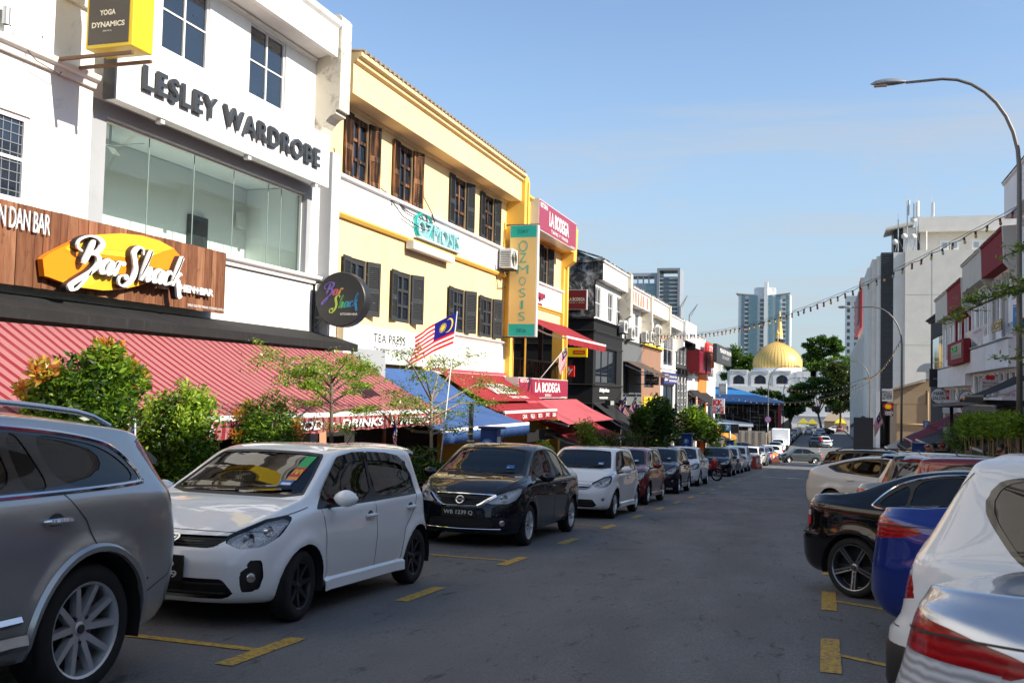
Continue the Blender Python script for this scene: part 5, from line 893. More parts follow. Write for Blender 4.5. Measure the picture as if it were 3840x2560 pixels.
class TM:
 def __init__(s,A,T):s.A=A;s.T=T
 def split(s,f):
  f=np.where(np.abs(f)<2e-4,2e-4,f);neg=f<0;c=neg[s.T].sum(1);ins=list(map(tuple,s.T[c==3]));outs=list(map(tuple,s.T[c==0]));new=[];edge={};n0=len(s.A)
  def mid(a,b):
   k=(a,b)if a<b else(b,a)
   if k not in edge:t=f[k[0]]/(f[k[0]]-f[k[1]]);edge[k]=n0+len(new);new.append(s.A[k[0]]*(1-t)+s.A[k[1]]*t)
   return edge[k]
  for tri in s.T[(c==1)|(c==2)]:
   sg=neg[tri];j=int(np.where(sg==(sg.sum()==1))[0][0]);a,b,d=tri[j],tri[(j+1)%3],tri[(j+2)%3];ab,ad=mid(a,b),mid(a,d)
   one,two=(ins,outs)if neg[a]else(outs,ins);one.append((a,ab,ad));two+=[(ab,b,d),(ab,d,ad)]
  A=np.vstack([s.A,new])if new else s.A
  return TM(A,np.array(ins,int).reshape(-1,3)).clean(),TM(A,np.array(outs,int).reshape(-1,3)).clean()
 def clean(s):
  if not len(s.T):return s
  u,inv=np.unique(s.T,return_inverse=True);s.A=s.A[u];s.T=inv.reshape(-1,3);return s
 def offset(s,d):B=s.A.copy();B[:,:3]+=B[:,3:6]*d;return TM(B,s.T)
 def side(s,sg):k=(s.A[s.T][:,:,1].mean(1)*sg)>0;return TM(s.A,s.T[k]).clean()
 def comps(s):
  par=np.arange(len(s.A))
  def fd(i):
   while par[i]!=i:par[i]=par[par[i]];i=par[i]
   return i
  for a,b,c in s.T:par[fd(a)]=fd(b);par[fd(b)]=fd(c)
  r=np.array([fd(t[0])for t in s.T]);return[TM(s.A,s.T[r==k]).clean()for k in np.unique(r)]
 def mesh(s,name):
  me=bpy.data.meshes.new(name);n=len(s.T)
  if not n:return me
  me.from_pydata(s.A[:,:3].tolist(),[],s.T.tolist());me.polygons.foreach_set('use_smooth',np.ones(n,bool));nr=s.A[:,3:6];nr=nr/(np.linalg.norm(nr,axis=1)[:,None]+1e-9);me.update();me.normals_split_custom_set_from_vertices(nr.tolist());return me
def car_paint(name,col,metal=.0,rough=.32):
 if name in MATS:return MATS[name]
 k=NT(name);v=k.co();fl=k.noise(v,900,2);dust=k.ramp(k.noise(k.co(scale=(1,1,2.)),3.,6,.65),.45,.8,0,.05 if max(col)>.2 else .012)
 c=k.mix(k.math('MULTIPLY',fl,.25 if metal and max(col)>.03 else .0),col,tuple(min(1,x*1.6+.02)for x in col));c=k.mix(dust,c,(.3,.27,.23))
 k.pbr(c,rough,metal,.2 if max(col)>.05 else .03,1.0,coatr=.012);return k.m
CGL=glass_mat('car_window_glass',(.16,.19,.2),1.25);CGD=glass_mat('tinted_car_glass',(.05,.065,.075),1.35);LENS=glass_mat('clear_lens',(.9,.92,.93),1.1)
TRIM=M('black_rubber_trim',(.012,.012,.012),.5,0,.1);GLB=M('gloss_black',(.008,.008,.009),.12,0,0,coat=.5);CHR=M('chrome',(.75,.76,.78),.08,1.,0)
TYRE=NT('tyre_rubber');TYRE.pbr(TYRE.mix(TYRE.noise(TYRE.co(),8,4),(.012,.012,.012),(.03,.028,.026)),.78,spec=.3,normal=TYRE.bump(TYRE.noise(TYRE.co(),60,3),.3,.004));TYRE=TYRE.m
RIMS=M('alloy_silver',(.68,.69,.7),.3,.75,.05);RIMD=M('alloy_dark',(.06,.06,.065),.3,.8,.08);SEAT=M('seat_cloth',(.03,.03,.034),.9);UNDER=M('underbody',(.008,.008,.008),.9)
k=NT('lamp_reflector');v=k.co();w_=k.n('TexVoronoi');k.l(k.co(scale=(14,14,18)),w_.inputs[0]);k.pbr(k.mix(w_.outputs[0],(.5,.52,.55),(.92,.94,.97)),.2,.45,normal=k.bump(w_.outputs[0],.6,.02));REFL=k.m
def lamp_mat(name,c1,c2):
 k=NT(name);w=k.n('TexWave',bands_direction='Z');k.l(k.co(scale=(1,1,1)),w.inputs[0]);w.inputs['Scale'].default_value=9;w.inputs['Distortion'].default_value=3.;k.pbr(k.mix(w.outputs[0],c1,c2),.2,0,.3,.35,normal=k.bump(w.outputs[0],.08,.01));return k.m
TAILR=lamp_mat('tail_lamp_red',(.24,.002,.004),(.40,.005,.007));TAILW=lamp_mat('tail_lamp_clear',(.32,.32,.34),(.62,.62,.65));INDIC=lamp_mat('indicator_amber',(.7,.22,.02),(.8,.32,.04));TAILC=lamp_mat('tail_lamp_brightred',(.42,.006,.006),(.58,.014,.012))
PLATE=M('plate_black',(.01,.01,.01),.4,0,.05);PLTXT=M('plate_white',(.7,.7,.7),.5,0,0)
def wheel_meshes(r,style='five',rimr=.66,w=.2):
 mb=MB();R_=r*rimr
 mb.lathe([(R_*.98,-w*.5+.02),(R_*1.04,-w*.5),(r*.93,-w*.5),(r*.985,-w*.38),(r,-w*.25),(r,w*.25),(r*.985,w*.38),(r*.93,w*.47),(r*.85,w*.5),(R_*1.06,w*.49),(R_*.98,w*.44)],40,(0,0,0),'y')
 ty=mb
 rm=MB();rm.lathe([(R_,-w*.45),(R_*.93,-w*.3),(R_*.9,w*.25),(R_*.95,w*.44),(R_*1.0,w*.47),(R_*1.02,w*.42)],40,(0,0,0),'y');rm.lathe([(0,.0),(R_*.5,-.02),(R_*.9,-.03)],32,(0,-.02,0),'y')
 n,dbl,hw,tw=dict(five=(5,0,.075,.055),ten=(5,.34,.034,.026),seven=(7,0,.055,.036),eight=(8,0,.05,.04),mesh=(5,.5,.02,.016),cover=(7,0,.09,.07))[style]
 yo,yi=w*.43,w*.26
 for i in range(n):
  for s in((-1,1)if dbl else(0,)):
   a0=2*math.pi*i/n+.3;ah=a0+s*dbl*.35;at=a0+s*dbl*(.9 if style=='ten' else 1.1)
   def pt(a,rr,off,y):return Vector((rr*math.cos(a)-off*math.sin(a),y,rr*math.sin(a)+off*math.cos(a)))
   P=[]
   for rr,a,hh,y1,th in((R_*.12,ah,hw,yi,.05),(R_*.94,at,tw,yo,.04)):
    P+=[pt(a,rr,-hh*R_/.25*.8,y1-th),pt(a,rr,hh*R_/.25*.8,y1-th),pt(a,rr,hh*R_/.25*.6,y1),pt(a,rr,-hh*R_/.25*.6,y1)]
   rm.hexa([P[0],P[1],P[2],P[3],P[4],P[5],P[6],P[7]])
 rm.lathe([(R_*.2,yi-.06),(R_*.2,yi-.005),(R_*.12,yi+.008),(0,yi+.01)],20,(0,0,0),'y')
 hb=MB()
 for i in range(5):a=2*math.pi*i/5+.3+math.pi/5;hb.lathe([(.0,yi+.012),(.012,yi+.012),(.012,yi-.05)],8,(R_*.28*math.cos(a),0,R_*.28*math.sin(a)),'y')
 hb.lathe([(R_*.1,yi+.004),(R_*.1,yi+.016),(0,yi+.018)],16,(0,0,0),'y')
 mg=MB();mg.lathe([(R_*.86,-.01),(R_*.5,-.005),(R_*.1,.0)],28,(0,-.01,0),'y')
 def me(m,nm):
  q=bpy.data.meshes.new(nm);q.from_pydata(m.V,[],m.F);q.polygons.foreach_set('use_smooth',np.ones(len(m.F),bool));q.update();q.set_sharp_from_angle(angle=R(35));return q
 return me(ty,'tyre'),me(rm,'rim'),me(hb,'wheel_nut'),me(mg,'brake_disc')
class Car:
 """one kind of car: spec -> list of parts (name, mesh, material key, offset, sub-parts)"""
 def __init__(s,sp,res=1.0):
  s.sp=sp;s.parts=[];W=sp['W'];xf,xr,xaf,xar=sp['xf'],sp['xr'],sp['xaf'],sp['xar'];nf,nr_=sp.get('nf',3.),sp.get('nr',3.2)
  top,belt,bot,rw=pch(sp['top']),pch(sp['belt']),pch(sp['bot']),pch(sp['roofw']);kf,kr=pch(sp['setf']),pch(sp['setr'])
  ne,nm,nv=int(22*res),int(90*res),int(44*res);th=np.linspace(0,math.pi/2,ne)
  xs=np.concatenate([xar-(xar-xr)*np.sin(th[::-1])**(2/nr_),np.linspace(xar,xaf,nm)[1:-1],xaf+(xf-xaf)*np.sin(th)**(2/nf)])
  cs=np.concatenate([np.maximum(np.cos(th[::-1]),1e-12)**(2/nr_),np.ones(nm-2),np.maximum(np.cos(th),1e-12)**(2/nf)])
  bul=pch(sp.get('plan',[(xr,.985),(0,1),(xf,.985)]));w=W*bul(xs);zb,zs,zt=bot(xs),belt(xs),top(xs);g=np.maximum(zt-zs,.02);h=zs-zb;r=rw(xs)*w;o=np.ones_like(xs);sh=sp.get('shoulder',.955);tuck=sp.get('tuck',.93)
  ctrl=np.stack([np.stack(p,1)for p in((w*tuck*.9,zb),(w*tuck,zb+.01),(w*(tuck*.35+.65),zb+.13*h),(w*1.0,zb+.36*h),(w*1.005,zb+.58*h),(w*.998,zb+.78*h),(w*.985,zs-.055),(w*(sh+.012),zs-.012),(w*sh-.012,zs+.012),(r*.33+.67*(w*sh-.02),zs+.33*g),(r*.7+.3*(w*sh-.02),zs+.66*g),(r*1.0,zs+.9*g),(r*.955,zt-.035*np.minimum(1,g/.3)),(r*.8,zt-.012),(r*.45,zt+.0*o),(0*o,zt))],1)
  B=bspline_basis(16,np.linspace(0,1,nv));sec=np.einsum('vc,xcd->xvd',B,ctrl)
  y,z=sec[:,:,0],sec[:,:,1];x=np.repeat(xs[:,None],nv,1);rwl=sp['r']
  for ax in sp['axles']:
   d=np.hypot(x-ax,z-rwl);y=y+np.where(z<.85*zs[:,None]+.1,sp.get('flare',.022)*np.exp(-((d-sp['arch']-.02)/.055)**2),0)
  if'crease' in sp:zc,amt,wd=sp['crease'];y=y+amt*np.exp(-((z-zc-.04*x)/wd)**2)*(np.abs(x)<2.2)
  y=y*cs[:,None]
  wf=np.clip((x-xaf)/(xf-xaf),0,1)**1.4;wr=np.clip((xar-x)/(xar-xr),0,1)**1.4;x=x-kf(z)*wf+kr(z)*wr
  full=np.concatenate([np.stack([x,y,z],2),np.stack([x,-y,z],2)[:,-2::-1]],1);n1,n2=full.shape[:2];P=full.reshape(-1,3)
  i,j=np.meshgrid(np.arange(n1-1),np.arange(n2-1),indexing='ij');a=(i*n2+j).ravel();T=np.concatenate([np.stack([a,a+n2,a+1],1),np.stack([a+1,a+n2,a+n2+1],1)])
  e=np.cross(P[T[:,1]]-P[T[:,0]],P[T[:,2]]-P[T[:,0]]);ok=np.linalg.norm(e,axis=1)>1e-9;T=T[ok];e=e[ok]
  Nn=np.zeros_like(P);[np.add.at(Nn,T[:,q],e)for q in range(3)]
  if(Nn*(P-[0,0,.6])).sum()<0:Nn=-Nn;T=T[:,::-1]
  _,inv=np.unique(np.round(P,4),axis=0,return_inverse=True);inv=inv.ravel();acc=np.zeros((inv.max()+1,3));np.add.at(acc,inv,Nn);Nn=acc[inv];Nn/=np.linalg.norm(Nn,axis=1)[:,None]+1e-12
  body=TM(np.hstack([P,Nn]),T);s.bvh=BVHTree.FromPolygons(P.tolist(),T.tolist());s.P=P
  for ax in sp['axles']:
   A=body.A;f=np.hypot(A[:,0]-ax,A[:,2]-rwl)-sp['arch'];f=np.where((np.abs(A[:,1])>.3)&(A[:,2]<rwl+sp['arch']+.1),f,1.);_,body=body.split(f)
  for rg in sp['regions']:body=s.region(body,rg)
  s.parts.insert(0,['body',body.mesh('body'),'paint',None,[]])
  s.extras()
 def coord(s,A,pr):
  ay=np.abs(A[:,1])
  if pr=='S':return A[:,0],A[:,2],ay>.45*s.sp['W']
  if pr=='F':return ay,A[:,2],A[:,0]>.2
  if pr=='R':return ay,A[:,2],A[:,0]<-.3
  if pr=='FD':return(ay-A[:,0])*.7071,A[:,2],A[:,0]>.4
  if pr=='RD':return(ay+A[:,0])*.7071,A[:,2],A[:,0]<-.4
  if pr=='T':return A[:,0],ay,A[:,2]>.8
 def region(s,body,rg):
  nm,pr,poly,mat=rg[:4];op=rg[4]if len(rg)>4 else{}
  u,v,m=s.coord(body.A,pr);f=np.where(m,sdf_poly(u,v,poly,op.get('rnd',0.)),1.)
  if'xlim' in op:f=np.maximum(f,np.maximum(op['xlim'][0]-body.A[:,0],body.A[:,0]-op['xlim'][1]))
  ins,body=body.split(f)
  if not len(ins.T):return body
  tb=op.get('trim')
  if tb:
   u,v,m=s.coord(ins.A,pr);ins,ring=ins.split(sdf_poly(u,v,poly,op.get('rnd',0.))+tb[0]);[s.parts.append(['window_trim' if'window' in nm or'screen' in nm else'surround',c.offset(.002).mesh('trim'),tb[1],None,[]])for c in ring.comps()if len(c.T)>3]
  cut=op.get('inner')
  if cut:
   rest=ins
   for pl in cut:
    u,v,m=s.coord(rest.A,pr);p,rest=rest.split(np.where(m,sdf_poly(u,v,pl,.012),1.))
    for c in p.comps():
     if len(c.T)>3:s.parts.append([nm,c.offset(-.006).mesh(nm),mat,None,[]])
   s.parts.append(['window_trim',rest.mesh('trim'),op.get('band',TRIM),None,[]]);return body
  for c in([ins]if op.get('joined')else ins.comps()):
   if len(c.T)<4:continue
   sub=[]
   if op.get('reflector'):sub.append(['reflector',c.offset(-op['reflector']).mesh('reflector'),op.get('rmat',REFL)])
   s.parts.append([nm,c.offset(op.get('off',-.004)).mesh(nm),mat,None,sub])
  return body
 def hit(s,o,d):
  h=s.bvh.ray_cast(Vector(o)+Vector((.00031,.00037,.00041)),Vector(d));return h[0],(h[1]if h[1]is None or h[1].dot(Vector(d))<0 else-h[1])
 def surf(s,pr,a,b,sg=1):
  if pr=='S':return s.hit((a,3*sg,b),(0,-sg,0))
  if pr=='F':return s.hit((5,a,b),(-1,0,0))
  if pr=='R':return s.hit((-5,a,b),(1,0,0))
  if pr=='T':return s.hit((a,b,4),(0,0,-1))
 def ribbon(s,mb,pr,pts,w,lift=.0015,sg=1,dens=.04,th=0.):
  q=[]
  for(a0,b0),(a1,b1)in zip(pts,pts[1:]):
   n=max(1,int(math.hypot(a1-a0,b1-b0)/dens));q+=[(lerp(a0,a1,i/n),lerp(b0,b1,i/n))for i in range(n)]
  q.append(pts[-1]);H=[s.surf(pr,a,b,sg)for a,b in q];H=[(p,n)for p,n in H if p is not None]
  if len(H)<2:return
  rows=[]
  for i,(p,n)in enumerate(H):
   t=(H[min(i+1,len(H)-1)][0]-H[max(i-1,0)][0]).normalized();sd=t.cross(n).normalized()*w/2;rows.append([p+n*lift-sd,p+n*(lift+th),p+n*lift+sd]if th else[p+n*lift-sd,p+n*lift+sd])
  mb.grid(rows)
 def put(s,name,mb,mat,subs=(),smooth=True):
  me=bpy.data.meshes.new(name);me.from_pydata([tuple(v)for v in mb.V],[],mb.F);me.polygons.foreach_set('use_smooth',np.ones(len(mb.F),bool));me.update()
  if smooth:me.set_sharp_from_angle(angle=R(40))
  s.parts.append([name,me,mat,None,list(subs)])
 def extras(s):
  sp=s.sp;W=sp['W']
  if sp.get('seams'):
   for pr,pts in sp['seams']:
    for sg in((1,-1)if pr=='S' else(1,)):
     mb=MB();s.ribbon(mb,pr,pts,sp.get('seamw',.009),sg=sg)
     if mb.F:s.put('panel_gap',mb,TRIM,smooth=False)
  for x,z in sp.get('handles',()):
   for sg in(1,-1):
    p,n=s.surf('S',x,z,sg)
    if p is None:continue
    mb=MB();mb.tube([p+Vector((-.095,0,0))+n*.004,p+Vector((-.08,0,0))+n*.032,p+n*.04,p+Vector((.08,0,0))+n*.032,p+Vector((.095,0,0))+n*.004],[.012,.017,.019,.017,.012],8);s.put('door_handle',mb,sp.get('handle_mat','paint'))
    d=MB();d.lathe([(.0,.001),(.05,.001),(.062,.0006)],14,(0,0,0),'y');d.V=[(p.x+v[0]*1.0,p.y+sg*(abs(v[1])+.001),p.z+v[2]*.75)for v in d.V];s.put('handle_recess_shade',d,M('recess_shadow_paint',(.05,.05,.05),.5))  # flat dark oval: shade of the hollow behind the handle, put into its colour
  if'mirror' in sp:
   mx,my,mz=sp['mirror']
   for sg in(1,-1):
    mb=MB();nseg,nr2=12,8;rows=[]
    for i in range(nr2+1):
     t=i/nr2;ph=math.pi*(t-.5);rr=max(.02,math.cos(ph))**.55
     rows.append([Vector((mx+.03+.075*math.sin(2*math.pi*k/nseg)*rr*(1. if math.sin(2*math.pi*k/nseg)>0 else .35),sg*(my+.12*(t*2-1)+.11),mz+.075*math.cos(2*math.pi*k/nseg)*rr))for k in range(nseg+1)])
    mb.grid(rows if sg>0 else[r[::-1]for r in rows])
    gl=MB();gl.quad(*[(mx+.008,sg*(my+.11+a),mz+b)for a,b in((-.09,-.05),(.085,-.055),(.085,.05),(-.09,.055))]);me2=bpy.data.meshes.new('mirror_glass');me2.from_pydata([tuple(v)for v in gl.V],[],gl.F)
    s.put('wing_mirror',mb,'paint',[['mirror_glass',me2,CHR]])
    ar=MB();ar.bar((mx+.02,sg*(my-.06),mz-.075),(mx+.02,sg*(my+.09),mz-.05),.06,.035);s.put('mirror_arm',ar,TRIM)
  mb=MB();zb=sp['zbot'];x0,x1=sp['axles'][0],sp['axles'][1]
  for a,b,wd in((x0+sp['arch'],x1-sp['arch'],.9),(sp['xr']+.36,x0-sp['arch']-.01,.7),(x1+sp['arch']+.01,sp['xf']-.34,.7),(x0-sp['arch'],x0+sp['arch'],.55),(x1-sp['arch'],x1+sp['arch'],.55)):mb.box(a,b,-W*wd,W*wd,zb+.035,zb+.1)
  for ax in sp['axles']:
   for sg in(1,-1):
    r_=sp['arch']-.002;rows=[]
    for i in range(15):a=math.pi*(-.08+1.16*i/14);rows.append([Vector((ax+r_*math.cos(a),sg*(W*1.0+.004),sp['r']+r_*math.sin(a))),Vector((ax+r_*math.cos(a),sg*W*.5,sp['r']+r_*math.sin(a)))])
    mb.grid(rows);mb.quad(*[(ax+r_*math.cos(a),sg*W*.52,sp['r']+r_*math.sin(a))for a in[math.pi*(-.1+1.2*i/11)for i in range(12)]])
  s.put('underbody',mb,UNDER,smooth=False)
  if sp.get('cabin'):
   f0,zf=sp['cabin'];mb=MB();zc=sp['belt'][len(sp['belt'])//2][1]
   mb.box(sp['xr']+.5,sp['cowl'],-W*.86,W*.86,zb+.12,zb+.16);s.put('cabin_floor',mb,SEAT,smooth=False)
   for sg in(1,-1):
    mb=MB();mb.obox((f0,sg*W*.42,zb+.35),(.25,0,.03),(0,.23,0),(0,0,.1));mb.obox((f0-.32,sg*W*.42,zb+.62),(.07,0,0),(0,.22,0),(-.1,0,.3));mb.obox((f0-.46,sg*W*.42,zb+1.0),(.045,0,0),(0,.12,0),(-.02,0,.09));s.put('seat',mb,SEAT,smooth=False)
   mb=MB();mb.obox((f0-1.0,0,zb+.36),(.25,0,.03),(0,W*.76,0),(0,0,.1));mb.obox((f0-1.3,0,zb+.62),(.07,0,0),(0,W*.74,0),(-.1,0,.28));s.put('rear_seat',mb,SEAT,smooth=False)
   mb=MB();mb.hexa([(f0+.55,-W*.82,zb+.3),(sp['cowl']-.02,-W*.82,zb+.3),(sp['cowl']-.02,W*.82,zb+.3),(f0+.55,W*.82,zb+.3),(f0+.6,-W*.82,zf-.02),(sp['cowl']-.03,-W*.8,zf-.09),(sp['cowl']-.03,W*.8,zf-.09),(f0+.6,W*.82,zf-.02)]);s.put('dashboard',mb,SEAT,smooth=False)
   mb=MB();c=Vector((f0+.45,-W*.42,zf-.02));mb.tube([c+Vector((.06*math.cos(a),.18*math.sin(a),.17*math.cos(a)))for a in[2*math.pi*i/16 for i in range(17)]],.014,6);s.put('steering_wheel',mb,SEAT)
  if'wiper' in sp:
   for pts in sp['wiper']:
    mb=MB();s.ribbon(mb,'F',pts,.02,.012,th=.015)
    if mb.F:s.put('wiper',mb,TRIM,smooth=False)
  for nm,fn in sp.get('custom',()):fn(s)
  ty,rm,nut,dsk=wheel_meshes(sp['r'],sp.get('rimstyle','five'),sp.get('rimr',.66),sp.get('tw',.2))
  for ax in sp['axles']:
   for sg in(1,-1):
    M4=Matrix.Translation((ax,sg*(W-sp.get('tw',.2)*.5-.012),sp['r']))@(Matrix.Identity(4)if sg>0 else Matrix.Rotation(math.pi,4,'Z'))
    s.parts.append(['wheel',ty,TYRE,M4,[['rim',rm,'rim'],['wheel_nuts',nut,DALU],['brake_disc',dsk,UNDER]]])
 def place(s,name,label,x,y,ang,paint,group=None,skip=(),steer=0.,rim=None,plate=None,glass=None,z=None,cat='car'):
  """stands the car on the road"""
  z=zg(y)if z is None else z;t=bpy.data.objects.new(name,None);COL.objects.link(t);fx,fy=math.cos(ang),math.sin(ang);sl=(zg(y+.5)-zg(y-.5));X=Vector((fx,fy,fy*sl)).normalized();up=Vector((0,-sl,1)).normalized();Yv=up.cross(X).normalized();up=X.cross(Yv)
  t.matrix_world=Matrix([[X.x,Yv.x,up.x,x],[X.y,Yv.y,up.y,y],[X.z,Yv.z,up.z,z],[0,0,0,1]]);tag(t,label,cat,group);ORG[t.name]=Vector()
  def mk(nm,me,mat,par,M4=None):
   o=bpy.data.objects.new(nm,me);COL.objects.link(o);o.parent=par
   if M4 is not None:o.matrix_local=M4
   m=paint if mat=='paint' else((rim or s.sp.get('rim',RIMS))if mat=='rim' else mat)
   if glass and mat in(CGL,):m=glass
   if not me.materials:me.materials.append(m)
   o.material_slots[0].link='OBJECT';o.material_slots[0].material=m;return o
  for nm,me,mat,M4,subs in s.parts:
   if nm in skip or not len(me.vertices):continue
   if nm=='wheel' and steer and M4.translation.x>0:M4=M4@Matrix.Rotation(steer,4,'Z')
   o=mk(nm,me,mat,t,M4)
   for q in subs:
    if q[0]not in skip:
     w=mk(q[0],q[1],q[2],o)
     if q[0]=='wheel_nuts':w['kind']='stuff'
  if plate:
   for end,txt in plate:
    pr='F' if end>0 else'R';pz=s.sp['platez'][0 if end>0 else 1];p,n=s.surf(pr,0.,pz)
    if p is None:continue
    hw,hh=(.26,.06)if'\n' not in txt else(.17,.1);mb=MB();mb.obox((p.x+end*.012,0,pz),(0,hw,0),(.01,0,0),(0,0,hh));me=bpy.data.meshes.new('number_plate');me.from_pydata([tuple(v)for v in mb.V],[],mb.F);o=mk('number_plate',me,PLATE,t);ORG[o.name]=Vector()
    lines=txt.split('\n')
    for i,ln in enumerate(lines):lh=hh*1.3/len(lines);ww=hw*1.7*min(1,len(ln)/8 if len(lines)==1 else len(ln)/4.6);lettering(ln,o,PLTXT,(p.x+end*.024,-end*ww/2,pz+hh*.62-(i+1)*lh*(1.06 if len(lines)>1 else .98)),(0,end,0),(0,0,1),ww,lh*.85,bold=.012)
  return t
FAR=('seat','rear_seat','dashboard','steering_wheel','cabin_floor','wheel_nuts','brake_disc','handle_recess_shade','wiper','panel_gap','mirror_glass','mirror_arm','reflector','window_trim_','sticker','emblem','slat','surround')
# -------------------------- car kinds
def chk(P,it=2):
 for _ in range(it):P=[q for a,b in zip(P,P[1:]+P[:1])for q in((a[0]*.8+b[0]*.2,a[1]*.8+b[1]*.2),(a[0]*.2+b[0]*.8,a[1]*.2+b[1]*.8))]
 return P
ZF=.85
def zq(z):return z if z<1 else 1+(z-1)*ZF
def ZQ(P):return[(a,zq(b))for a,b in P]
def bars(s,pr,z0,z1,n,hw,r=.008,mat=None,name='grille_slat',hwf=None):
 for i in range(n):
  z=lerp(z0,z1,i/max(1,n-1));w=hw if hwf is None else lerp(hw,hwf,i/max(1,n-1));mb=MB();pts=[s.surf(pr,lerp(-w,w,k/12),z)for k in range(13)];pts=[p+nn*.001 for p,nn in pts if p is not None]
  if len(pts)>1:mb.tube(pts,r,6);s.put(name,mb,mat or TRIM)
def disc(s,pr,a,b,r,mat,name,depth=.02,sg=1,ring=None):
 p,n=s.surf(pr,a,b,sg)
 if p is None:return
 mb=MB();u=n.orthogonal().normalized();w=n.cross(u)
 prof=[(r,0.),(r,depth*.6),(r*.8,depth),(0,depth*1.15)]if ring is None else[(r,0.),(r,depth),(r*ring,depth),(r*ring,0.)]
 k=20;V=[];F=[];m=len(prof)
 for i in range(k):
  c=math.cos(2*math.pi*i/k);q=math.sin(2*math.pi*i/k);V+=[p+(u*c+w*q)*rr+n*h for rr,h in prof]
 for i in range(k):F+=[(i*m+j,((i+1)%k)*m+j,((i+1)%k)*m+j+1,i*m+j+1)for j in range(m-1)]
 mb.add(V,F);s.put(name,mb,mat)
def blade(s,P,T,mat,name,th=.03):
 mb=MB();mb.prism(P,(0,0,0),T);s.put(name,mb,mat)
def sticker(s,y,z,w,h,mat,name='sticker'):
 H=[s.surf('F',yy,zz)for yy,zz in((y-w/2,z-h/2),(y+w/2,z-h/2),(y+w/2,z+h/2),(y-w/2,z+h/2))]
 if all(p is not None for p,_ in H):mb=MB();mb.quad(*[p+n*.003 for p,n in H]);s.put(name,mb,mat,smooth=False)
STK={n:M('sticker_'+n,c,.5,0,0)for n,c in dict(blue=(.02,.12,.35),green=(.01,.35,.08),red=(.6,.02,.02),orange=(.7,.3,.03),white=(.7,.72,.72),yellow=(.75,.6,.05)).items()}
def projector(s,ys,z,r=.055):
 for sg in(1,-1):
  p,n=s.surf('F',sg*ys,z)
  if p is not None:mb=MB();mb.lathe([(r,.0),(r*.9,-.01),(r*.55,-.045),(0,-.05)],18,p-n*.012,'x');s.put('lamp_bowl',mb,CHR)
def common_stickers(s,z=1.115,y=.42):
 sticker(s,y,z,.12,.05,STK['blue']);sticker(s,y,z-.008,.09,.018,STK['white'])
VISOR=glass_mat('smoked_visor',(.03,.035,.04),1.2)
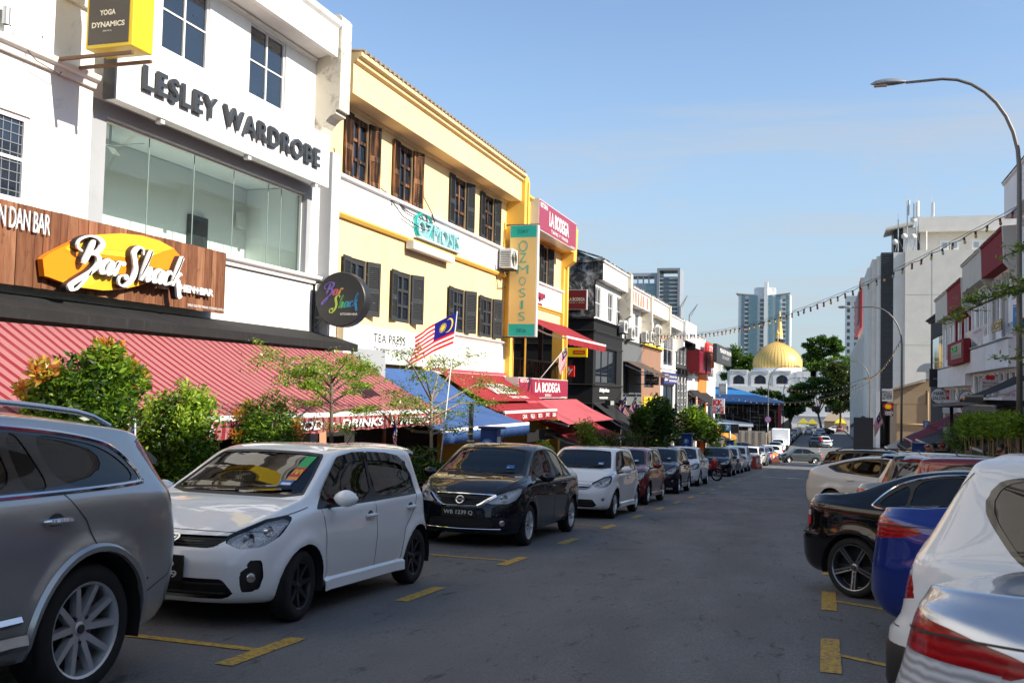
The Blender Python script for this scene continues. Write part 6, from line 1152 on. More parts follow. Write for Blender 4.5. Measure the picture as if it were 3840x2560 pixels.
# --- small five-door hatchback
RAWF=[(.90,.935),(.36,1.385),(.1,1.425),(-.13,1.432),(-.13,.955)];RAWR=[(-.21,.957),(-.21,1.432),(-.62,1.42),(-.90,1.385),(-1.06,1.31),(-1.16,1.17),(-1.17,.985)]
def hatch(fog=True,facelift=False,visor=False,zf=.85,**kw):
 global ZF
 ZF=zf;SIDEF,SIDER=ZQ(RAWF),ZQ(RAWR)
 reg=[['side_window','S',ZQ([(.97,.905),(.86,.985),(.36,1.41),(.1,1.452),(-.17,1.46),(-.62,1.45),(-.92,1.415),(-1.1,1.33),(-1.21,1.18),(-1.21,.955),(-.2,.925)]),CGL,dict(inner=[chk(SIDEF,1),chk(SIDER)])],['windscreen','F',ZQ([(0,1.0),(.50,1.0),(.665,1.03),(.60,1.25),(.535,1.435),(.3,1.455),(0,1.46),(-.1,1.45),(-.1,1.0)]),CGL,dict(xlim=(.2,1.4),trim=(.022,TRIM))],['rear_window','R',ZQ([(-.1,1.03),(.52,1.03),(.56,1.12),(.50,1.37),(.3,1.40),(-.1,1.41)]),CGD,dict(trim=(.02,TRIM))],['headlight','FD',[(-.96,.675),(-.88,.635),(-.70,.655),(-.54,.735),(-.42,.86),(-.46,.875),(-.64,.845),(-.88,.75),(-.96,.71)],LENS,dict(reflector=.05,rnd=.008,off=.0)],['tail_light','RD',[(-.98,.72),(-.62,.70),(-.47,.84),(-.45,1.0),(-.52,1.14),(-.60,1.14),(-.66,.98),(-.98,.95)],TAILC,dict(rnd=.006)],['grille','F',[(-.1,.63),(.36,.63),(.46,.70),(.44,.725),(-.1,.715)],TRIM,dict(off=-.02)]if not facelift else['grille','F',[(-.1,.57),(.36,.60),(.52,.70),(.50,.715),(.36,.655),(-.1,.63)],TRIM,dict(off=-.015)],['lower_intake','F',[(-.1,.245),(.5,.245),(.56,.29),(.48,.40),(-.1,.40)],TRIM,dict(off=-.04)]]
 if fog:reg.append(['fog_vent','F',[(.615,.30),(.70,.31),(.725,.42),(.715,.54),(.64,.545),(.66,.50),(.60,.45),(.605,.36)],TRIM,dict(off=-.02,rnd=.005)])
 cus=[]
 def det(s):
  bars(s,'F',.655,.69,2,.4,.006);bars(s,'F',.29,.36,2,.5,.007)
  if not facelift:disc(s,'F',0,.685,.055,CHR,'emblem',.012,ring=.72);disc(s,'F',0,.685,.036,CHR,'emblem',.008)
  else:
   mb=MB()
   for sg in(1,-1):s.ribbon(mb,'F',[(0,.585),(sg*.36,.615),(sg*.52,.70)],.03,.004,th=.01)
   s.put('grille_trim',mb,CHR)
  for sg in(1,-1):disc(s,'F',sg*.665,.41,.048,LENS,'fog_light',.012);disc(s,'F',sg*.665,.41,.036,CHR,'fog_light',.01)
  projector(s,.60,.71);projector(s,.70,.77,.045)
  mb=MB();rows=[]
  for k in range(13):
   yy=lerp(-.56,.56,k/12);p,n=s.surf('T',-1.36,yy);zz=(p.z if p else 1.45)+.012;e=.05*(abs(yy)/.56)**3
   rows.append([Vector((-1.30,yy,zz)),Vector((-1.5,yy,zz+.022-e*.3)),Vector((-1.70+e*1.5,yy,zz+.03-e)),Vector((-1.71+e*1.5,yy,zz-.0-e)),Vector((-1.55,yy,zz-.035)),Vector((-1.3,yy,zz-.06))])
  mb.grid(rows);mb.grid([rows[0][:3],rows[0][:2:-1]]);mb.grid([rows[-1][:3],rows[-1][:2:-1]]);s.put('spoiler',mb,'paint')
  for sg in(1,-1):
   mb=MB();rows=[]
   for k in range(12):
    xx=lerp(-.86,.86,k/11);p,n=s.surf('S',xx,.27,sg)
    if p:rows.append([p+Vector((0,sg*.0,.05)),p+Vector((0,sg*.035,.015)),p+Vector((0,sg*.04,-.07)),p+Vector((0,sg*.0,-.09))])
   mb.grid(rows if sg>0 else rows[::-1]);s.put('side_skirt',mb,'paint')
  if visor:
   for sg in(1,-1):
    for pts in([(.80,1.04),(.36,1.405),(.1,1.45),(-.15,1.457)],[(-.19,1.457),(-.62,1.445),(-.9,1.41),(-1.08,1.33)]):
     mb=MB();s.ribbon(mb,'S',[(a,zq(b)-.035)for a,b in pts],.09,.016,sg);s.put('window_visor',mb,VISOR,smooth=False)
  mb=MB();p,n=s.surf('T',-1.1,.0);mb.tube([p,p+Vector((-.18,0,.16))],[.008,.004],5);s.put('aerial',mb,TRIM)
  disc(s,'S',-1.32,.86,.075,'paint','fuel_flap',.002,-1)
  common_stickers(s)
  for f in kw.get('more',()):f(s)
 cus.append(('d',det))
 return dict(dict(W=.8325,xf=1.95,xr=-1.76,xaf=1.22,xar=-1.2,nf=2.9,nr=3.1,r=.292,arch=.345,axles=(-1.22,1.22),zbot=.19,top=ZQ([(-1.76,1.44),(-1.5,1.50),(-.95,1.538),(-.3,1.548),(.1,1.53),(.36,1.475),(.62,1.325),(.88,1.14),(1.02,1.04),(1.1,1.005),(1.3,.965),(1.58,.885),(1.8,.79),(1.9,.73),(1.95,.68)]),belt=[(-1.76,.975),(-1.0,.965),(0,.925),(.8,.905),(1.05,.90),(1.3,.865),(1.6,.79),(1.8,.70),(1.95,.60)],bot=[(-1.76,.30),(-1.5,.24),(-.85,.20),(.85,.20),(1.5,.19),(1.95,.21)],roofw=[(-1.76,.76),(-1.2,.775),(-.2,.775),(.36,.76),(.7,.79),(1.05,.85),(1.4,.84),(1.95,.74)],setr=[(.2,.07),(.34,.02),(.5,0),(.66,.0),(.80,.06),(1.0,.085),(1.17,.16),(1.3,.235),(1.43,.33)],setf=[(.15,.10),(.26,.015),(.36,0),(.5,.0),(.60,.03),(.72,.10),(.86,.2)],plan=[(-1.76,.97),(-1.2,1.),(0,1),(1.0,.995),(1.95,.97)],regions=reg,flare=.026,crease=(.62,.008,.1),seams=[('S',[(.90,.93),(.86,.70),(.84,.45),(.80,.28)]),('S',[(-.17,.93),(-.18,.5),(-.20,.27)]),('S',[(-1.2,.95),(-1.1,.80),(-.86,.62),(-.80,.30)]),('S',[(.80,.28),(-.78,.27)]),('S',[(1.08,.93),(1.35,.885),(1.55,.83)]),('F',[(-.68,.76),(-.45,.75),(0,.75),(.45,.75),(.68,.76)]),('R',[(-.6,.66),(.6,.66)])],handles=[(-.03,.80),(-1.0,.83)],mirror=(.72,.84,1.0),cowl=1.02,cabin=(.12,1.0),wiper=[[(-.52,1.035),(.0,1.05)],[(.0,1.03),(.5,1.075)]],rimstyle='seven',rimr=.66,tw=.18,platez=(.47,.78),custom=cus),**{k:v for k,v in kw.items()if k!='more'})
def sedan(front='plain',lamps=None,tail=None,chrome=True,rear_tail=TAILC,**kw):
 xf,xr=kw.get('xf',2.13),kw.get('xr',-2.29)
 SF=[(1.02,.965),(.50,1.345),(.28,1.385),(.02,1.395),(.0,.975)];SR=[(-.075,.977),(-.065,1.395),(-.45,1.375),(-.78,1.30),(-.86,1.26),(-.86,.99)];SQ=[(-.91,.995),(-.91,1.235),(-1.12,1.12),(-1.28,1.0)]
 PAN=[chk(q,1)for q in kw.pop('panes',[SF,SR,SQ])];DLO=kw.pop('dlo',None)
 reg=[['side_window','S',DLO or[(1.12,.94),(.52,1.375),(.28,1.415),(-.05,1.424),(-.48,1.402),(-.84,1.315),(-1.14,1.16),(-1.38,.98),(-1.2,.968),(0,.95)],CGL,dict(inner=PAN)],['windscreen','F',[(-.1,1.015),(.52,1.02),(.685,1.045),(.61,1.25),(.545,1.40),(.3,1.43),(-.1,1.435)],CGL,dict(xlim=(.2,1.6),trim=(.022,TRIM))],['rear_window','R',kw.pop('rearglass',[(-.1,1.13),(.56,1.13),(.50,1.37),(.3,1.40),(-.1,1.405)]),CGD,dict(xlim=(-1.75,-.5),trim=(.02,TRIM))],['headlight','FD',lamps or[(-1.26,.665),(-1.12,.63),(-.88,.64),(-.66,.70),(-.50,.86),(-.56,.885),(-.80,.835),(-1.12,.74)],LENS,dict(reflector=.05,rnd=.008,off=.0,trim=(.006,TRIM))],['tail_light','RD',tail or[(-1.34,.80),(-1.1,.74),(-.88,.78),(-.70,.93),(-.80,.965),(-1.1,.955),(-1.34,.93)],rear_tail,dict(rnd=.006)],['grille','F',[(-.1,.60),(.33,.60),(.46,.735),(.44,.75),(-.1,.75)],TRIM,dict(off=-.02)],['lower_intake','F',[(-.1,.28),(.50,.28),(.53,.33),(.46,.43),(-.1,.43)],TRIM,dict(off=-.03)]]
 reg+=kw.pop('extra_regions',[])
 cus=[('d',lambda s:sedan_det(s,front,chrome))]+kw.pop('custom',[])
 return dict(dict(W=.8475,xf=xf,xr=xr,xaf=1.42,xar=-1.5,nf=2.9,nr=3.2,r=.305,arch=.355,axles=(-1.3,1.3),zbot=.18,top=[(xr,1.0),(xr+.1,1.045),(-1.9,1.075),(-1.62,1.10),(-1.42,1.16),(-1.05,1.335),(-.65,1.45),(-.15,1.5),(.25,1.49),(.52,1.43),(.85,1.26),(1.12,1.10),(1.26,1.03),(1.36,1.005),(1.65,.95),(1.92,.86),(2.06,.77),(xf,.70)],belt=[(xr,.955),(-1.9,.98),(-1.3,.965),(0,.945),(.9,.93),(1.25,.92),(1.6,.86),(1.92,.76),(xf,.64)],bot=[(xr,.30),(-1.95,.22),(-.9,.19),(.9,.19),(1.7,.18),(xf,.2)],roofw=[(xr,.82),(-1.8,.84),(-1.45,.80),(-1.05,.75),(-.3,.75),(.5,.745),(.85,.78),(1.25,.85),(1.6,.84),(xf,.76)],setr=[(.2,.09),(.34,.02),(.5,0),(.68,0),(.85,.05),(1.0,.09),(1.1,.12)],setf=[(.15,.10),(.26,.01),(.4,0),(.55,.01),(.68,.05),(.8,.14),(.9,.2)],plan=[(xr,.95),(-1.4,.99),(0,1),(1.2,.99),(xf,.96)],regions=reg,flare=.02,crease=(.70,.012,.07),seams=[('S',[(1.06,.96),(1.0,.75),(.96,.3)]),('S',[(-.04,.955),(-.06,.6),(-.10,.28)]),('S',[(-.93,.99),(-.98,.80),(-.86,.62),(-.82,.30)]),('S',[(.96,.3),(-.82,.27)]),('S',[(1.28,.955),(1.55,.92),(1.8,.86)]),('F',[(-.62,.80),(-.4,.79),(0,.79),(.4,.79),(.62,.80)]),('S',[(-1.42,1.0),(-1.9,.99),(xr+.16,.97)]),('R',[(-.5,.66),(.5,.66)])],handles=[(.12,.84),(-.78,.86)],mirror=(.86,.86,1.0),cowl=1.24,cabin=(.22,1.0),wiper=[[(-.55,1.05),(.0,1.06)],[(.0,1.045),(.52,1.08)]],rimstyle='five',rimr=.68,tw=.19,platez=(.50,.80),custom=cus),**kw)
def sedan_det(s,front,chrome):
 if front=='vgrille':
  bars(s,'F',.625,.725,4,.33,.007,hwf=.42);mb=MB()
  for sg in(1,-1):s.ribbon(mb,'F',[(sg*.27,.59),(sg*.33,.62),(sg*.50,.745)],.05,.006,th=.012)
  s.put('grille_trim',mb,CHR);mb=MB();s.ribbon(mb,'F',[(-.5,.752),(0,.756),(.5,.752)],.022,.006,th=.008);s.ribbon(mb,'F',[(-.28,.592),(0,.588),(.28,.592)],.014,.006,th=.006);s.put('grille_trim',mb,CHR)
  disc(s,'F',0,.672,.062,CHR,'emblem',.014,ring=.78);p,n=s.surf('F',0,.672);mb=MB();mb.obox(p+n*.012,(0,.075,0),(.006,0,0),(0,0,.014));s.put('emblem_bar',mb,CHR)
  mb=MB()
  for sg in(1,-1):s.ribbon(mb,'F',[(sg*.58,.44),(sg*.72,.40),(sg*.62,.36),(sg*.58,.44)],.03,.002)
  s.put('bumper_recess',mb,TRIM,smooth=False);mb=MB();s.ribbon(mb,'F',[(-.6,.275),(0,.265),(.6,.275)],.012,.004,th=.006);s.put('lip_trim',mb,CHR)
 else:
  bars(s,'F',.63,.72,3,.36,.008,CHR if front=='chrome' else TRIM);disc(s,'F',0,.71,.045,CHR,'emblem',.012)
 for sg in(1,-1):disc(s,'F',sg*.62,.36,.04,CHR,'fog_light',.01)
 projector(s,.62,.72)
 mb=MB();p,n=s.surf('T',.3,.0);mb.tube([p,p+Vector((-.35,0,.32))],[.006,.003],5);s.put('aerial',mb,TRIM);common_stickers(s,1.14)
def outline_chrome(s,pts,w=.018):
 pts=[tuple(q)for q in cr(pts,4)]
 for sg in(1,-1):
  mb=MB();s.ribbon(mb,'S',pts,w,.004,sg,.03,th=.007)
  if mb.F:s.put('window_chrome',mb,CHR)
def wagon(top,belt,W,xf,xr,axles,r,arch,dlo,panes,tail,rearglass,scr,lamps,roofw,setr,setf,zbot=.22,chrome=None,tailmat=TAILR,rails=True,extra=(),custom=(),xar=None,glass=CGD,**kw):
 reg=[['side_window','S',chk(dlo),glass,dict(inner=[chk(q)for q in panes],band=kw.pop('band',GLB))],['windscreen','F',scr,CGL,dict(xlim=(.2,1.9),trim=(.022,TRIM))],['rear_window','R',rearglass,CGD,dict(trim=(.02,TRIM))],['headlight','FD',lamps,LENS,dict(reflector=.05,rnd=.008,off=0.)],['grille','F',[(-.1,.66),(.40,.66),(.46,.85),(-.1,.87)],TRIM,dict(off=-.02)],['lower_intake','F',[(-.1,.34),(.55,.34),(.5,.5),(-.1,.5)],TRIM,dict(off=-.03)]]
 for nm,pl,mt in tail:reg.append([nm,pl[0],pl[1],mt,dict(rnd=.004)])
 reg+=list(extra)
 def det(s):
  bars(s,'F',.69,.84,5,.42,.008,CHR);disc(s,'F',0,.77,.06,CHR,'emblem',.012,ring=.7)
  if chrome:outline_chrome(s,chrome,kw.get('chw',.022))
  if rails:
   zt=pch(top)
   for sg in(1,-1):
    mb=MB();pts=[]
    for k in range(15):
     xx=lerp(xr+.62,rails_x,k/14);yy=sg*W*.66;p,n=s.surf('T',xx,yy)
     if p:pts.append(p+Vector((0,0,.005 if k in(0,14)else .045 if k in(1,13)else .06)))
    mb.tube(pts,.018,8);s.put('roof_rail',mb,kw.get('railmat',STEELC))
  for f in custom:f(s)
 rails_x=kw.pop('rails_x',.2);kw2={k:v for k,v in kw.items()if k not in('chw','railmat')}
 return dict(dict(W=W,xf=xf,xr=xr,xaf=axles[1]+.1,xar=xar or axles[0]-.1,nf=3.,nr=3.2,r=r,arch=arch,axles=axles,zbot=zbot,top=top,belt=belt,bot=[(xr,zbot+.12),(xr+.4,zbot+.02),(axles[0]+.5,zbot),(axles[1]-.4,zbot),(xf,zbot+.02)],roofw=roofw,setr=setr,setf=setf,plan=[(xr,.96),(axles[0],1),(axles[1],.995),(xf,.95)],regions=reg,flare=.03,mirror=(axles[1]-.52,W+.02,belt[len(belt)//2][1]+.08),cowl=axles[1]+.05,cabin=(axles[1]-1.05,belt[3][1]),rimr=.7,tw=.24,platez=(.58,.85),handles=[],custom=[('d',det)]),**kw2)
STEELC=M('satin_rail_silver',(.55,.57,.6),.2,.95,0)
def volvo_x(s):
 for sg in(1,-1):
  for ax in s.sp['axles']:
   mb=MB();rows=[]
   for k in range(25):
    a=math.pi*(-.06+1.12*k/24);row=[]
    for rr,lift in((.454,.0),(.457,.02),(.487,.024),(.503,.004)):
     p,n=s.surf('S',ax+rr*math.cos(a),max(.27,s.sp['r']+rr*math.sin(a)),sg)
     if p is not None:row.append(Vector((p.x,p.y+sg*lift,p.z)))
    if len(row)==4:rows.append(row)
   if len(rows)>3:mb.grid(rows if sg<0 else[r[::-1]for r in rows]);s.put('arch_trim',mb,'paint')
  mb=MB();s.ribbon(mb,'S',[(-1.0,.40),(.2,.38),(1.0,.38)],.09,.012,sg,th=.03);s.put('sill_trim',mb,'paint');mb=MB();s.ribbon(mb,'S',[(-.95,.52),(.2,.50),(.9,.5)],.05,.008,sg,th=.02);s.put('door_moulding',mb,CHR)
 mb=MB();rows=[]
 for k in range(13):
  yy=lerp(-.66,.66,k/12);p,n=s.surf('T',-2.2,yy);zz=(p.z if p else 1.6)+.004;e=.06*(abs(yy)/.66)**3;rows.append([Vector((-1.95,yy,zz+.03)),Vector((-2.25,yy,zz+.005)),Vector((-2.46+e,yy,zz-.05-e*.5)),Vector((-2.455+e,yy,zz-.085-e*.5)),Vector((-2.2,yy,zz-.1))])
 mb.grid(rows);mb.grid([rows[0][:3],rows[0][:1:-1]]);mb.grid([rows[-1][:3],rows[-1][:1:-1]]);s.put('spoiler',mb,'paint')
 disc(s,'S',-2.0,.62,.008,TRIM,'sensor',.002,1)
VOLVO=dict(W=.965,xf=2.36,xr=-2.54,axles=(-1.49,1.49),r=.382,arch=.452,zbot=.26,top=[(-2.54,1.49),(-2.3,1.54),(-1.7,1.605),(-.8,1.645),(0,1.635),(.5,1.57),(.9,1.43),(1.3,1.25),(1.46,1.19),(1.6,1.16),(1.95,1.1),(2.2,1.0),(2.36,.9)],belt=[(-2.6,1.18),(-1.8,1.185),(-1.0,1.16),(0,1.12),(.9,1.07),(1.4,1.07),(1.9,1.0),(2.36,.8)],roofw=[(-2.54,.75),(-1.5,.785),(0,.79),(.6,.77),(1.0,.80),(1.45,.86),(2.36,.78)],setr=[(.3,.12),(.45,.03),(.6,0),(.85,.0),(1.0,.04),(1.15,.1),(1.35,.24),(1.55,.40)],setf=[(.2,.1),(.35,.01),(.5,0),(.8,.02),(1.0,.12),(1.2,.2)],dlo=[(1.2,1.1),(.55,1.49),(.2,1.54),(-.6,1.55),(-1.2,1.525),(-1.62,1.475),(-1.80,1.41),(-1.92,1.31),(-1.95,1.25),(-1.91,1.222),(-1.2,1.187),(0,1.15)],panes=[[(1.1,1.13),(.52,1.46),(.2,1.51),(.06,1.515),(.06,1.14)],[(-.02,1.14),(-.02,1.515),(-.62,1.52),(-.80,1.51),(-.90,1.2)],[(-.98,1.205),(-.90,1.505),(-.98,1.5),(-1.16,1.21)],[(-1.26,1.215),(-1.10,1.495),(-1.28,1.485),(-1.58,1.445),(-1.74,1.385),(-1.85,1.31),(-1.88,1.265),(-1.84,1.243)]],chrome=[(1.2,1.1),(0,1.147),(-1.2,1.184),(-1.91,1.219),(-1.955,1.25),(-1.925,1.31),(-1.805,1.412),(-1.625,1.477),(-1.2,1.528),(-.6,1.553),(.2,1.543),(.55,1.493)],chw=.03,tail=[('tail_light',('S',[(-2.0,1.49),(-2.34,1.49),(-2.8,1.2),(-2.8,.84),(-2.32,.84),(-2.28,1.05),(-2.22,1.14),(-2.12,1.3)]),TAILR)],rearglass=[(-.1,1.18),(.62,1.18),(.58,1.42),(-.1,1.44)],scr=[(-.1,1.18),(.62,1.2),(.74,1.22),(.64,1.5),(-.1,1.54)],lamps=[(-1.4,.82),(-1.1,.80),(-.75,.9),(-.7,.98),(-1.1,.96),(-1.4,.92)],nr=3.8,xar=-1.98,seams=[('S',[(-1.24,1.18),(-1.40,1.02),(-1.47,.88)]),('S',[(-.0,1.11),(-.02,.6),(-.02,.34)]),('S',[(-2.45,.86),(-2.25,.62),(-1.93,.52)]),('S',[(1.15,1.08),(1.05,.4)]),('R',[(-.7,.85),(.7,.85)])],handles=[(-1.16,1.03),(-.05,1.0)],handle_mat=CHR,rimstyle='ten',rimr=.72,tw=.26,rails_x=.3,custom=[volvo_x],seamw=.008)
MPV=dict(W=.85,xf=2.05,xr=-2.2,axles=(-1.3,1.3),r=.31,arch=.365,zbot=.22,top=[(-2.2,1.53),(-1.9,1.585),(-1.2,1.615),(-.4,1.62),(.2,1.59),(.5,1.52),(.85,1.32),(1.15,1.13),(1.28,1.06),(1.5,1.02),(1.8,.92),(2.0,.8),(2.05,.74)],belt=[(-2.2,1.03),(-1.2,1.02),(-.3,.98),(.6,.95),(1.2,.94),(1.7,.84),(2.05,.66)],roofw=[(-2.2,.78),(-1.2,.79),(0,.79),(.5,.77),(.85,.80),(1.25,.86),(2.05,.76)],setr=[(.2,.1),(.36,.01),(.5,0),(.60,.02),(.66,.09),(.9,.15),(1.0,.19),(1.2,.33),(1.4,.48),(1.58,.64)],setf=[(.2,.1),(.35,.01),(.5,0),(.7,.04),(.9,.2)],dlo=[(1.1,.97),(.5,1.45),(.1,1.51),(-.8,1.52),(-1.22,1.50),(-1.40,1.47),(-1.47,1.38),(-1.46,1.28),(-1.28,1.06),(-1.15,1.01),(0,.99)],panes=[[(1.0,.99),(.48,1.42),(.1,1.48),(.05,1.48),(.05,1.01)],[(-.02,1.01),(-.02,1.485),(-.84,1.48),(-.88,1.02)],[(-.94,1.03),(-.92,1.475),(-1.22,1.47),(-1.36,1.44),(-1.41,1.37),(-1.40,1.28),(-1.24,1.08),(-1.12,1.04)]],tail=[('tail_light',('RD',[(-1.5,.80),(-.95,.77),(-.76,.80),(-.82,.905),(-1.5,.905)]),TAILR),('tail_light',('RD',[(-1.5,.908),(-.822,.908),(-.90,1.02),(-1.5,1.02)]),TAILW),('tail_light',('RD',[(-1.5,1.023),(-.902,1.023),(-.94,1.08),(-1.0,1.1),(-1.5,1.1)]),TAILC)],rearglass=[(-.1,1.1),(.63,1.1),(.56,1.44),(-.1,1.46)],scr=[(-.1,1.07),(.6,1.08),(.68,1.1),(.58,1.47),(-.1,1.51)],lamps=[(-1.2,.75),(-.9,.72),(-.6,.84),(-.55,.9),(-.9,.88),(-1.2,.82)],rails=False,seams=[('S',[(-.0,.98),(-.02,.3)]),('S',[(-.92,1.0),(-.9,.62),(-.86,.32)]),('S',[(-1.55,1.50),(-1.80,1.25),(-1.93,1.08),(-1.98,.98)]),('R',[(-.72,.62),(.72,.62)])],handles=[(.12,.86),(-.82,.88)],tw=.2,rimr=.66,glass=CGD)
def mpv_x(s):
 mb=MB();rows=[]
 for k in range(13):
  yy=lerp(-.56,.56,k/12);p,n=s.surf('T',-1.42,yy);zz=(p.z if p else 1.58)+.002;e=.04*(abs(yy)/.56)**3;rows.append([Vector((-1.3,yy,zz+.012)),Vector((-1.45,yy,zz+.012)),Vector((-1.62+e,yy,zz-.015-e)),Vector((-1.62+e,yy,zz-.05-e)),Vector((-1.5,yy,zz-.07))])
 mb.grid(rows);mb.grid([rows[0][:3],rows[0][:1:-1]]);mb.grid([rows[-1][:3],rows[-1][:1:-1]]);s.put('spoiler',mb,'paint')
 for sg in(1,-1):
  mb=MB();rows=[]
  for k in range(12):
   a=lerp(-.55,.62,k/11);yb=.62+.26*min(1,(k/5));xb=-2.2 if k<5 else lerp(-2.17,-1.72,(k-5)/6);p,n=(s.surf('R',sg*lerp(.5,.80,k/5),.42)if k<5 else s.surf('S',lerp(-2.02,-1.70,(k-5)/6),.42,sg))
   if p is not None:rows.append([p+n*.004+Vector((0,0,.12)),p+n*.02+Vector((0,0,.08)),p+n*.022+Vector((0,0,-.12)),p+n*.0+Vector((0,0,-.2))])
  if len(rows)>2:mb.grid(rows);s.put('corner_cladding',mb,TRIM)
 disc(s,'S',-1.62,.78,.09,'paint','fuel_flap',.003,-1)
MPV['custom']=[mpv_x]
SUVB=dict(VOLVO);SUVB.update(W=.93,custom=[],chrome=None,tail=[('tail_light',('RD',[(-1.6,.86),(-1.2,.84),(-1.08,.92),(-1.1,1.14),(-1.6,1.14)]),TAILR)],handles=[(-.78,.98),(.2,.96)],rimstyle='five',rails=True,glass=CGL,handle_mat='paint',railmat=BLKM,band=TRIM,xr=-2.45)
def bmw_x(s):
 outline_chrome(s,[(1.15,.93),(0,.95),(-.95,.985),(-1.13,1.005),(-1.14,1.05),(-1.03,1.17),(-.86,1.27),(-.5,1.36),(-.1,1.385),(.3,1.37),(.55,1.31)],.022);disc(s,'S',-1.68,.80,.085,'paint','fuel_flap',.004,-1);disc(s,'S',-1.68,.80,.088,TRIM,'flap_gap',.003,-1,ring=.96)
 mb=MB();s.ribbon(mb,'R',[(-.8,.66),(0,.66),(.8,.66)],.03,.01,th=.012);s.put('bumper_strip',mb,TRIM)
 for sg in(1,-1):mb=MB();s.ribbon(mb,'S',[(-2.1,.66),(-1.78,.64)],.035,.006,sg,th=.01);s.put('bumper_strip',mb,TRIM)
BMW=dict(W=.87,xf=2.25,xr=-2.24,axles=(-1.3625,1.3625),r=.325,arch=.365,rimstyle='mesh',rimr=.77,rim=M('alloy_smoked',(.22,.22,.23),.25,.8,0),tw=.22,dlo=[(1.15,.935),(.55,1.30),(.3,1.36),(-.1,1.375),(-.5,1.35),(-.86,1.26),(-1.03,1.16),(-1.13,1.05),(-1.12,1.015),(-.95,.99),(0,.955)],panes=[[(1.05,.96),(.52,1.275),(.28,1.335),(.02,1.348),(.0,.975)],[(-.07,.98),(-.06,1.348),(-.42,1.335),(-.7,1.27),(-.72,1.005)],[(-.78,1.01),(-.77,1.25),(-.97,1.14),(-1.07,1.045),(-1.03,1.02)]],top=[(-2.24,1.05),(-2.14,1.085),(-1.9,1.10),(-1.66,1.11),(-1.45,1.15),(-1.1,1.295),(-.7,1.41),(-.2,1.455),(.25,1.44),(.55,1.36),(.9,1.18),(1.2,1.02),(1.35,.96),(1.5,.94),(1.9,.86),(2.15,.74),(2.25,.66)],belt=[(-2.24,.97),(-1.9,1.0),(-1.2,.985),(0,.95),(.9,.91),(1.3,.89),(1.7,.82),(2.05,.70),(2.25,.58)],roofw=[(-2.24,.80),(-1.8,.82),(-1.45,.77),(-1.1,.72),(-.3,.725),(.5,.72),(.9,.77),(1.3,.85),(1.7,.84),(2.25,.76)],tail=[(-1.6,.74),(-.98,.72),(-.83,.74),(-.83,.845),(-1.6,.845)],rear_tail=TAILC,extra_regions=[['tail_light','RD',[(-1.6,.848),(-.83,.848),(-.845,.905),(-1.6,.905)],TAILW,dict(rnd=.003)],['tail_light','RD',[(-1.6,.908),(-.85,.908),(-.92,.985),(-1.05,1.0),(-1.6,1.0)],TAILC,dict(rnd=.003)]],rearglass=[(-.1,1.15),(.52,1.15),(.48,1.34),(-.1,1.37)],custom=[('b',bmw_x)],setr=[(.2,.12),(.3,.03),(.42,0),(.66,.0),(.68,.05),(.95,.07),(1.08,.1)],cabin=(.15,.92),handles=[(.08,.80)])
HIGHT=[(-2.29,1.09),(-2.19,1.125),(-1.9,1.145),(-1.62,1.16),(-1.42,1.2),(-1.05,1.36),(-.65,1.46),(-.15,1.5),(.25,1.49),(.52,1.43),(.85,1.26),(1.12,1.10),(1.26,1.03),(1.36,1.005),(1.65,.95),(1.92,.86),(2.06,.77),(2.13,.70)];HIGHB=[(-2.29,1.03),(-1.9,1.05),(-1.3,1.0),(0,.955),(.9,.93),(1.25,.92),(1.6,.86),(1.92,.76),(2.13,.64)]
CITY=dict(top=HIGHT,belt=HIGHB,tail=[(-1.6,.88),(-1.05,.875),(-.70,.90),(-.52,.955),(-.56,.975),(-.80,1.015),(-1.04,1.095),(-1.09,1.1),(-1.6,1.1)],rear_tail=TAILR,W=.85,setr=[(.2,.12),(.34,.03),(.42,0),(.52,.01),(.68,.03),(.8,.05),(1.0,.07),(1.1,.1)])
FORE=dict(top=HIGHT,belt=HIGHB,tail=[(-1.7,.70),(-1.1,.68),(-.72,.76),(-.58,.90),(-.95,.90),(-1.7,.90)],rear_tail=TAILW,extra_regions=[['tail_light','RD',[(-1.7,.903),(-.95,.903),(-.55,.903),(-.50,.95),(-.75,1.01),(-1.1,1.045),(-1.7,1.05)],TAILR,dict(rnd=.004)]],W=.86)
PRIUS=dict(top=[(-2.29,1.06),(-2.15,1.13),(-1.9,1.19),(-1.5,1.28),(-1.0,1.40),(-.5,1.475),(0,1.49),(.3,1.465),(.6,1.37),(.9,1.23),(1.2,1.07),(1.4,.99),(1.65,.93),(1.92,.83),(2.06,.75),(2.13,.69)],belt=HIGHB,roofw=[(-2.29,.74),(-1.8,.73),(-1.0,.735),(-.3,.75),(.5,.745),(.85,.78),(1.25,.85),(1.6,.84),(2.13,.76)],dlo=[(1.12,.94),(.52,1.365),(.28,1.405),(-.05,1.42),(-.5,1.40),(-1.0,1.32),(-1.45,1.20),(-1.5,1.16),(-1.2,1.05),(0,.965)],panes=[[(1.02,.97),(.50,1.335),(.28,1.375),(.02,1.385),(.0,.99)],[(-.075,.995),(-.065,1.385),(-.5,1.365),(-.78,1.32),(-.80,1.05)],[(-.85,1.06),(-.84,1.30),(-1.05,1.25),(-1.38,1.17),(-1.2,1.1)]],rearglass=[(-.1,1.22),(.5,1.22),(.48,1.4),(-.1,1.43)],tail=[(-1.6,.84),(-1.05,.8),(-.95,.86),(-1.0,1.08),(-1.6,1.1)],rear_tail=TAILW)
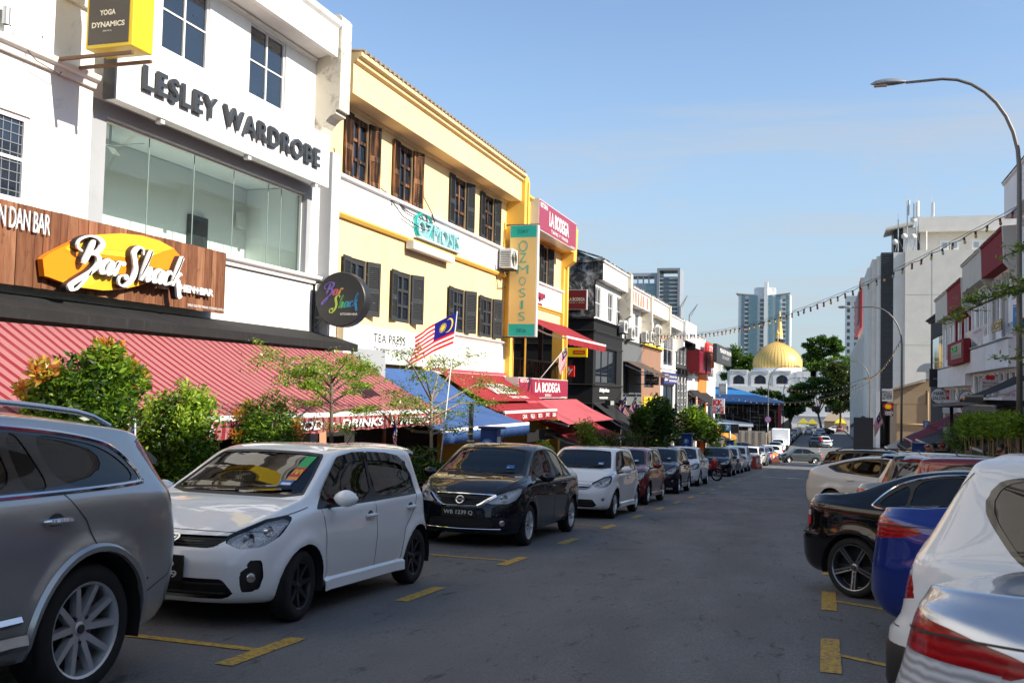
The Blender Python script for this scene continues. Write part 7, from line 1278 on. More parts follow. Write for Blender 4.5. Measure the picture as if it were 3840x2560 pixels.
def myvi_stickers(s):
 for i,(c,w,h)in enumerate((('green',.1,.1),('red',.1,.085),('orange',.1,.03))):sticker(s,.44,(1.295,1.205,1.15)[i],w,h,STK[c])
 p,n=s.surf('F',.44,1.235);q,_=s.surf('F',.44,1.26)
 for dy in(-.022,.022):
  mb=MB();s.ribbon(mb,'F',[(.44+dy-.018,1.185),(.44+dy-.008,1.225),(.44+dy+.008,1.225),(.44+dy+.018,1.185)],.012,.005);s.put('sticker',mb,STK['yellow'],smooth=False)
  # -------------------------- plants
def leaf_mat(name,gloss=.35):
 k=NT(name);a=k.n('Attribute');a.attribute_name='lc';ge=k.n('NewGeometry');c=k.mix(1.,a.outputs['Color'],k.mix(ge.outputs['Random Per Island'],(.6,.6,.6),(1.35,1.35,1.35)),'MULTIPLY')
 b=k.n('BsdfPrincipled');k.l(c,b.inputs['Base Color']);b.inputs['Roughness'].default_value=gloss;b.inputs['Specular IOR Level'].default_value=.4;t=k.n('BsdfTranslucent');k.l(k.mix(1.,c,(1.3,1.5,.6),'MULTIPLY'),t.inputs[0]);mx=k.n('MixShader');mx.inputs[0].default_value=.38;k.l(b.outputs[0],mx.inputs[1]);k.l(t.outputs[0],mx.inputs[2]);k.l(mx.outputs[0],k.o.inputs[0]);return k.m
LEAF=leaf_mat('leaf');BARK=wall_mat('bark',(.13,.1,.075),(.05,.04,.03),.6,.3,.9);BARKP=wall_mat('pale_bark',(.26,.2,.15),(.1,.08,.06),.5,.3,.7)
def leaves(P,size,cols,up=.4,asp=2.4,rs=None,droop=0.,cw=None):
 """P (n,3) leaf positions -> rhombic leaf faces with a fold"""
 rs=rs or NR;n=len(P);d=rs.normal(size=(n,3));d[:,2]=d[:,2]*.6+up-droop;d/=np.linalg.norm(d,axis=1)[:,None];s=np.cross(d,rs.normal(size=(n,3)));s/=np.linalg.norm(s,axis=1)[:,None]+1e-9;nn=np.cross(d,s)
 L=size*rs.uniform(.6,1.3,n)[:,None];w=L/asp;V=np.stack([P,P+d*L*.5+s*w*.5+nn*L*.06,P+d*L,P+d*L*.5-s*w*.5+nn*L*.06],1).reshape(-1,3)
 c=np.array(cols)[rs.choice(len(cols),n,p=cw)]if not isinstance(cols,np.ndarray)else cols;return V,np.repeat(c,4,0)
def foliage(name,parts,parent,mat=None):
 V=np.vstack([p[0]for p in parts]);C=np.vstack([p[1]for p in parts]);o0=np.array(ORG.get(parent.name,(0,0,0)))if parent else 0;n=len(V)//4;me=bpy.data.meshes.new(name);me.vertices.add(len(V));me.vertices.foreach_set('co',(V-o0).astype(np.float32).ravel());me.loops.add(len(V));me.loops.foreach_set('vertex_index',np.arange(len(V),dtype=np.int32));me.polygons.add(n);me.polygons.foreach_set('loop_start',np.arange(0,len(V),4,dtype=np.int32));me.update(calc_edges=True)
 at=me.color_attributes.new('lc','FLOAT_COLOR','POINT');at.data.foreach_set('color',np.hstack([C,np.ones((len(C),1))]).astype(np.float32).ravel());me.materials.append(mat or LEAF);o=bpy.data.objects.new(name,me);COL.objects.link(o);o.parent=parent;o['kind']='stuff';return o
def clump(c,r,n,shell=.55,rs=None):
 rs=rs or NR;d=rs.normal(size=(n,3));d/=np.linalg.norm(d,axis=1)[:,None];q=(shell+(1-shell)*rs.uniform(0,1,n)**.6)[:,None];return np.array(c)+d*q*np.array(r)
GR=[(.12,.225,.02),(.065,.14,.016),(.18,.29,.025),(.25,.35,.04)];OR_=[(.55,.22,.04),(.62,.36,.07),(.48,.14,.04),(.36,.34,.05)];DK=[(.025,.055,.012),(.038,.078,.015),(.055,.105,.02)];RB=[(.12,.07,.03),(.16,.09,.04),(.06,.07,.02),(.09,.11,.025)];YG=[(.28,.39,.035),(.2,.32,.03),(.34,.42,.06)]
def shrub(label,c,r,n,size=.07,cols=GR,tips=None,base=None,nb=16,group='shrubs along the left pavement',stems=4,up=.35,asp=2.6):
 """bushy plant: many sub-clumps over an ellipsoid"""
 g=(zg(c[1])+.1)if base is None else base;t=thing('shrub',label,'shrub',(c[0],c[1],g),group);c=np.array(c);r=np.array(r);parts=[]
 for i in range(nb):
  d=NR.normal(size=3);d/=np.linalg.norm(d);cc=c+d*r*NR.uniform(.35,.8);rr=r*NR.uniform(.3,.5);P=clump(cc,rr,n//nb,.35);parts.append(leaves(P,size,cols,up,asp))
  if tips and d[2]>-.1 and NR.uniform()<.75:P=clump(c+d*r*.95,r*.2,n//nb//4,.2);parts.append(leaves(P,size,tips,.8,asp))
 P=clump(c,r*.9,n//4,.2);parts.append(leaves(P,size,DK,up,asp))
 foliage('foliage',parts,t)
 for i in range(stems):mb=MB();a=rng.uniform(0,6.28);mb.tube([(c[0]+.08*math.cos(a),c[1]+.08*math.sin(a),g),(c[0]+r[0]*.3*math.cos(a),c[1]+r[1]*.3*math.sin(a),(g+c[2])/2),(c[0]+r[0]*.5*math.cos(a),c[1]+r[1]*.5*math.sin(a),c[2]+r[2]*.3)],[.03,.022,.01],6);mb.build('stem',BARK,t,True)
 return t
def pxshrub(label,X,x0,y0,x1,y1,n,**kw):
 a,b=PX(x0*1.6327,y0*1.6327,X),PX(x1*1.6327,y1*1.6327,X);m=PX((x0+x1)*.81633,(y0+y1)*.81633,X);w=(PX(x1*1.6327,(y0+y1)*.81633,X)-PX(x0*1.6327,(y0+y1)*.81633,X)).length;f=abs(ray((x0+x1)*.81633,1300)[0]);rw=w/2*f*1.22
 zt,zb=PX((x0+x1)*.81633,y0*1.6327,X).z,PX((x0+x1)*.81633,y1*1.6327,X).z;return shrub(label,(X,m.y,(zt+zb)/2),(rw,rw,(zt-zb)/2),n,**kw)
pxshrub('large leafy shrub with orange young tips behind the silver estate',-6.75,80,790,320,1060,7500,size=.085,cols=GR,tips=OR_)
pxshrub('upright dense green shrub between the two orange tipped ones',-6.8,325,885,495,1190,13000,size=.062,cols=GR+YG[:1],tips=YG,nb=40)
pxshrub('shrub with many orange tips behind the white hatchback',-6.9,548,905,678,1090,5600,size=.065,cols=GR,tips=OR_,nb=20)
def branchy(label,base,zf,spec,name='tree',trunk_r=.045,bark=None,leafsz=.05,cols=GR,dens=60,group=None,spread=.16,flat=.45,cat='tree',asp=2.2):
 """young tree: trunk, listed limbs [(height, end xyz)], leaf sprays along the outer limbs"""
 t=thing(name,label,cat,base,group);b=Vector(base);top=Vector((base[0],base[1],zf));mb=MB();m=(b+top)/2+Vector((.02,.03,0));mb.tube([b,m,top],[trunk_r,trunk_r*.8,trunk_r*.5],8);mb.build('trunk',bark or BARK,t,True);parts=[]
 for h,e in spec:
  s=Vector((base[0],base[1],h));e=Vector(e);k=s.lerp(e,.5)+Vector((0,0,.06*(e-s).length));mb=MB();mb.tube([s,k,e],[trunk_r*.45,trunk_r*.3,trunk_r*.1],6);pts=[]
  for j in range(int(5+(e-s).length*5)):
   q=rng.uniform(.3,1.05);p=(s.lerp(k,q*2)if q<.5 else k.lerp(e,(q-.5)*2));tw=p+Vector((rng.gauss(0,1),rng.gauss(0,1),rng.gauss(.15,.4)))*spread;mb.tube([p,tw],[trunk_r*.1,trunk_r*.04],4,False);P=np.array(p)+(np.array(tw)-np.array(p))*NR.uniform(.2,1.2,(dens//8,1))+NR.normal(size=(dens//8,3))*spread*np.array([.35,.35,.35*flat]);pts.append(P)
  mb.build('limb',bark or BARK,t,True);parts.append(leaves(np.vstack(pts),leafsz,cols,.2,asp))
 foliage('crown',parts,t);return t
d_=lambda x,y,X:PX(x*1.6327,y*1.6327,X)
bx_=-6.55;p=d_(757,1000,bx_);g=zg(p.y)+.12
branchy('small tree with flat layered branches before the striped awning',(bx_,p.y,g),d_(757,860,bx_).z,[(d_(757,sy,bx_).z,d_(ex,ey,bx_+dx))for sy,ex,ey,dx in((905,610,815,.0),(900,640,850,-.3),(890,690,845,.35),(880,740,830,-.3),(880,800,825,.3),(890,840,835,0.),(905,870,850,-.25),(925,660,875,.25),(925,850,885,.3),(945,700,925,-.3),(950,830,940,.2),(980,790,985,.1))],trunk_r=.04,leafsz=.042,cols=GR+YG,dens=560,spread=.17,flat=.35)
bx_=-6.5;p=d_(985,1110,bx_);g=zg(p.y)+.12
branchy('slender sapling with long ascending branches before the blue awning',(bx_,p.y,g),d_(985,905,bx_).z,[(d_(985,sy,bx_).z,d_(ex,ey,bx_+dx))for sy,ex,ey,dx in((920,900,795,.2),(925,1085,815,-.2),(915,965,835,.1),(920,1020,830,-.3),(940,1180,895,.0),(950,915,900,-.25),(955,880,935,.2),(960,1120,925,.3),(975,1060,945,-.2),(985,920,960,.2),(1000,1060,990,.15))],bark=BARKP,trunk_r=.04,leafsz=.05,cols=GR,dens=240,spread=.2)
shrub('dark fern like plant bed at the foot of the sapling',(-6.55,p.y-.1,g+.55),(.5,.75,.8),2600,.16,DK+GR[:1],nb=14,asp=4.,stems=2)
shrub('dark leafy plant between the white hatchback and the black saloon',(-6.7,p.y-1.6,g+.35),(.45,.6,.6),1500,.14,DK,nb=10,asp=3.)
pxshrub('little bright shoot in front of the dark shop opening',-6.8,1226,1012,1265,1050,260,size=.09,cols=YG,nb=6)
pxshrub('yellow green shrub beside the lowest red awning',-7.0,1318,950,1375,1050,1500,size=.1,cols=YG+GR+RB[:1],nb=12)
pxshrub('reddish brown clipped shrub left of the big leaved tree',-7.0,1372,985,1425,1050,1500,size=.09,cols=RB+GR[:1],nb=12);pxshrub('second reddish shrub before the dark grey awning',-7.0,1410,985,1470,1055,1500,size=.09,cols=RB+GR[:2],nb=12);pxshrub('green shrub under the yellow green one',-6.9,1340,1005,1395,1055,1100,size=.09,cols=GR,nb=10)
pxshrub('dark big leaved tree crown before the brown awning',-7.0,1462,910,1560,1045,2600,size=.24,cols=DK+GR[:1],nb=22,stems=3);pxshrub('low dark crown left of the big leaved tree',-7.1,1450,935,1500,1000,900,size=.22,cols=DK+GR[:1],nb=10)
pxshrub('lighter frangipani tree crown beyond the dark one',-6.9,1555,925,1625,1025,1300,size=.34,cols=GR+YG[:1],nb=14,stems=3,asp=4.);pxshrub('outer frangipani crown reaching towards the store sign',-6.6,1600,945,1660,1025,900,size=.36,cols=YG+GR,nb=12,asp=4.)
for x0,y0,x1,y1,X,lb in((1630,1015,1655,1050,-7.3,'round lime green bush near the orange awning'),(1662,1000,1690,1045,-7.6,'light green bush beside the black billboard'),(1500,1010,1540,1050,-7.2,'low rounded bush behind the dark purple hatchback')):pxshrub(lb,X,x0,y0,x1,y1,700,size=.16,cols=YG+GR[2:],nb=10)
def hedge_block(label,x0,x1,y0,y1,z0,z1,n,cols):
 t=thing('hedge',label,'hedge',((x0+x1)/2,(y0+y1)/2,zg(y0)),'clipped bamboo hedge on the right');P=np.stack([NR.uniform(x0,x1,n),NR.uniform(y0,y1,n),z0+(z1-z0)*NR.uniform(0,1,n)**.6],1);f=NR.uniform(size=n);P[:,0]=np.where(f<.45,x0+NR.normal(size=n)*.05,P[:,0]);P[:,1]=np.where((f>.45)&(f<.6),y0+NR.normal(size=n)*.05,P[:,1]);P[:,2]=np.where(f>.72,z1+NR.normal(size=n)*.05,P[:,2]);foliage('foliage',[leaves(P,.17,cols,.1,5.)],t)
 for i in range(int((y1-y0)*5)):mb=MB();x,y=rng.uniform(x0+.1,x1-.1),rng.uniform(y0,y1);mb.tube([(x,y,zg(y)),(x+rng.uniform(-.12,.12),y+rng.uniform(-.15,.15),z0+.4)],[.022,.016],5);mb.build('cane',M('bamboo_cane',(.3,.2,.09),.5),t,True)
 return t
for i,(px0,px1,Y)in enumerate(((3636,3705,34),(3700,3760,31.5),(3755,3815,29.5),(3805,3850,27.6))):
 a,b=PY(px0,1563,Y),PY(px0,1660,Y);x0=a.x;hedge_block(('leftmost','second','third','rightmost')[i]+' block of the clipped bamboo hedge from the left',x0,x0+.8,Y,Y+2.4,b.z+.1,a.z-.05*(i%2),2600,GR+YG[:1])
shrub('loose feathery bamboo bush left of the clipped hedge',(PY(3605,1635,44).x,44,PY(3600,1635,44).z),(.8,.9,.95),2600,.17,YG+GR,nb=16,asp=6.,group='bamboo bushes on the right');shrub('small bamboo bush beside the grey awning',(PY(3660,1600,47).x,47,PY(3540,1630,47).z),(.6,.7,.9),1500,.17,GR,nb=12,asp=6.,group='bamboo bushes on the right')
bs=(6.0,26.,zg(26));branchy('tree outside the right edge with long leafy boughs over the shopfronts',bs,6.5,[(4.2,PY(3548,1200,33)),(4.0,PY(3650,1130,31)),(4.5,PY(3740,1095,29)),(5.4,PY(3765,960,29)),(3.4,PY(3795,1045,27)),(2.6,PY(3770,1345,27)),(2.8,PY(3815,1240,26.5)),(5.8,(7.0,24,7.2)),(5.0,(7.4,27,6.)),(6,(5.2,22,7.4))],trunk_r=.12,leafsz=.13,cols=GR+YG[:1],dens=110,spread=.2,asp=3.)
def big_tree(label,base,clumps,n,size,cols,trunk_r=.35,fork=.45,cat='tree',group='trees around the mosque'):
 t=thing('tree',label,cat,base,group);parts=[];b=Vector(base);cm=Vector(np.mean([c[0]for c in clumps],0));f=b.lerp(cm,fork);mb=MB();mb.tube([b,b.lerp(f,.5)+Vector((.1,0,0)),f],[trunk_r,trunk_r*.8,trunk_r*.7],9);mb.build('trunk',BARK,t,True)
 for c,r in clumps:
  mb=MB();c=Vector(c);mb.tube([f,f.lerp(c,.5)+Vector((0,0,.3)),c],[trunk_r*.4,trunk_r*.25,trunk_r*.08],6);mb.build('limb',BARK,t,True)
  for j in range(5):d=NR.normal(size=3);d/=np.linalg.norm(d);P=clump(np.array(c)+d*np.array(r)*.6,np.array(r)*.5,n//len(clumps)//5,.25);parts.append(leaves(P,size,cols,.2,1.8))
 foliage('crown',parts,t);return t
def pt(x,y,Y):return tuple(PY(2600+x*600/2352,1380+y*600/2352,Y))
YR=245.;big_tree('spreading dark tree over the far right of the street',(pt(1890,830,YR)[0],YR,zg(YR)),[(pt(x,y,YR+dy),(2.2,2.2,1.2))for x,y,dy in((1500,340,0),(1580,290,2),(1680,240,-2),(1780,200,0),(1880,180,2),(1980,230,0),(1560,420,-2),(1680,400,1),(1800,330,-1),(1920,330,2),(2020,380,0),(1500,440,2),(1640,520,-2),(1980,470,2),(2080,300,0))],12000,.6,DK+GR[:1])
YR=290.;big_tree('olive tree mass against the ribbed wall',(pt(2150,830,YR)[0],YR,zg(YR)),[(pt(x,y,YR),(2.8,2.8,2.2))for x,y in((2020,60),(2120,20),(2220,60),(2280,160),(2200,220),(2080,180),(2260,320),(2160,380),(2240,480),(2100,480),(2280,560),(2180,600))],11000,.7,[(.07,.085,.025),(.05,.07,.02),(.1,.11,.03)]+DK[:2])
YR=430.;pc=lambda x,y:tuple(PY(2600+x*700/2350,1000+y*700/2350,YR));big_tree('tall open crowned tree right of the golden dome',(pc(1580,1300)[0],YR,-9),[(pc(x,y),(3.4,3.4,2.0))for x,y in((1440,1020),(1510,950),(1580,920),(1660,980),(1530,1040),(1460,1120),(1600,1080),(1500,1200),(1620,1180),(1440,1210),(1560,1120))],7000,.9,DK+GR[:2]);big_tree('tall tree with flat top beside the open crowned one',(pc(1760,1200)[0],YR,-9),[(pc(x,y),(3.0,3.0,1.5))for x,y in((1720,930),(1790,920),(1840,970),(1760,1000),(1860,1030),(1720,1070),(1830,1120))],4500,.9,DK+GR[:2])
YR=420.;big_tree('rounded trees left of the golden dome',(pc(560,1400)[0],YR,-9),[(pc(x,y),(4.2,4.2,3.2))for x,y in((400,1190),(450,1120),(520,1130),(560,1190),(640,1150),(690,1190),(480,1250),(600,1270),(700,1280),(420,1330),(500,1080))],7000,1.0,GR[:2]+DK);big_tree('low trees below the tall crowns on the right',(pc(1700,1400)[0],YR-40,-9),[(pc(x,y),(4.,4.,2.6))for x,y in((1450,1290),(1560,1280),(1680,1250),(1780,1220),(1880,1230),(1960,1190),(1500,1350),(1640,1330),(1760,1320),(1900,1330))],7000,1.0,GR[:2]+[(.08,.1,.03)])
YR=200.;big_tree('dark shrubby tree beside the blue roofed shed',(pt(1420,700,YR)[0],YR,zg(YR)),[(pt(x,y,YR),(1.4,1.4,1.3))for x,y in((1380,520),(1430,480),(1480,560),(1400,600),(1460,640),(1360,640),(1520,600))],4200,.5,DK);big_tree('hedge like trees behind the blue roof',(pt(1150,420,230.)[0],230.,zg(230)),[(pt(x,y,230.),(1.6,1.6,.9))for x,y in((930,350),(1000,345),(1080,380),(1160,400),(1240,390),(1290,420))],2600,.5,DK)
# -------------------------- cars on the street
def ground_at(px,py):
 r=ray(px,py);t=2.
 while t<900:
  p=EYE+r*t
  if p[2]<=zg(p[1]):break
  t*=1.004
 return p
K_P=Car(sedan('plain',**PRIUS));K_H1=Car(hatch(visor=True,more=[myvi_stickers]));K_H2=Car(hatch(facelift=True,fog=False,rimstyle='five'));K_H3=Car(hatch(facelift=True,zf=1.06),.8);K_SV=Car(sedan('vgrille',rimstyle='eight'));K_S=Car(sedan('plain'));K_SC=Car(sedan('chrome',**CITY));K_BM=Car(sedan('chrome',**BMW));K_FO=Car(sedan('plain',**FORE));K_V=Car(wagon(**VOLVO));K_M=Car(wagon(**MPV));K_SU=Car(wagon(**SUVB),.8)
DN=R(-90);G_L='cars parked along the left kerb';G_R='cars parked at an angle on the right'
PWH=car_paint('white_car_paint',(.86,.865,.85));PW2=car_paint('solid_white_paint',(.82,.825,.82));PBK=car_paint('black_car_paint',(.007,.010,.016),.2);PVO=car_paint('silver_beige_paint',(.42,.415,.405),.7,.3);PMR=car_paint('maroon_car_paint',(.15,.012,.016),.3);PPU=car_paint('dark_purple_paint',(.016,.011,.024),.3);PSI=car_paint('silver_car_paint',(.42,.44,.46),.75);PGR=car_paint('grey_car_paint',(.12,.14,.145),.6);PBL=car_paint('blue_car_paint',(.003,.022,.2),.3);PSB=car_paint('pale_silver_paint',(.44,.48,.55),.7);PRD=car_paint('deep_red_paint',(.17,.012,.014),.3);PGD=car_paint('gold_beige_paint',(.36,.31,.22),.7);PCR=car_paint('pearl_white_paint',(.70,.67,.60));PBR=car_paint('dark_brown_paint',(.02,.014,.010),.3);PB2=car_paint('jet_black_paint',(.004,.004,.005));PLB=car_paint('royal_blue_paint',(.02,.04,.3),.4)
K_V.place('parked_car','silver beige sport utility car cut off by the left edge',-5.05,3.38,DN,PVO,G_L)
K_H1.place('parked_car','white hatchback with smoked window visors nearest the silver estate',-4.99,8.73,DN,PWH,G_L,rim=RIMD,plate=[(1,'WCP\n9389')],steer=R(4))
K_SV.place('parked_car','black saloon with chrome V grille behind the white hatchback',-5.03,15.67,DN,PBK,G_L,plate=[(1,'WB 1239 Q')])
K_H2.place('parked_car','white hatchback with sun shade behind the black saloon',-4.97,21.76,DN,PW2,G_L)
K_H2.place('parked_car','maroon hatchback between a white and a dark purple one',-5.14,26.9,DN,PMR,G_L)
K_H2.place('parked_car','dark purple hatchback parked behind the maroon one',-5.25,33.4,DN,PPU,G_L)
K_S.place('parked_car','white saloon parked beside the red motorcycle',-5.4,40.2,DN,PW2,G_L)
K_S.place('parked_car','black saloon facing the camera behind the red motorcycle',-5.45,54.2,DN,PBK,G_L,plate=[(1,'WA 1840 S')])
K_S.place('parked_car','silver saloon half hidden behind the black one',-5.5,60.3,DN,PSI,G_L,FAR)
K_M.place('parked_car','white people carrier parked before the dark red barrier',-5.5,66.4,DN,PW2,G_L,FAR)
K_M.place('parked_car','white people carrier partly hidden by the dark red barrier',-5.6,80.5,DN,PWH,G_L,FAR)
K_SU.place('parked_car','silver sport utility car near the orange barrier',-5.6,88.0,DN,PSI,G_L,FAR)
K_S.place('parked_car','royal blue saloon behind the orange barrier',-5.7,97.,DN,PLB,None,FAR)
K_S.place('parked_car','pale silver saloon at the mouth of the junction',-5.6,103.5,DN,PSB,None,FAR)
A33=R(-33)
for K,lb,x,y,pt,da in((K_FO,'pale silver saloon in the lower right corner showing its tail lamp',2.40,3.25,PSB,0),(K_M,'white people carrier with black bumper corner at the right edge',2.44,5.6,PW2,0),(K_SC,'bright blue saloon between the black saloon and the white carrier',2.54,8.52,PBL,0),(K_BM,'black saloon with chrome window line and dark spoked wheel on the right',1.90,11.56,PB2,0),(K_H3,'deep red hatchback behind the black saloon on the right',2.72,14.6,PRD,0),(K_S,'gold beige saloon showing its boot behind the black saloon',2.62,17.35,PGD,0),(K_H3,'dark purple hatchback with roof spoiler beyond the red one',2.72,20.4,PPU,0),(K_M,'cream white wagon between the dark hatchback and the pearl white liftback',3.1,23.3,PCR,0),(K_P,'pearl white liftback with swept rear window on the right',1.7,26.0,PCR,0),(K_S,'dark saloon behind the pearl white liftback',2.3,29.2,PBK,0),(K_SU,'dark brown sport utility car with gold reflecting windows and roof rails',2.2,32.4,PBR,0),(K_M,'white people carrier beyond the dark sport utility car',2.0,36.2,PW2,0)):
 K.place('parked_car',lb,x,y,A33+da,pt,G_R,()if y<16 else FAR)
K_S.place('moving_car','grey saloon crossing the junction towards the left',-2.35,103.0,R(198),PGR,None,FAR,steer=R(20))
K_H2.place('moving_car','white hatchback turning at the junction behind the grey saloon',-6.0,111.,R(200),PWH,None,FAR)
K_S.place('moving_car','black saloon waiting beside the white box truck',-9.2,116.,R(195),PBK,None,FAR)
K_H2.place('parked_car','maroon hatchback parked below the beige hoarding',-15.5,116.,R(175),PMR,None,FAR)
far_l=[(-5.6,122+i*8.2)for i in range(14)];pts_=[PSI,PWH,PBK,PGR,PLB,PBK,PSI,PGR,PBK,PSB,PMR,PGR,PBK,PW2]
for i,(x,y)in enumerate(far_l):(K_S,K_M,K_S,K_H2)[i%4].place('parked_car',('first second third fourth fifth sixth seventh eighth ninth tenth eleventh twelfth thirteenth last'.split())[i]+' car from the junction in the line along the hoarding',x,y,DN,pts_[i],'distant cars along the hoarding',FAR)
for px,py,K,a,pt,lb in((3033,1632,K_S,90,PSI,'silver saloon with lit brake lamps driving away up the far street'),(3075,1640,K_SU,-90,PGR,'dark sport utility car driving towards the junction on the far street'),(3062,1660,K_S,-88,PSI,'silver saloon following the dark car on the far street'),(3057,1676,K_S,-88,PBK,'black saloon heading for the junction on the far street'),(3090,1676,K_M,-80,PW2,'white people carrier pulling out beside the black saloon far off'),(3090,1628,K_S,200,PBK,'black saloon turning across the far street'),(3125,1618,K_H2,190,PWH,'white hatchback at the far end on the right'),(3148,1620,K_M,90,PMR,'maroon and white wagon seen from behind at the far end'),(3110,1602,K_SU,180,PBK,'black van standing across the far end of the street'),(3175,1607,K_S,180,PW2,'white saloon beside the yellow tent far off'),(3042,1606,K_H2,180,PCR,'cream wagon standing across the far end of the street'),(3020,1600,K_H2,90,PGR,'grey wagon at the head of the far parked line'),(3215,1618,K_M,150,PW2,'white people carrier by the ribbed wall')):
 p=ground_at(px,py);K.place('moving_car',lb,p[0],p[1],R(a),pt,None,FAR)
 # -------------------------- lamp posts, lights, flags, meters, people
def lamp_post(label,x,y,hgt,arm,z0=None,side=-1,r=.09):
 g=zg(y)if z0 is None else z0;t=thing('street_lamp',label,'street lamp',(x,y,g),'curved arm street lamps');zt=g+hgt;bend=2.6;pts=[(x,y,g),(x,y,g+hgt*.45),(x,y,zt-bend)];rs=[r,r*.85,r*.7]
 for i in range(1,9):a=math.pi/2*i/8;pts.append((x+side*bend*.75*(1-math.cos(a)),y,zt-bend+bend*math.sin(a)));rs.append(r*(.68-.03*i))
 e=x+side*arm;pts.append((e,y,zt-.04));rs.append(r*.4);mb=MB();mb.tube(pts,rs,10);mb.build('pole',M('lamp_pole_grey',(.17,.16,.15),.5,.4,.15,3),t,True);s=side
 mb=MB();hd=[Vector((e+s*.95*q,y,zt-.02))for q in(0,.12,.35,.6,.85,1.)];V=[]
 rows=[[p+Vector((0,wv*math.cos(2*math.pi*k/12),hv*math.sin(2*math.pi*k/12)*(1 if math.sin(2*math.pi*k/12)>0 else .45)))for k in range(13)]for p,wv,hv in zip(hd,(.05,.1,.16,.17,.12,.01),(.05,.09,.13,.13,.09,.01))];mb.grid(rows if s>0 else[q[::-1]for q in rows]);h=mb.build('lamp_head',M('lamp_head_grey',(.35,.35,.35),.35,.5,.1),t,True);q=MB();q.box(min(e+s*.5,e+s*.85),max(e+s*.5,e+s*.85),y-.09,y+.09,zt-.1,zt-.075);q.build('lamp_lens',M('lamp_lens',(.5,.42,.33),.3),h)
 mb=MB();mb.lathe([(r*1.8,0),(r*1.8,.03),(r*1.2,.06),(r*1.2,.5),(r,.55)],12,(x,y,g),'z');mb.build('base',STEEL,t);return t
lamp_post('tall street lamp arching over the road at the right edge',5.0,29.8,12.05,2.9);lamp_post('second street lamp on the right before the grey block',5.0,73.5,11.6,3.3);lamp_post('third street lamp on the right beside the ribbed wall',5.0,124.,11.2,3.2)
for y,lb in((137.,'nearest street lamp beside the hoarding on the left'),(187.,'middle street lamp beside the hoarding on the left'),(222.,'farthest street lamp beside the hoarding on the left')):lamp_post(lb,-7.25,y,11.,3.2,side=1)
BULB=[M('bulb_%s'%n,c,.2,0,0,coat=.5)for n,c in(('amber',(.5,.3,.04)),('red',(.4,.05,.03)),('yellow',(.55,.42,.06)),('clear',(.4,.38,.33)))]
def bulb_me():
 mb=MB();mb.lathe([(.0,.0),(.03,.0),(.034,-.09),(.0,-.09)],8);mb.cur=1;mb.lathe([(.026,-.09),(.04,-.13),(.036,-.18),(.0,-.21)],8);me=bpy.data.meshes.new('bulb');me.from_pydata([tuple(v)for v in mb.V],[],mb.F);me.materials.append(BLKM);me.materials.append(BULB[0]);me.polygons.foreach_set('material_index',np.array(mb.I,np.int32));return me
BM_=bulb_me()
def string_light(label,a,b,sag,n,sc=1.):
 a,b=Vector(a),Vector(b);t=thing('string_light',label,'string light',a,'festoon bulbs across the street');P=[]
 def f(q):p=a.lerp(b,q);return Vector((p.x,p.y,p.z-sag*4*q*(1-q)))
 mb=MB();mb.tube([f(i/60)for i in range(61)],.008*sc,4);mb.tube([f(i/60)+Vector((0,0,-.05-.06*abs(math.sin(i*math.pi/2))))for i in range(61)],.012*sc,4);mb.build('wire',WIRE,t)
 for i in range(n):
  q=(i+.5)/n;o=bpy.data.objects.new('bulb',BM_);COL.objects.link(o);o.parent=t;o.location=f(q)-a+Vector((0,0,-.08));o.scale=(sc,)*3;o.rotation_euler=(rng.uniform(-.15,.15),rng.uniform(-.15,.15),0);o.material_slots[1].link='OBJECT';o.material_slots[1].material=BULB[rng.randrange(4)]
A_=PX(2465,1250,-9.4);B_=PX(3819,772,5.0);B_.y=29.8;mid=(A_+B_)/2;pxm=3095+3733*math.tan(math.atan2(mid.x,mid.y))*1.0
qz=PY(2901,1190,mid.y).z;string_light('long string of bulbs from the left row to the near street lamp',A_,B_,max(.3,mid.z-qz),58,1.0)
string_light('string of bulbs across the far junction near the mosque',(-7.2,137,3.2),(5,124,4.2),1.2,26,1.1);string_light('string of bulbs in front of the mosque windows',(-7.2,187,3.4),(5.4,190,4.0),1.5,26,1.5);string_light('string of bulbs before the blue roof',(-9.5,93,1.8),(5,124,3.5),1.6,30,1.1);string_light('string of bulbs along the ribbed wall',(5,73.5,5.8),(5.2,150,4.5),1.0,34,1.0)
FLM=NT('striped_flag');uvn=FLM.n('UVMap');sx_=FLM.n('SeparateXYZ');FLM.l(uvn.outputs[0],sx_.inputs[0]);U_,V_=sx_.outputs[0],sx_.outputs[1]
m_=FLM.math;stripe=m_('GREATER_THAN',m_('FRACT',m_('MULTIPLY',m_('SUBTRACT',1.,V_),7.)),.5);col=FLM.mix(stripe,(.62,.02,.025),(.78,.77,.76));canton=m_('MULTIPLY',m_('LESS_THAN',U_,.5),m_('GREATER_THAN',V_,.4286));col=FLM.mix(canton,col,(.02,.02,.2))
def dist(cx,cy,asp=2.):dx=m_('MULTIPLY',m_('SUBTRACT',U_,cx),asp);dy=m_('SUBTRACT',V_,cy);return m_('SQRT',m_('ADD',m_('MULTIPLY',dx,dx),m_('MULTIPLY',dy,dy))),dx,dy
d1,_,_=dist(.19,.715);d2,_,_=dist(.215,.715);moon=m_('MULTIPLY',m_('LESS_THAN',d1,.21),m_('GREATER_THAN',d2,.19));d3,dx3,dy3=dist(.31,.715);ang=m_('ARCTAN2',dy3,dx3);star=m_('LESS_THAN',d3,m_('ADD',.10,m_('MULTIPLY',m_('COSINE',m_('MULTIPLY',ang,14.)),.055)));col=FLM.mix(m_('MAXIMUM',moon,star),col,(.8,.62,.03))
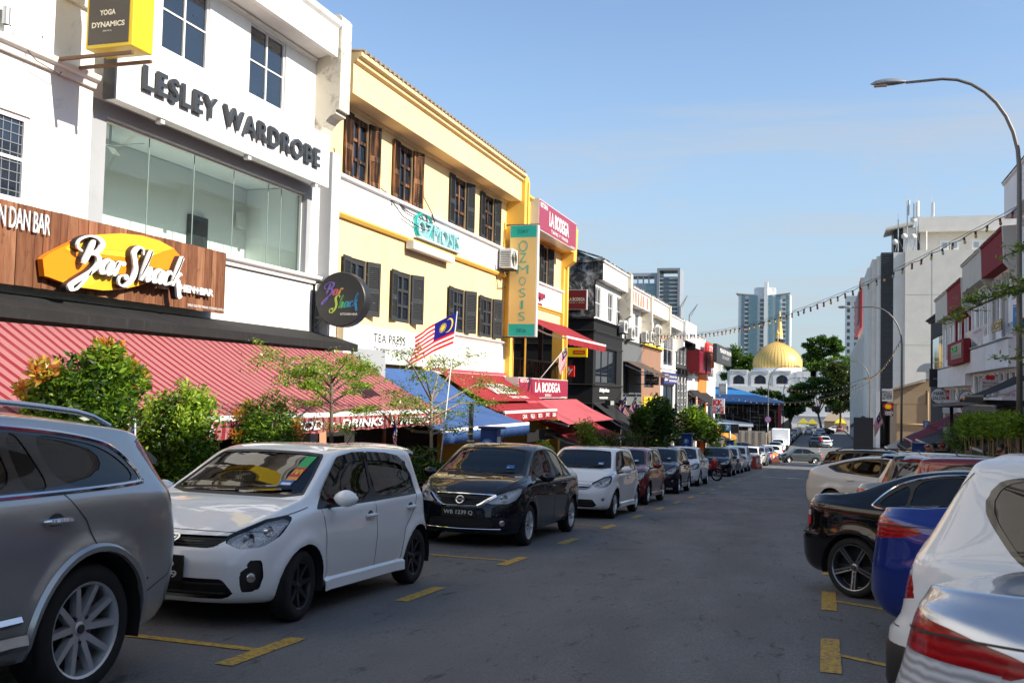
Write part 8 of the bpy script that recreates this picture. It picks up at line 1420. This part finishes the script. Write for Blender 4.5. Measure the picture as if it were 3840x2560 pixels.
b_=FLM.n('BsdfDiffuse');FLM.l(col,b_.inputs[0]);tr=FLM.n('BsdfTranslucent');FLM.l(col,tr.inputs[0]);mx=FLM.n('MixShader');mx.inputs[0].default_value=.35;FLM.l(b_.outputs[0],mx.inputs[1]);FLM.l(tr.outputs[0],mx.inputs[2]);FLM.l(mx.outputs[0],FLM.o.inputs[0]);FLM=FLM.m
def flag(label,foot,tip,hoist,fly,length,curl=.08,seed=0.,polemat=None,r=.014):
 """hoist edge runs down the pole from its tip; fly is the flag's direction"""
 foot,tip,fly=Vector(foot),Vector(tip),Vector(fly).normalized();t=thing('flag',label,'flag',foot,'striped flags on poles');mb=MB();mb.tube([foot,tip],[r,r*.7],7);mb.build('pole',polemat or M('flag_pole',(.6,.6,.58),.4),t,True);dn=(foot-tip).normalized();side=fly.cross(dn).normalized();n,m=28,14;V=[];UV=[];F=[]
 for i in range(n+1):
  for j in range(m+1):
   u,v=i/n,j/m;w=math.sin(u*8+v*1.6+seed)*curl*u**.6+math.sin(u*15+seed*2-v*3)*curl*.3*u;V.append(tip+dn*(hoist*v*(1-.12*u)+.02+.10*length*u*u)+fly*length*u*(1-.08*math.sin(v*3+seed))+side*w-t.location);UV.append((u,1-v))
 F=[(i*(m+1)+j,(i+1)*(m+1)+j,(i+1)*(m+1)+j+1,i*(m+1)+j+1)for i in range(n)for j in range(m)];o=mesh_obj('cloth',V,F,FLM,t,True);uvl=o.data.uv_layers.new(name='UVMap');uvl.data.foreach_set('uv',np.array([UV[l.vertex_index]for l in o.data.loops],np.float32).ravel());return t
p0,p1=d_(998,1120,-6.35),d_(1050,715,-6.35);flag('large striped national flag on a tall pole by the blue awning',(p0.x,p0.y,zg(p0.y)+.1),p1,.62,(-.35,-.55,-.28),1.05,.07,.6)
p0,p1=d_(1236,875,-8.6),d_(1302,795,-8.0);flag('small striped flag leaning out over the terrace',p0,p1,.5,(.15,-.35,-.9),.62,.05,2.)
for px,py,X,s,lb in((905,965,-6.9,1.,'striped flag hanging at the right end of the striped awning'),(300,975,-6.6,3.,'striped flag hanging behind the silver estate car')):p=d_(px,py,X);flag(lb,p+Vector((0,.1,-.6)),p+Vector((.05,0,.05)),.5,(.1,-.45,-.9),.55,.05,s)
for px,py,s,lb in((1437,908,1.,'striped flag on the mural front, left one'),(1462,908,2.5,'striped flag on the mural front, right one')):p=d_(px,py,-9.2);flag(lb,p+Vector((-.6,.6,-.9)),p,.9,(.2,-.3,-.9),1.1,.1,s)
p=PY(3300,1540,92.);flag('faded striped flag bunting by the beige building',p+Vector((.4,0,-1.6)),p,1.0,(-.4,0,-.8),1.4,.2,1.)
p=PY(3572,1435,50.);flag('striped flag pole beside the round food sign',p+Vector((.7,0,-2.)),p,.9,(.3,0,-1),1.2,.12,2.)
p=PX(3690,1215,5.3);t=thing('banner','white pennant banner with purple lettering slung from the right row','banner',p);a,b_,c_=PY(3616,1250,46),PY(3708,1208,43),PY(3668,1294,45);mb=MB();mb.quad(a,c_,c_.lerp(b_,.5)+Vector((0,.15,0)),b_,a.lerp(b_,.5)+Vector((0,.1,0)));cb=mb.build('cloth',P_WHITE,t);q_=(b_-a).normalized();lettering('loca bar',cb,paint('banner_violet',(.2,.12,.4)),a.lerp(b_,.3).lerp(c_,.25)+Vector((0,-.05,0)),q_,Vector((0,0,1)),1.1,.28)
def meter(label,x,y,h=1.75,w=.34):
 g=zg(y)+.15;t=thing('parking_meter',label,'parking meter',(x,y,g),'blue parking meters');C=CF(y);slab(t,'cabinet',P_BLUE,C,x-w/2,x+w/2,g,g+h,-.28,0,.015);slab(t,'cap',P_BLUE,C,x-w/2-.03,x+w/2+.09,g+h+.002,g+h+.05,-.3,.05);mb=MB();mb.lathe([(0,-.01),(.13,-.01),(.13,0)],24,(x-.02,y,g+h-.32),'y');mb.build('badge',P_SKY,t);ftext('P',t,P_WHITE,C,x-.06,x+.03,g+h-.4,g+h-.24,.014,bold=.03);slab(t,'badge',P_SKY,C,x-.06,x+.04,g+h-1.0,g+h-.5,.0,.006)
 for i,ch in enumerate('BAYAR'):ftext(ch,t,P_WHITE,C,x-.035,x+.015,g+h-.58-i*.095,g+h-.52-i*.095,.008)
 R_=Fac((x+w/2,y,0),(0,1,0),(1,0,0));slab(t,'panel',P_STEELB,R_,.03,.25,g+h-.75,g+h-.15,0,.01);slab(t,'screen',paint('meter_screen',(.05,.08,.06),.2),R_,.06,.2,g+h-.42,g+h-.26,.01,.014);return t
p=d_(1122,985,-6.35);meter('blue pay and display meter behind the black saloon',p.x,p.y,d_(1122,985,-6.35).z-zg(p.y)-.15);p=d_(1577,1007,-6.4);meter('blue meter between the purple hatchback and the tree',p.x,p.y,1.9,.5);p=d_(1743,1000,-6.4)
for px,py,lb in((2738,1660,'far blue meter behind the black saloon row'),):p=PX(px,py,-6.5);meter(lb,p.x,p.y,1.8,.5)
p=PY(3443,1665,38);meter('blue meter on the right pavement near the pedestrians',p.x,38,1.75,.4)
p=d_(1081,1000,-6.4);g=zg(p.y);t=thing('bollard_pole','black pole with three white rings before the blue awning','post',(p.x,p.y,g));zt=d_(1081,926,-6.4).z;mb=MB();mb.tube([(p.x,p.y,g),(p.x,p.y,zt)],.045,12);mb.build('pole',BLKM,t,True)
for yy in(980,996,1012):mb=MB();mb.lathe([(.047,-.012),(.07,-.012),(.07,.012),(.047,.012)],16,(p.x,p.y,d_(1081,yy,-6.4).z),'z',True);mb.build('ring',P_CRM,t)
def sign_post(label,x,y,h,board,z=None):
 g=zg(y);t=thing('road_sign',label,'road sign',(x,y,g));mb=MB();mb.tube([(x,y,g),(x,y,g+h)],.04,8);mb.build('pole',STEEL,t,True);board(t,x,y,g+h);return t
def p_board(t,x,y,z):C=CF(y-.05);slab(t,'board',P_SKY,C,x-.38,x+.05,z-.5,z,-.02,0);ftext('P',t,P_WHITE,C,x-.26,x-.08,z-.42,z-.1,.006,bold=.03)
p=PY(3466,1583,70);sign_post('blue parking sign on the right pavement',p.x+.3,70,p.z-zg(70)+.1,p_board);p=PY(2738,1590,78);sign_post('blue parking sign beside the black billboard on the left',p.x,78,p.z-zg(78),p_board)
def nopark(t,x,y,z):
 for r_,m,d in((.42,P_RED,0),(.33,P_SKY,.012)):mb=MB();mb.lathe([(0,-d-.01),(r_,-d-.01),(r_,-d)],24,(x,y-.08,z-.4),'y');mb.build('disc',m,t)
 mb=MB();mb.bar((x-.24,y-.105,z-.16),(x+.24,y-.105,z-.64),.08,.01,(0,1,0));mb.build('bar',P_RED,t)
sign_post('round blue and red no parking sign on the hoarding lamp post',-7.25,136.7,4.3,nopark)
p=PY(2735,1606,80.);t=thing('billboard','black billboard screen beside the left pavement','billboard',p);a,b_=PY(2700,1622,80),PY(2770,1590,80);slab(t,'board',P_BLACK,CF(80.),a.x,b_.x,a.z,b_.z,-.2,0);slab(t,'post',BLKM,CF(80.),(a.x+b_.x)/2-.05,(a.x+b_.x)/2+.05,zg(80),a.z-.002,-.15,-.05)
def barrier(label,x,y,mat,rot,L_=1.5):
 g=zg(y);t=thing('barrier',label,'barrier',(x,y,g),'plastic road barriers');c,s=math.cos(rot),math.sin(rot);prof=[(-.26,0),(.26,0),(.26,.2),(.12,.42),(.1,.95),(-.1,.95),(-.12,.42),(-.26,.2)];mb=MB()
 def P(u,v,z):return Vector((x+c*u-s*v,y+s*u+c*v,g+z))
 mb.prism([P(-L_/2,v,z)for v,z in prof],P(0,0,0),P(L_,0,0));mb.build('block',mat,t,bevel=.03)
 for u in(-.35,.35):m=MB();m.obox(P(u,-.14,.6),(c*.12,s*.12,0),(s*.05,-c*.05,0),(0,0,.16));m.build('slot',P_WHITE,t)
barrier('dark red plastic barrier standing between parked cars',-4.7,73.8,M('barrier_dark_red',(.35,.04,.02),.55),R(80),1.5);barrier('bright orange plastic barrier at the junction',-4.7,99.5,M('barrier_orange',(.8,.17,.03),.5),R(65),1.6)
p=ground_at(2925,1690);x,y=p[0],p[1];g=zg(y);t=thing('box_truck','small white box truck parked by the hoarding','truck',(x,y,g));mb=MB();mb.box(x-1.05,x+1.05,y,y+3.8,g+.75,g+2.75);mb.build('box',P_WHITE,t,bevel=.03);mb=MB();mb.hexa([(x-.95,y+3.85,g+.5),(x+.95,y+3.85,g+.5),(x+.95,y+5.4,g+.5),(x-.95,y+5.4,g+.5),(x-.9,y+3.85,g+2.2),(x+.9,y+3.85,g+2.2),(x+.85,y+4.9,g+2.1),(x-.85,y+4.9,g+2.1)]);mb.build('cab',P_WHITE,t,bevel=.05);mb=MB();mb.box(x-.9,x+.9,y+.1,y+5,g+.45,g+.74);mb.build('chassis',UNDER,t)
for a,b_ in((-.8,1.),(.8,1.),(-.8,4.6),(.8,4.6)):mb=MB();mb.lathe([(.12,-.1),(.34,-.1),(.36,0),(.34,.1),(.12,.1)],18,(x+a,y+b_,g+.36),'x',True);mb.build('wheel',TYRE,t)
p=PX(2680,1770,-4.7);x,y=-5.2,45.9;g=zg(y);t=thing('motorcycle','red motorcycle nosing out beside the white saloon','motorcycle',(x,y,g),None);PRE=paint('motorbike_red',(.5,.02,.02),.2,0.,.8);d=Vector((.93,-.37,0));s=Vector((.37,.93,0));o=Vector((x,y,g))
for u,nm in((.62,'wheel'),(-.62,'wheel')):
 mb=MB();c=o+d*u+Vector((0,0,.29));mb.tube([c+d*.25*math.cos(a)+Vector((0,0,.25*math.sin(a)))for a in[2*math.pi*i/24 for i in range(25)]],.045,8,False);w=mb.build(nm,TYRE,t,True);mb=MB();mb.tube([c+d*.2*math.cos(a)+Vector((0,0,.2*math.sin(a)))for a in[2*math.pi*i/24 for i in range(25)]],.014,6,False)
 for i in range(5):a=2*math.pi*i/5;mb.tube([c,c+d*.2*math.cos(a)+Vector((0,0,.2*math.sin(a)))],.014,5)
 mb.build('rim',RIMS,w)
mb=MB();mb.tube([o+d*.62+Vector((0,0,.29)),o+d*.42+Vector((0,0,.95))],.03,8);mb.tube([o+d*.42+s*.33+Vector((0,0,1.0)),o+d*.44+Vector((0,0,.96)),o+d*.42-s*.33+Vector((0,0,1.0))],.015,6);mb.tube([o-d*.62+Vector((0,0,.29)),o-d*.1+Vector((0,0,.4)),o+d*.2+Vector((0,0,.45))],.04,8);mb.build('frame',BLKM,t,True)
for nm,c,e,m in(('fairing',d*.5+Vector((0,0,.78)),(.14,.14,.24),PRE),('tank',d*.15+Vector((0,0,.62)),(.3,.1,.14),PRE),('tail',-d*.5+Vector((0,0,.72)),(.32,.1,.08),PRE),('seat',-d*.2+Vector((0,0,.78)),(.36,.12,.05),SEAT),('engine',d*.0+Vector((0,0,.42)),(.2,.12,.16),DALU),('front_guard',d*.64+Vector((0,0,.58)),(.2,.05,.035),PRE)):
 mb=MB();rows=[[o+c+d*e[0]*math.sin(math.pi*(i/8-.5))+(s*e[1]*math.cos(2*math.pi*k/12)+Vector((0,0,1))*e[2]*math.sin(2*math.pi*k/12))*math.cos(math.pi*(i/8-.5))**.6 for k in range(13)]for i in range(9)];mb.grid(rows);mb.build(nm,m,t,True)
SKIN=M('skin',(.36,.2,.13),.6,0,.05);HAIR=M('dark_hair',(.012,.01,.009),.5)
def person(label,x,y,h,ang,top,trousers,hair=HAIR,arm=.25,long=False,group='pedestrians'):
 g=zg(y)+(.15 if x>3.5 else 0);t=thing('person',label,'person',(x,y,g),group);s=h/1.64;c,q=math.cos(ang),math.sin(ang)
 def P(f,l,z):return Vector((c*f-q*l,q*f+c*l,z))*s+Vector((0,0,0))
 bm=bmesh.new();me=bpy.data.meshes.new('body');vs_={}
 J=dict(pel=(0,0,.95,.15),wai=(0,0,1.1,.135),che=(.01,0,1.3,.15),nec=(0,0,1.46,.06),hed=(.02,0,1.56,.085),top=(.01,0,1.66,.07))
 for sd,n in((1,'l'),(-1,'r')):J.update({n+'sh':(0,sd*.18,1.4,.065),n+'el':(-.04,sd*.25,1.12,.046),n+'wr':(arm*.6,sd*.22,.93,.034),n+'ha':(arm*.7,sd*.21,.85,.03),n+'hp':(0,sd*.09,.9,.1),n+'kn':(.03*sd,sd*.1,.5,.065),n+'an':(-.02*sd,sd*.1,.09,.045),n+'to':(.12-.02*sd,sd*.11,.03,.04)})
 E_=[('pel','wai'),('wai','che'),('che','nec'),('nec','hed'),('hed','top')]+[(n+a,n+b)for n in'lr' for a,b in(('sh','el'),('el','wr'),('wr','ha'),('hp','kn'),('kn','an'),('an','to'))]+[('che','lsh'),('che','rsh'),('pel','lhp'),('pel','rhp')]
 K=list(J);me.from_pydata([tuple(P(*J[k][:3]))for k in K],[],[(K.index(a),K.index(b))for a,b in E_]);o=bpy.data.objects.new('body',me);COL.objects.link(o);o.parent=t;bm.free();b=bmesh.new();b.from_mesh(me);sl_=b.verts.layers.skin.verify()
 for i,v in enumerate(b.verts):v[sl_].radius=(J[K[i]][3]*s,)*2;v[sl_].use_root=K[i]=='pel'
 b.to_mesh(me);b.free();o.modifiers.new('skin','SKIN');sb=o.modifiers.new('sub','SUBSURF');sb.levels=sb.render_levels=1
 k=NT('clothed_figure');gz=k.n('SeparateXYZ');tc2=k.n('TexCoord');k.l(tc2.outputs['Object'],gz.inputs[0]);z=gz.outputs[2];col=k.mix(k.math('GREATER_THAN',z,.96*s),trousers,top);col=k.mix(k.math('GREATER_THAN',z,1.44*s),col,(.36,.2,.13));k.pbr(col,.8,spec=.2);me.materials.append(k.m)
 mb=MB();n1,n2=8,12;hc=P(-.012,0,1.615);rows=[]
 for i in range(n1+1):a=math.pi*(.5-.72*i/n1);rows.append([hc+P(.1*math.cos(a)*math.cos(2*math.pi*k/n2)-.015-(.03 if i>4 else 0),.088*math.cos(a)*math.sin(2*math.pi*k/n2)*(1.1 if long else 1),.115*math.sin(a)*(1.6 if long and i>5 else 1))for k in range(n2+1)])
 mb.grid(rows);mb.V=[tuple(Vector(v)+Vector((x,y,g)))for v in mb.V];mb.build('hair',hair,t,True)
 for l in(.03,-.03):m=MB();m.lathe([(0,-.008),(.01,0),(0,.008)],6,tuple(Vector((x,y,g))+P(.1,l,1.575)),'z');m.build('eye',HAIR,t)
 m=MB();cc=Vector((x,y,g));m.add([cc+P(.095,0,1.585),cc+P(.095,.015,1.545),cc+P(.095,-.015,1.545),cc+P(.122,0,1.548)],[(0,1,3),(0,3,2),(1,2,3)]);m.build('nose',SKIN,t);return t
for px,py,Y,h,a,tp,hr,lg,lb in((3458,1675,42,1.62,-120,(.1,.08,.08),HAIR,True,'person with long dark hair beside the blue meter'),(3482,1672,40,1.66,-100,(.7,.7,.7),HAIR,False,'person in a white shirt left of the pair in black'),(3497,1655,38,1.75,190,(.012,.012,.013),HAIR,False,'person in a black shirt turned sideways to the left'),(3533,1648,37,1.78,100,(.014,.014,.018),M('maroon_cap',(.16,.02,.025),.8),False,'person in dark clothes wearing a maroon cap'),(3557,1662,39,1.68,80,(.5,.22,.25),HAIR,False,'person in a pink shirt behind the maroon cap'),(3628,1673,38,1.6,-90,(.06,.06,.1),HAIR,True,'person with sunglasses and long hair facing the camera'),(3754,1650,31,1.7,200,(.012,.012,.012),HAIR,False,'person in black standing under the hedge, left one'),(3772,1665,30,1.62,160,(.012,.014,.03),HAIR,False,'person in navy bending by the hedge, right one')):
 q=PY(px,py,Y);person(lb,q.x,Y,h,R(a),tp,(.02,.022,.03),hr,long=lg)
p=ground_at(3077,1678);person('pedestrian in a red top near the junction cars',p[0],p[1],1.65,R(-90),(.45,.02,.03),(.03,.03,.05));p=ground_at(3178,1622);person('distant pedestrian in dark clothes by the ribbed wall',p[0],p[1],1.7,R(90),(.03,.03,.06),(.02,.02,.03))
def round_board(label,px,py,Y,r_,face,txt,col,rim=P_BLACK,half=False):
 q=PY(px,py,Y);t=thing('round_sign',label,'sign',q);mb=MB();mb.lathe([(0,.1),(r_,.1),(r_,0),(0,0)],32,q,'y');mb.build('rim',rim,t);mb=MB();mb.lathe([(0,-.006),(r_*.92,-.006),(r_*.92,.0)],32,q,'y');mb.build('face',face,t)
 for s_,z0,z1,w in txt:ftext(s_,t,col,CF(Y),q.x-w*r_,q.x+w*r_,q.z+z0*r_,q.z+z1*r_,.01,bold=.02)
 return t
round_board('round white barber shop sign with black letters',3521,1484,68,.5,P_WHITE,[('HAIR',.1,.55,.6),('SALON',-.5,-.05,.75)],P_BLACK);t=round_board('round white sign with scattered red squares and dark base',3627,1494,52,.37,P_WHITE,[],P_BLACK);q=PY(3627,1494,52);slab(t,'base',P_BLACK,CF(52),q.x-.36,q.x+.36,q.z-.36,q.z-.08,.0,.02);ftext('EATOMO',t,P_WHITE,CF(52),q.x-.26,q.x+.26,q.z-.25,q.z-.15,.024,bold=.02);ftext('Food Company',t,P_WHITE,CF(52),q.x-.2,q.x+.2,q.z-.32,q.z-.28,.024)
for i in range(9):m=MB();u,v=q.x-.28+.07*i,q.z-.06+(.04 if i%2 else 0);m.obox((u,51.99,v),(.035,0,.02),(0,.01,0),(-.02,0,.035));m.build('square',(P_RED,P_ORG,P_AMB)[i%3],t)
for u,v,m_ in((.06,.22,P_ORG),(-.06,.12,P_RED)):m=MB();m.obox((q.x+u,51.99,q.z+v),(.05,0,.02),(0,.01,0),(-.02,0,.05));m.build('square',m_,t)
def cam_sign(label,Y,x0,y0,x1,y1,face,txt=(),edge=None,th=.15):a,b_=PY(x0,y1,Y),PY(x1,y0,Y);C=CF(Y);t=box_sign(label,C,a.x,b_.x,a.z,b_.z,-th,0,face,edge or face,border=.02);[ftext(s_,t,m,C,lerp(a.x,b_.x,u0),lerp(a.x,b_.x,u1),lerp(a.z,b_.z,v0),lerp(a.z,b_.z,v1),.01,bold=.015)for s_,u0,u1,v0,v1,m in txt];return t
cam_sign('red upright sign between the barber and the food sign',66,3549,1463,3571,1497,P_RED,[('KOR',.1,.9,.3,.8,P_WHITE)]);cam_sign('white box sign with an orange disc below the barber sign',60,3535,1498,3590,1548,P_WHITE,[],P_GREY);cam_sign('black upright banner board above the barber sign',70,3485,1383,3537,1450,P_BLACK,[('MOKI',.3,.7,.4,.5,P_GREY)]);cam_sign('silver sign with tall dark letters above the hexagon sign',88,3307,1458,3348,1504,P_STEELB,[('DEVIANA',.05,.95,.15,.85,P_BLACK)]);t=cam_sign('dark maroon corner sign with red and yellow hexagon',87,3310,1511,3350,1558,paint('sign_aubergine',(.06,.01,.015)),[("Devi's",.2,.95,.2,.42,P_WHITE),('Corner',.25,.9,.06,.2,P_WHITE)]);q=PY(3330,1524,87);mb=MB();mb.prism([Vector((q.x+.42*math.cos(a),86.95,q.z+.28*math.sin(a)))for a in[math.pi*i/3 for i in range(6)]],(0,0,0),(0,-.03,0));mb.build('hexagon',P_RED,t);mb=MB();mb.prism([Vector((q.x+.26*math.cos(a),86.9,q.z+.2*math.sin(a)))for a in[math.pi*i/3 for i in range(6)]],(0,0,0),(0,-.02,0));mb.build('hexagon',P_YEL,t)
Y=42.;a,b_=PY(3680,1475,Y),PY(3748,1420,Y);C=CF(Y);t=thing('pizza_sign','grey arched pizza shop board with red lettering','sign',(a.x,Y,a.z));xm=(a.x+b_.x)/2;hw=(b_.x-a.x)/2;ar=[C.p(a.x,a.z),C.p(b_.x,a.z),C.p(b_.x,b_.z)]+[C.p(xm+hw*.8*math.cos(q),b_.z+hw*.55*math.sin(q))for q in[math.pi*i/10 for i in range(11)]]+[C.p(a.x,b_.z)];mb=MB();mb.prism(ar,C.p(0,0),C.p(0,0,-.12));mb.build('board',P_STEELB,t);h=b_.z-a.z
for s_,v0,v1,w in(("Mikey's Original",.62,.8,.8),('NEW YORK PIZZA',.42,.56,.9),('03-2202-0080',.1,.24,.85)):ftext(s_,t,P_MAR,C,xm-hw*w,xm+hw*w,a.z+v0*h,a.z+v1*h,.005,bold=.01)
for u in(-.25,.2):m=MB();m.lathe([(.0,0),(.09,0),(.1,.01)],12,C.p(xm+u*hw,b_.z+.15*hw,.012),'y');m.build('scooter_mark',P_RED,t)
F=RF(6.84);t=thing('letter_sign','gold raised lettering on the white sign band at right','sign',(6.8,46,4.3));ftext("DUCHESS'S",t,M('gold_letter',(.35,.22,.07),.35,.6),F,44.4,46.9,4.48,4.95,0,.06,rev=True,bold=.03);t=thing('shop_sign','maroon framed sign box with green letters on the white shophouse','sign',(6.7,57,3.5));slab(t,'frame',MAROONW,F,54.0,60.8,3.5,4.68,-.02,.3);slab(t,'face',paint('sign_bamboo',(.22,.15,.09)),F,54.6,58.9,3.75,4.5,.3,.33);ftext('ALOHA',t,P_GRN,F,56.2,58.7,4.1,4.4,.33,.04,rev=True,bold=.04);ftext('HAWAIIAN KITCHEN',t,P_BRN,F,54.9,58.7,3.8,3.98,.334,rev=True)
t=thing('shop_sign','sky blue hanging board at the right edge','sign',(6.2,42,4));q,b_=PY(3799,1224,41.),PY(3850,1160,41.);slab(t,'board',P_SKY,CF(41.),q.x,b_.x,q.z,b_.z+.1,-.06,0);ftext('SALON',t,P_WHITE,CF(41.),q.x+.08,q.x+.45,b_.z-.25,b_.z-.12,.005);mb=MB();mb.bar((7.2,41.03,b_.z+.15),(q.x,41.03,b_.z+.15),.04);mb.build('bracket',BLKM,t)
t=cam_sign('white pizza shop board at the far right behind the canopy',44,3757,1428,3845,1504,P_WHITE,[('NEW YORK PIZZA',.12,1.0,.25,.4,P_RED)],th=.1)
t=thing('canopy','flat dark timber canopy roof above the hedge on the right','canopy',(6,44,1));a,b_=PY(3512,1527,50),PY(3770,1515,40);mb=MB();mb.hexa([(a.x,52,a.z),(7.2,52,a.z),(7.2,38,a.z+.25),(b_.x-.9,38,a.z+.25),(a.x,52,a.z+.15),(7.2,52,a.z+.15),(7.2,38,a.z+.4),(b_.x-.9,38,a.z+.4)]);mb.build('roof',M('dark_decking',(.09,.085,.085),.7),t)
for y in(39,45,51):mb=MB();mb.box(5.6,5.75,y,y+.15,zg(y),a.z+.05);mb.build('post',BLKM,t)
mb=MB();[mb.box(5.3,5.34,y,y+.05,zg(40)+2.6,zg(40)+3.4)for y in np.arange(36,44,.28)];mb.box(5.28,5.36,36,44,zg(40)+3.4,zg(40)+3.46);tag(mb.build('screen',M('slat_steel',(.3,.33,.36),.4,.5),t),kind='stuff')
awning('black canvas parasol awning at the far right',RW,36,40.5,2.5,.6,1.75,2.2,F_BLK,.2,BLKM)
awning('crimson canvas awning on the right pavement',RW,58,64,.4,.6,-.7,2.7,F_MAR,.2,P_STEELB);awning('black lettered awning before the beige building',RW,66,74,-.3,.4,-1.5,2.4,F_BLK,.2,BLKM);awning('dark grey awning with pale valance next to the bamboo',RW,46,52,.35,.6,-.35,3.0,fabric('slate_canvas',(.06,.065,.075)),.3,P_STEELB,valmat=F_PINK);awning('upper crimson awning behind the bamboo bush',RW,52,57.5,.95,.5,.3,2.0,F_MAR,.2,None);awning('slanted grey and white awning by the hexagon sign',RW,78,86,-1.0,.3,-2.3,2.6,fabric('pale_grey_canvas',(.2,.21,.22)),.2,P_STEELB);awning('black cafe awning on the ribbed block',RF(5.7),152,166,-1.2,.1,-2.8,2.0,F_BLK,.2,None);awning('small green awning under the clipped hedge',RW,33.5,36,.5,1.2,.05,2.6,fabric('green_canvas',(.05,.08,.07)),.25,P_STEELB)
q=PY(3240,1600,91);t=thing('road_sign','dark blank rectangular board on a post by the corner','road sign',(q.x,91,zg(91)));slab(t,'board',DALU,CF(91.),q.x-.85,q.x+.75,q.z-2.0,q.z+.8,-.08,0);slab(t,'post',STEEL,CF(91.),q.x+.1,q.x+.2,zg(91),q.z-2.01,-.06,-.01)
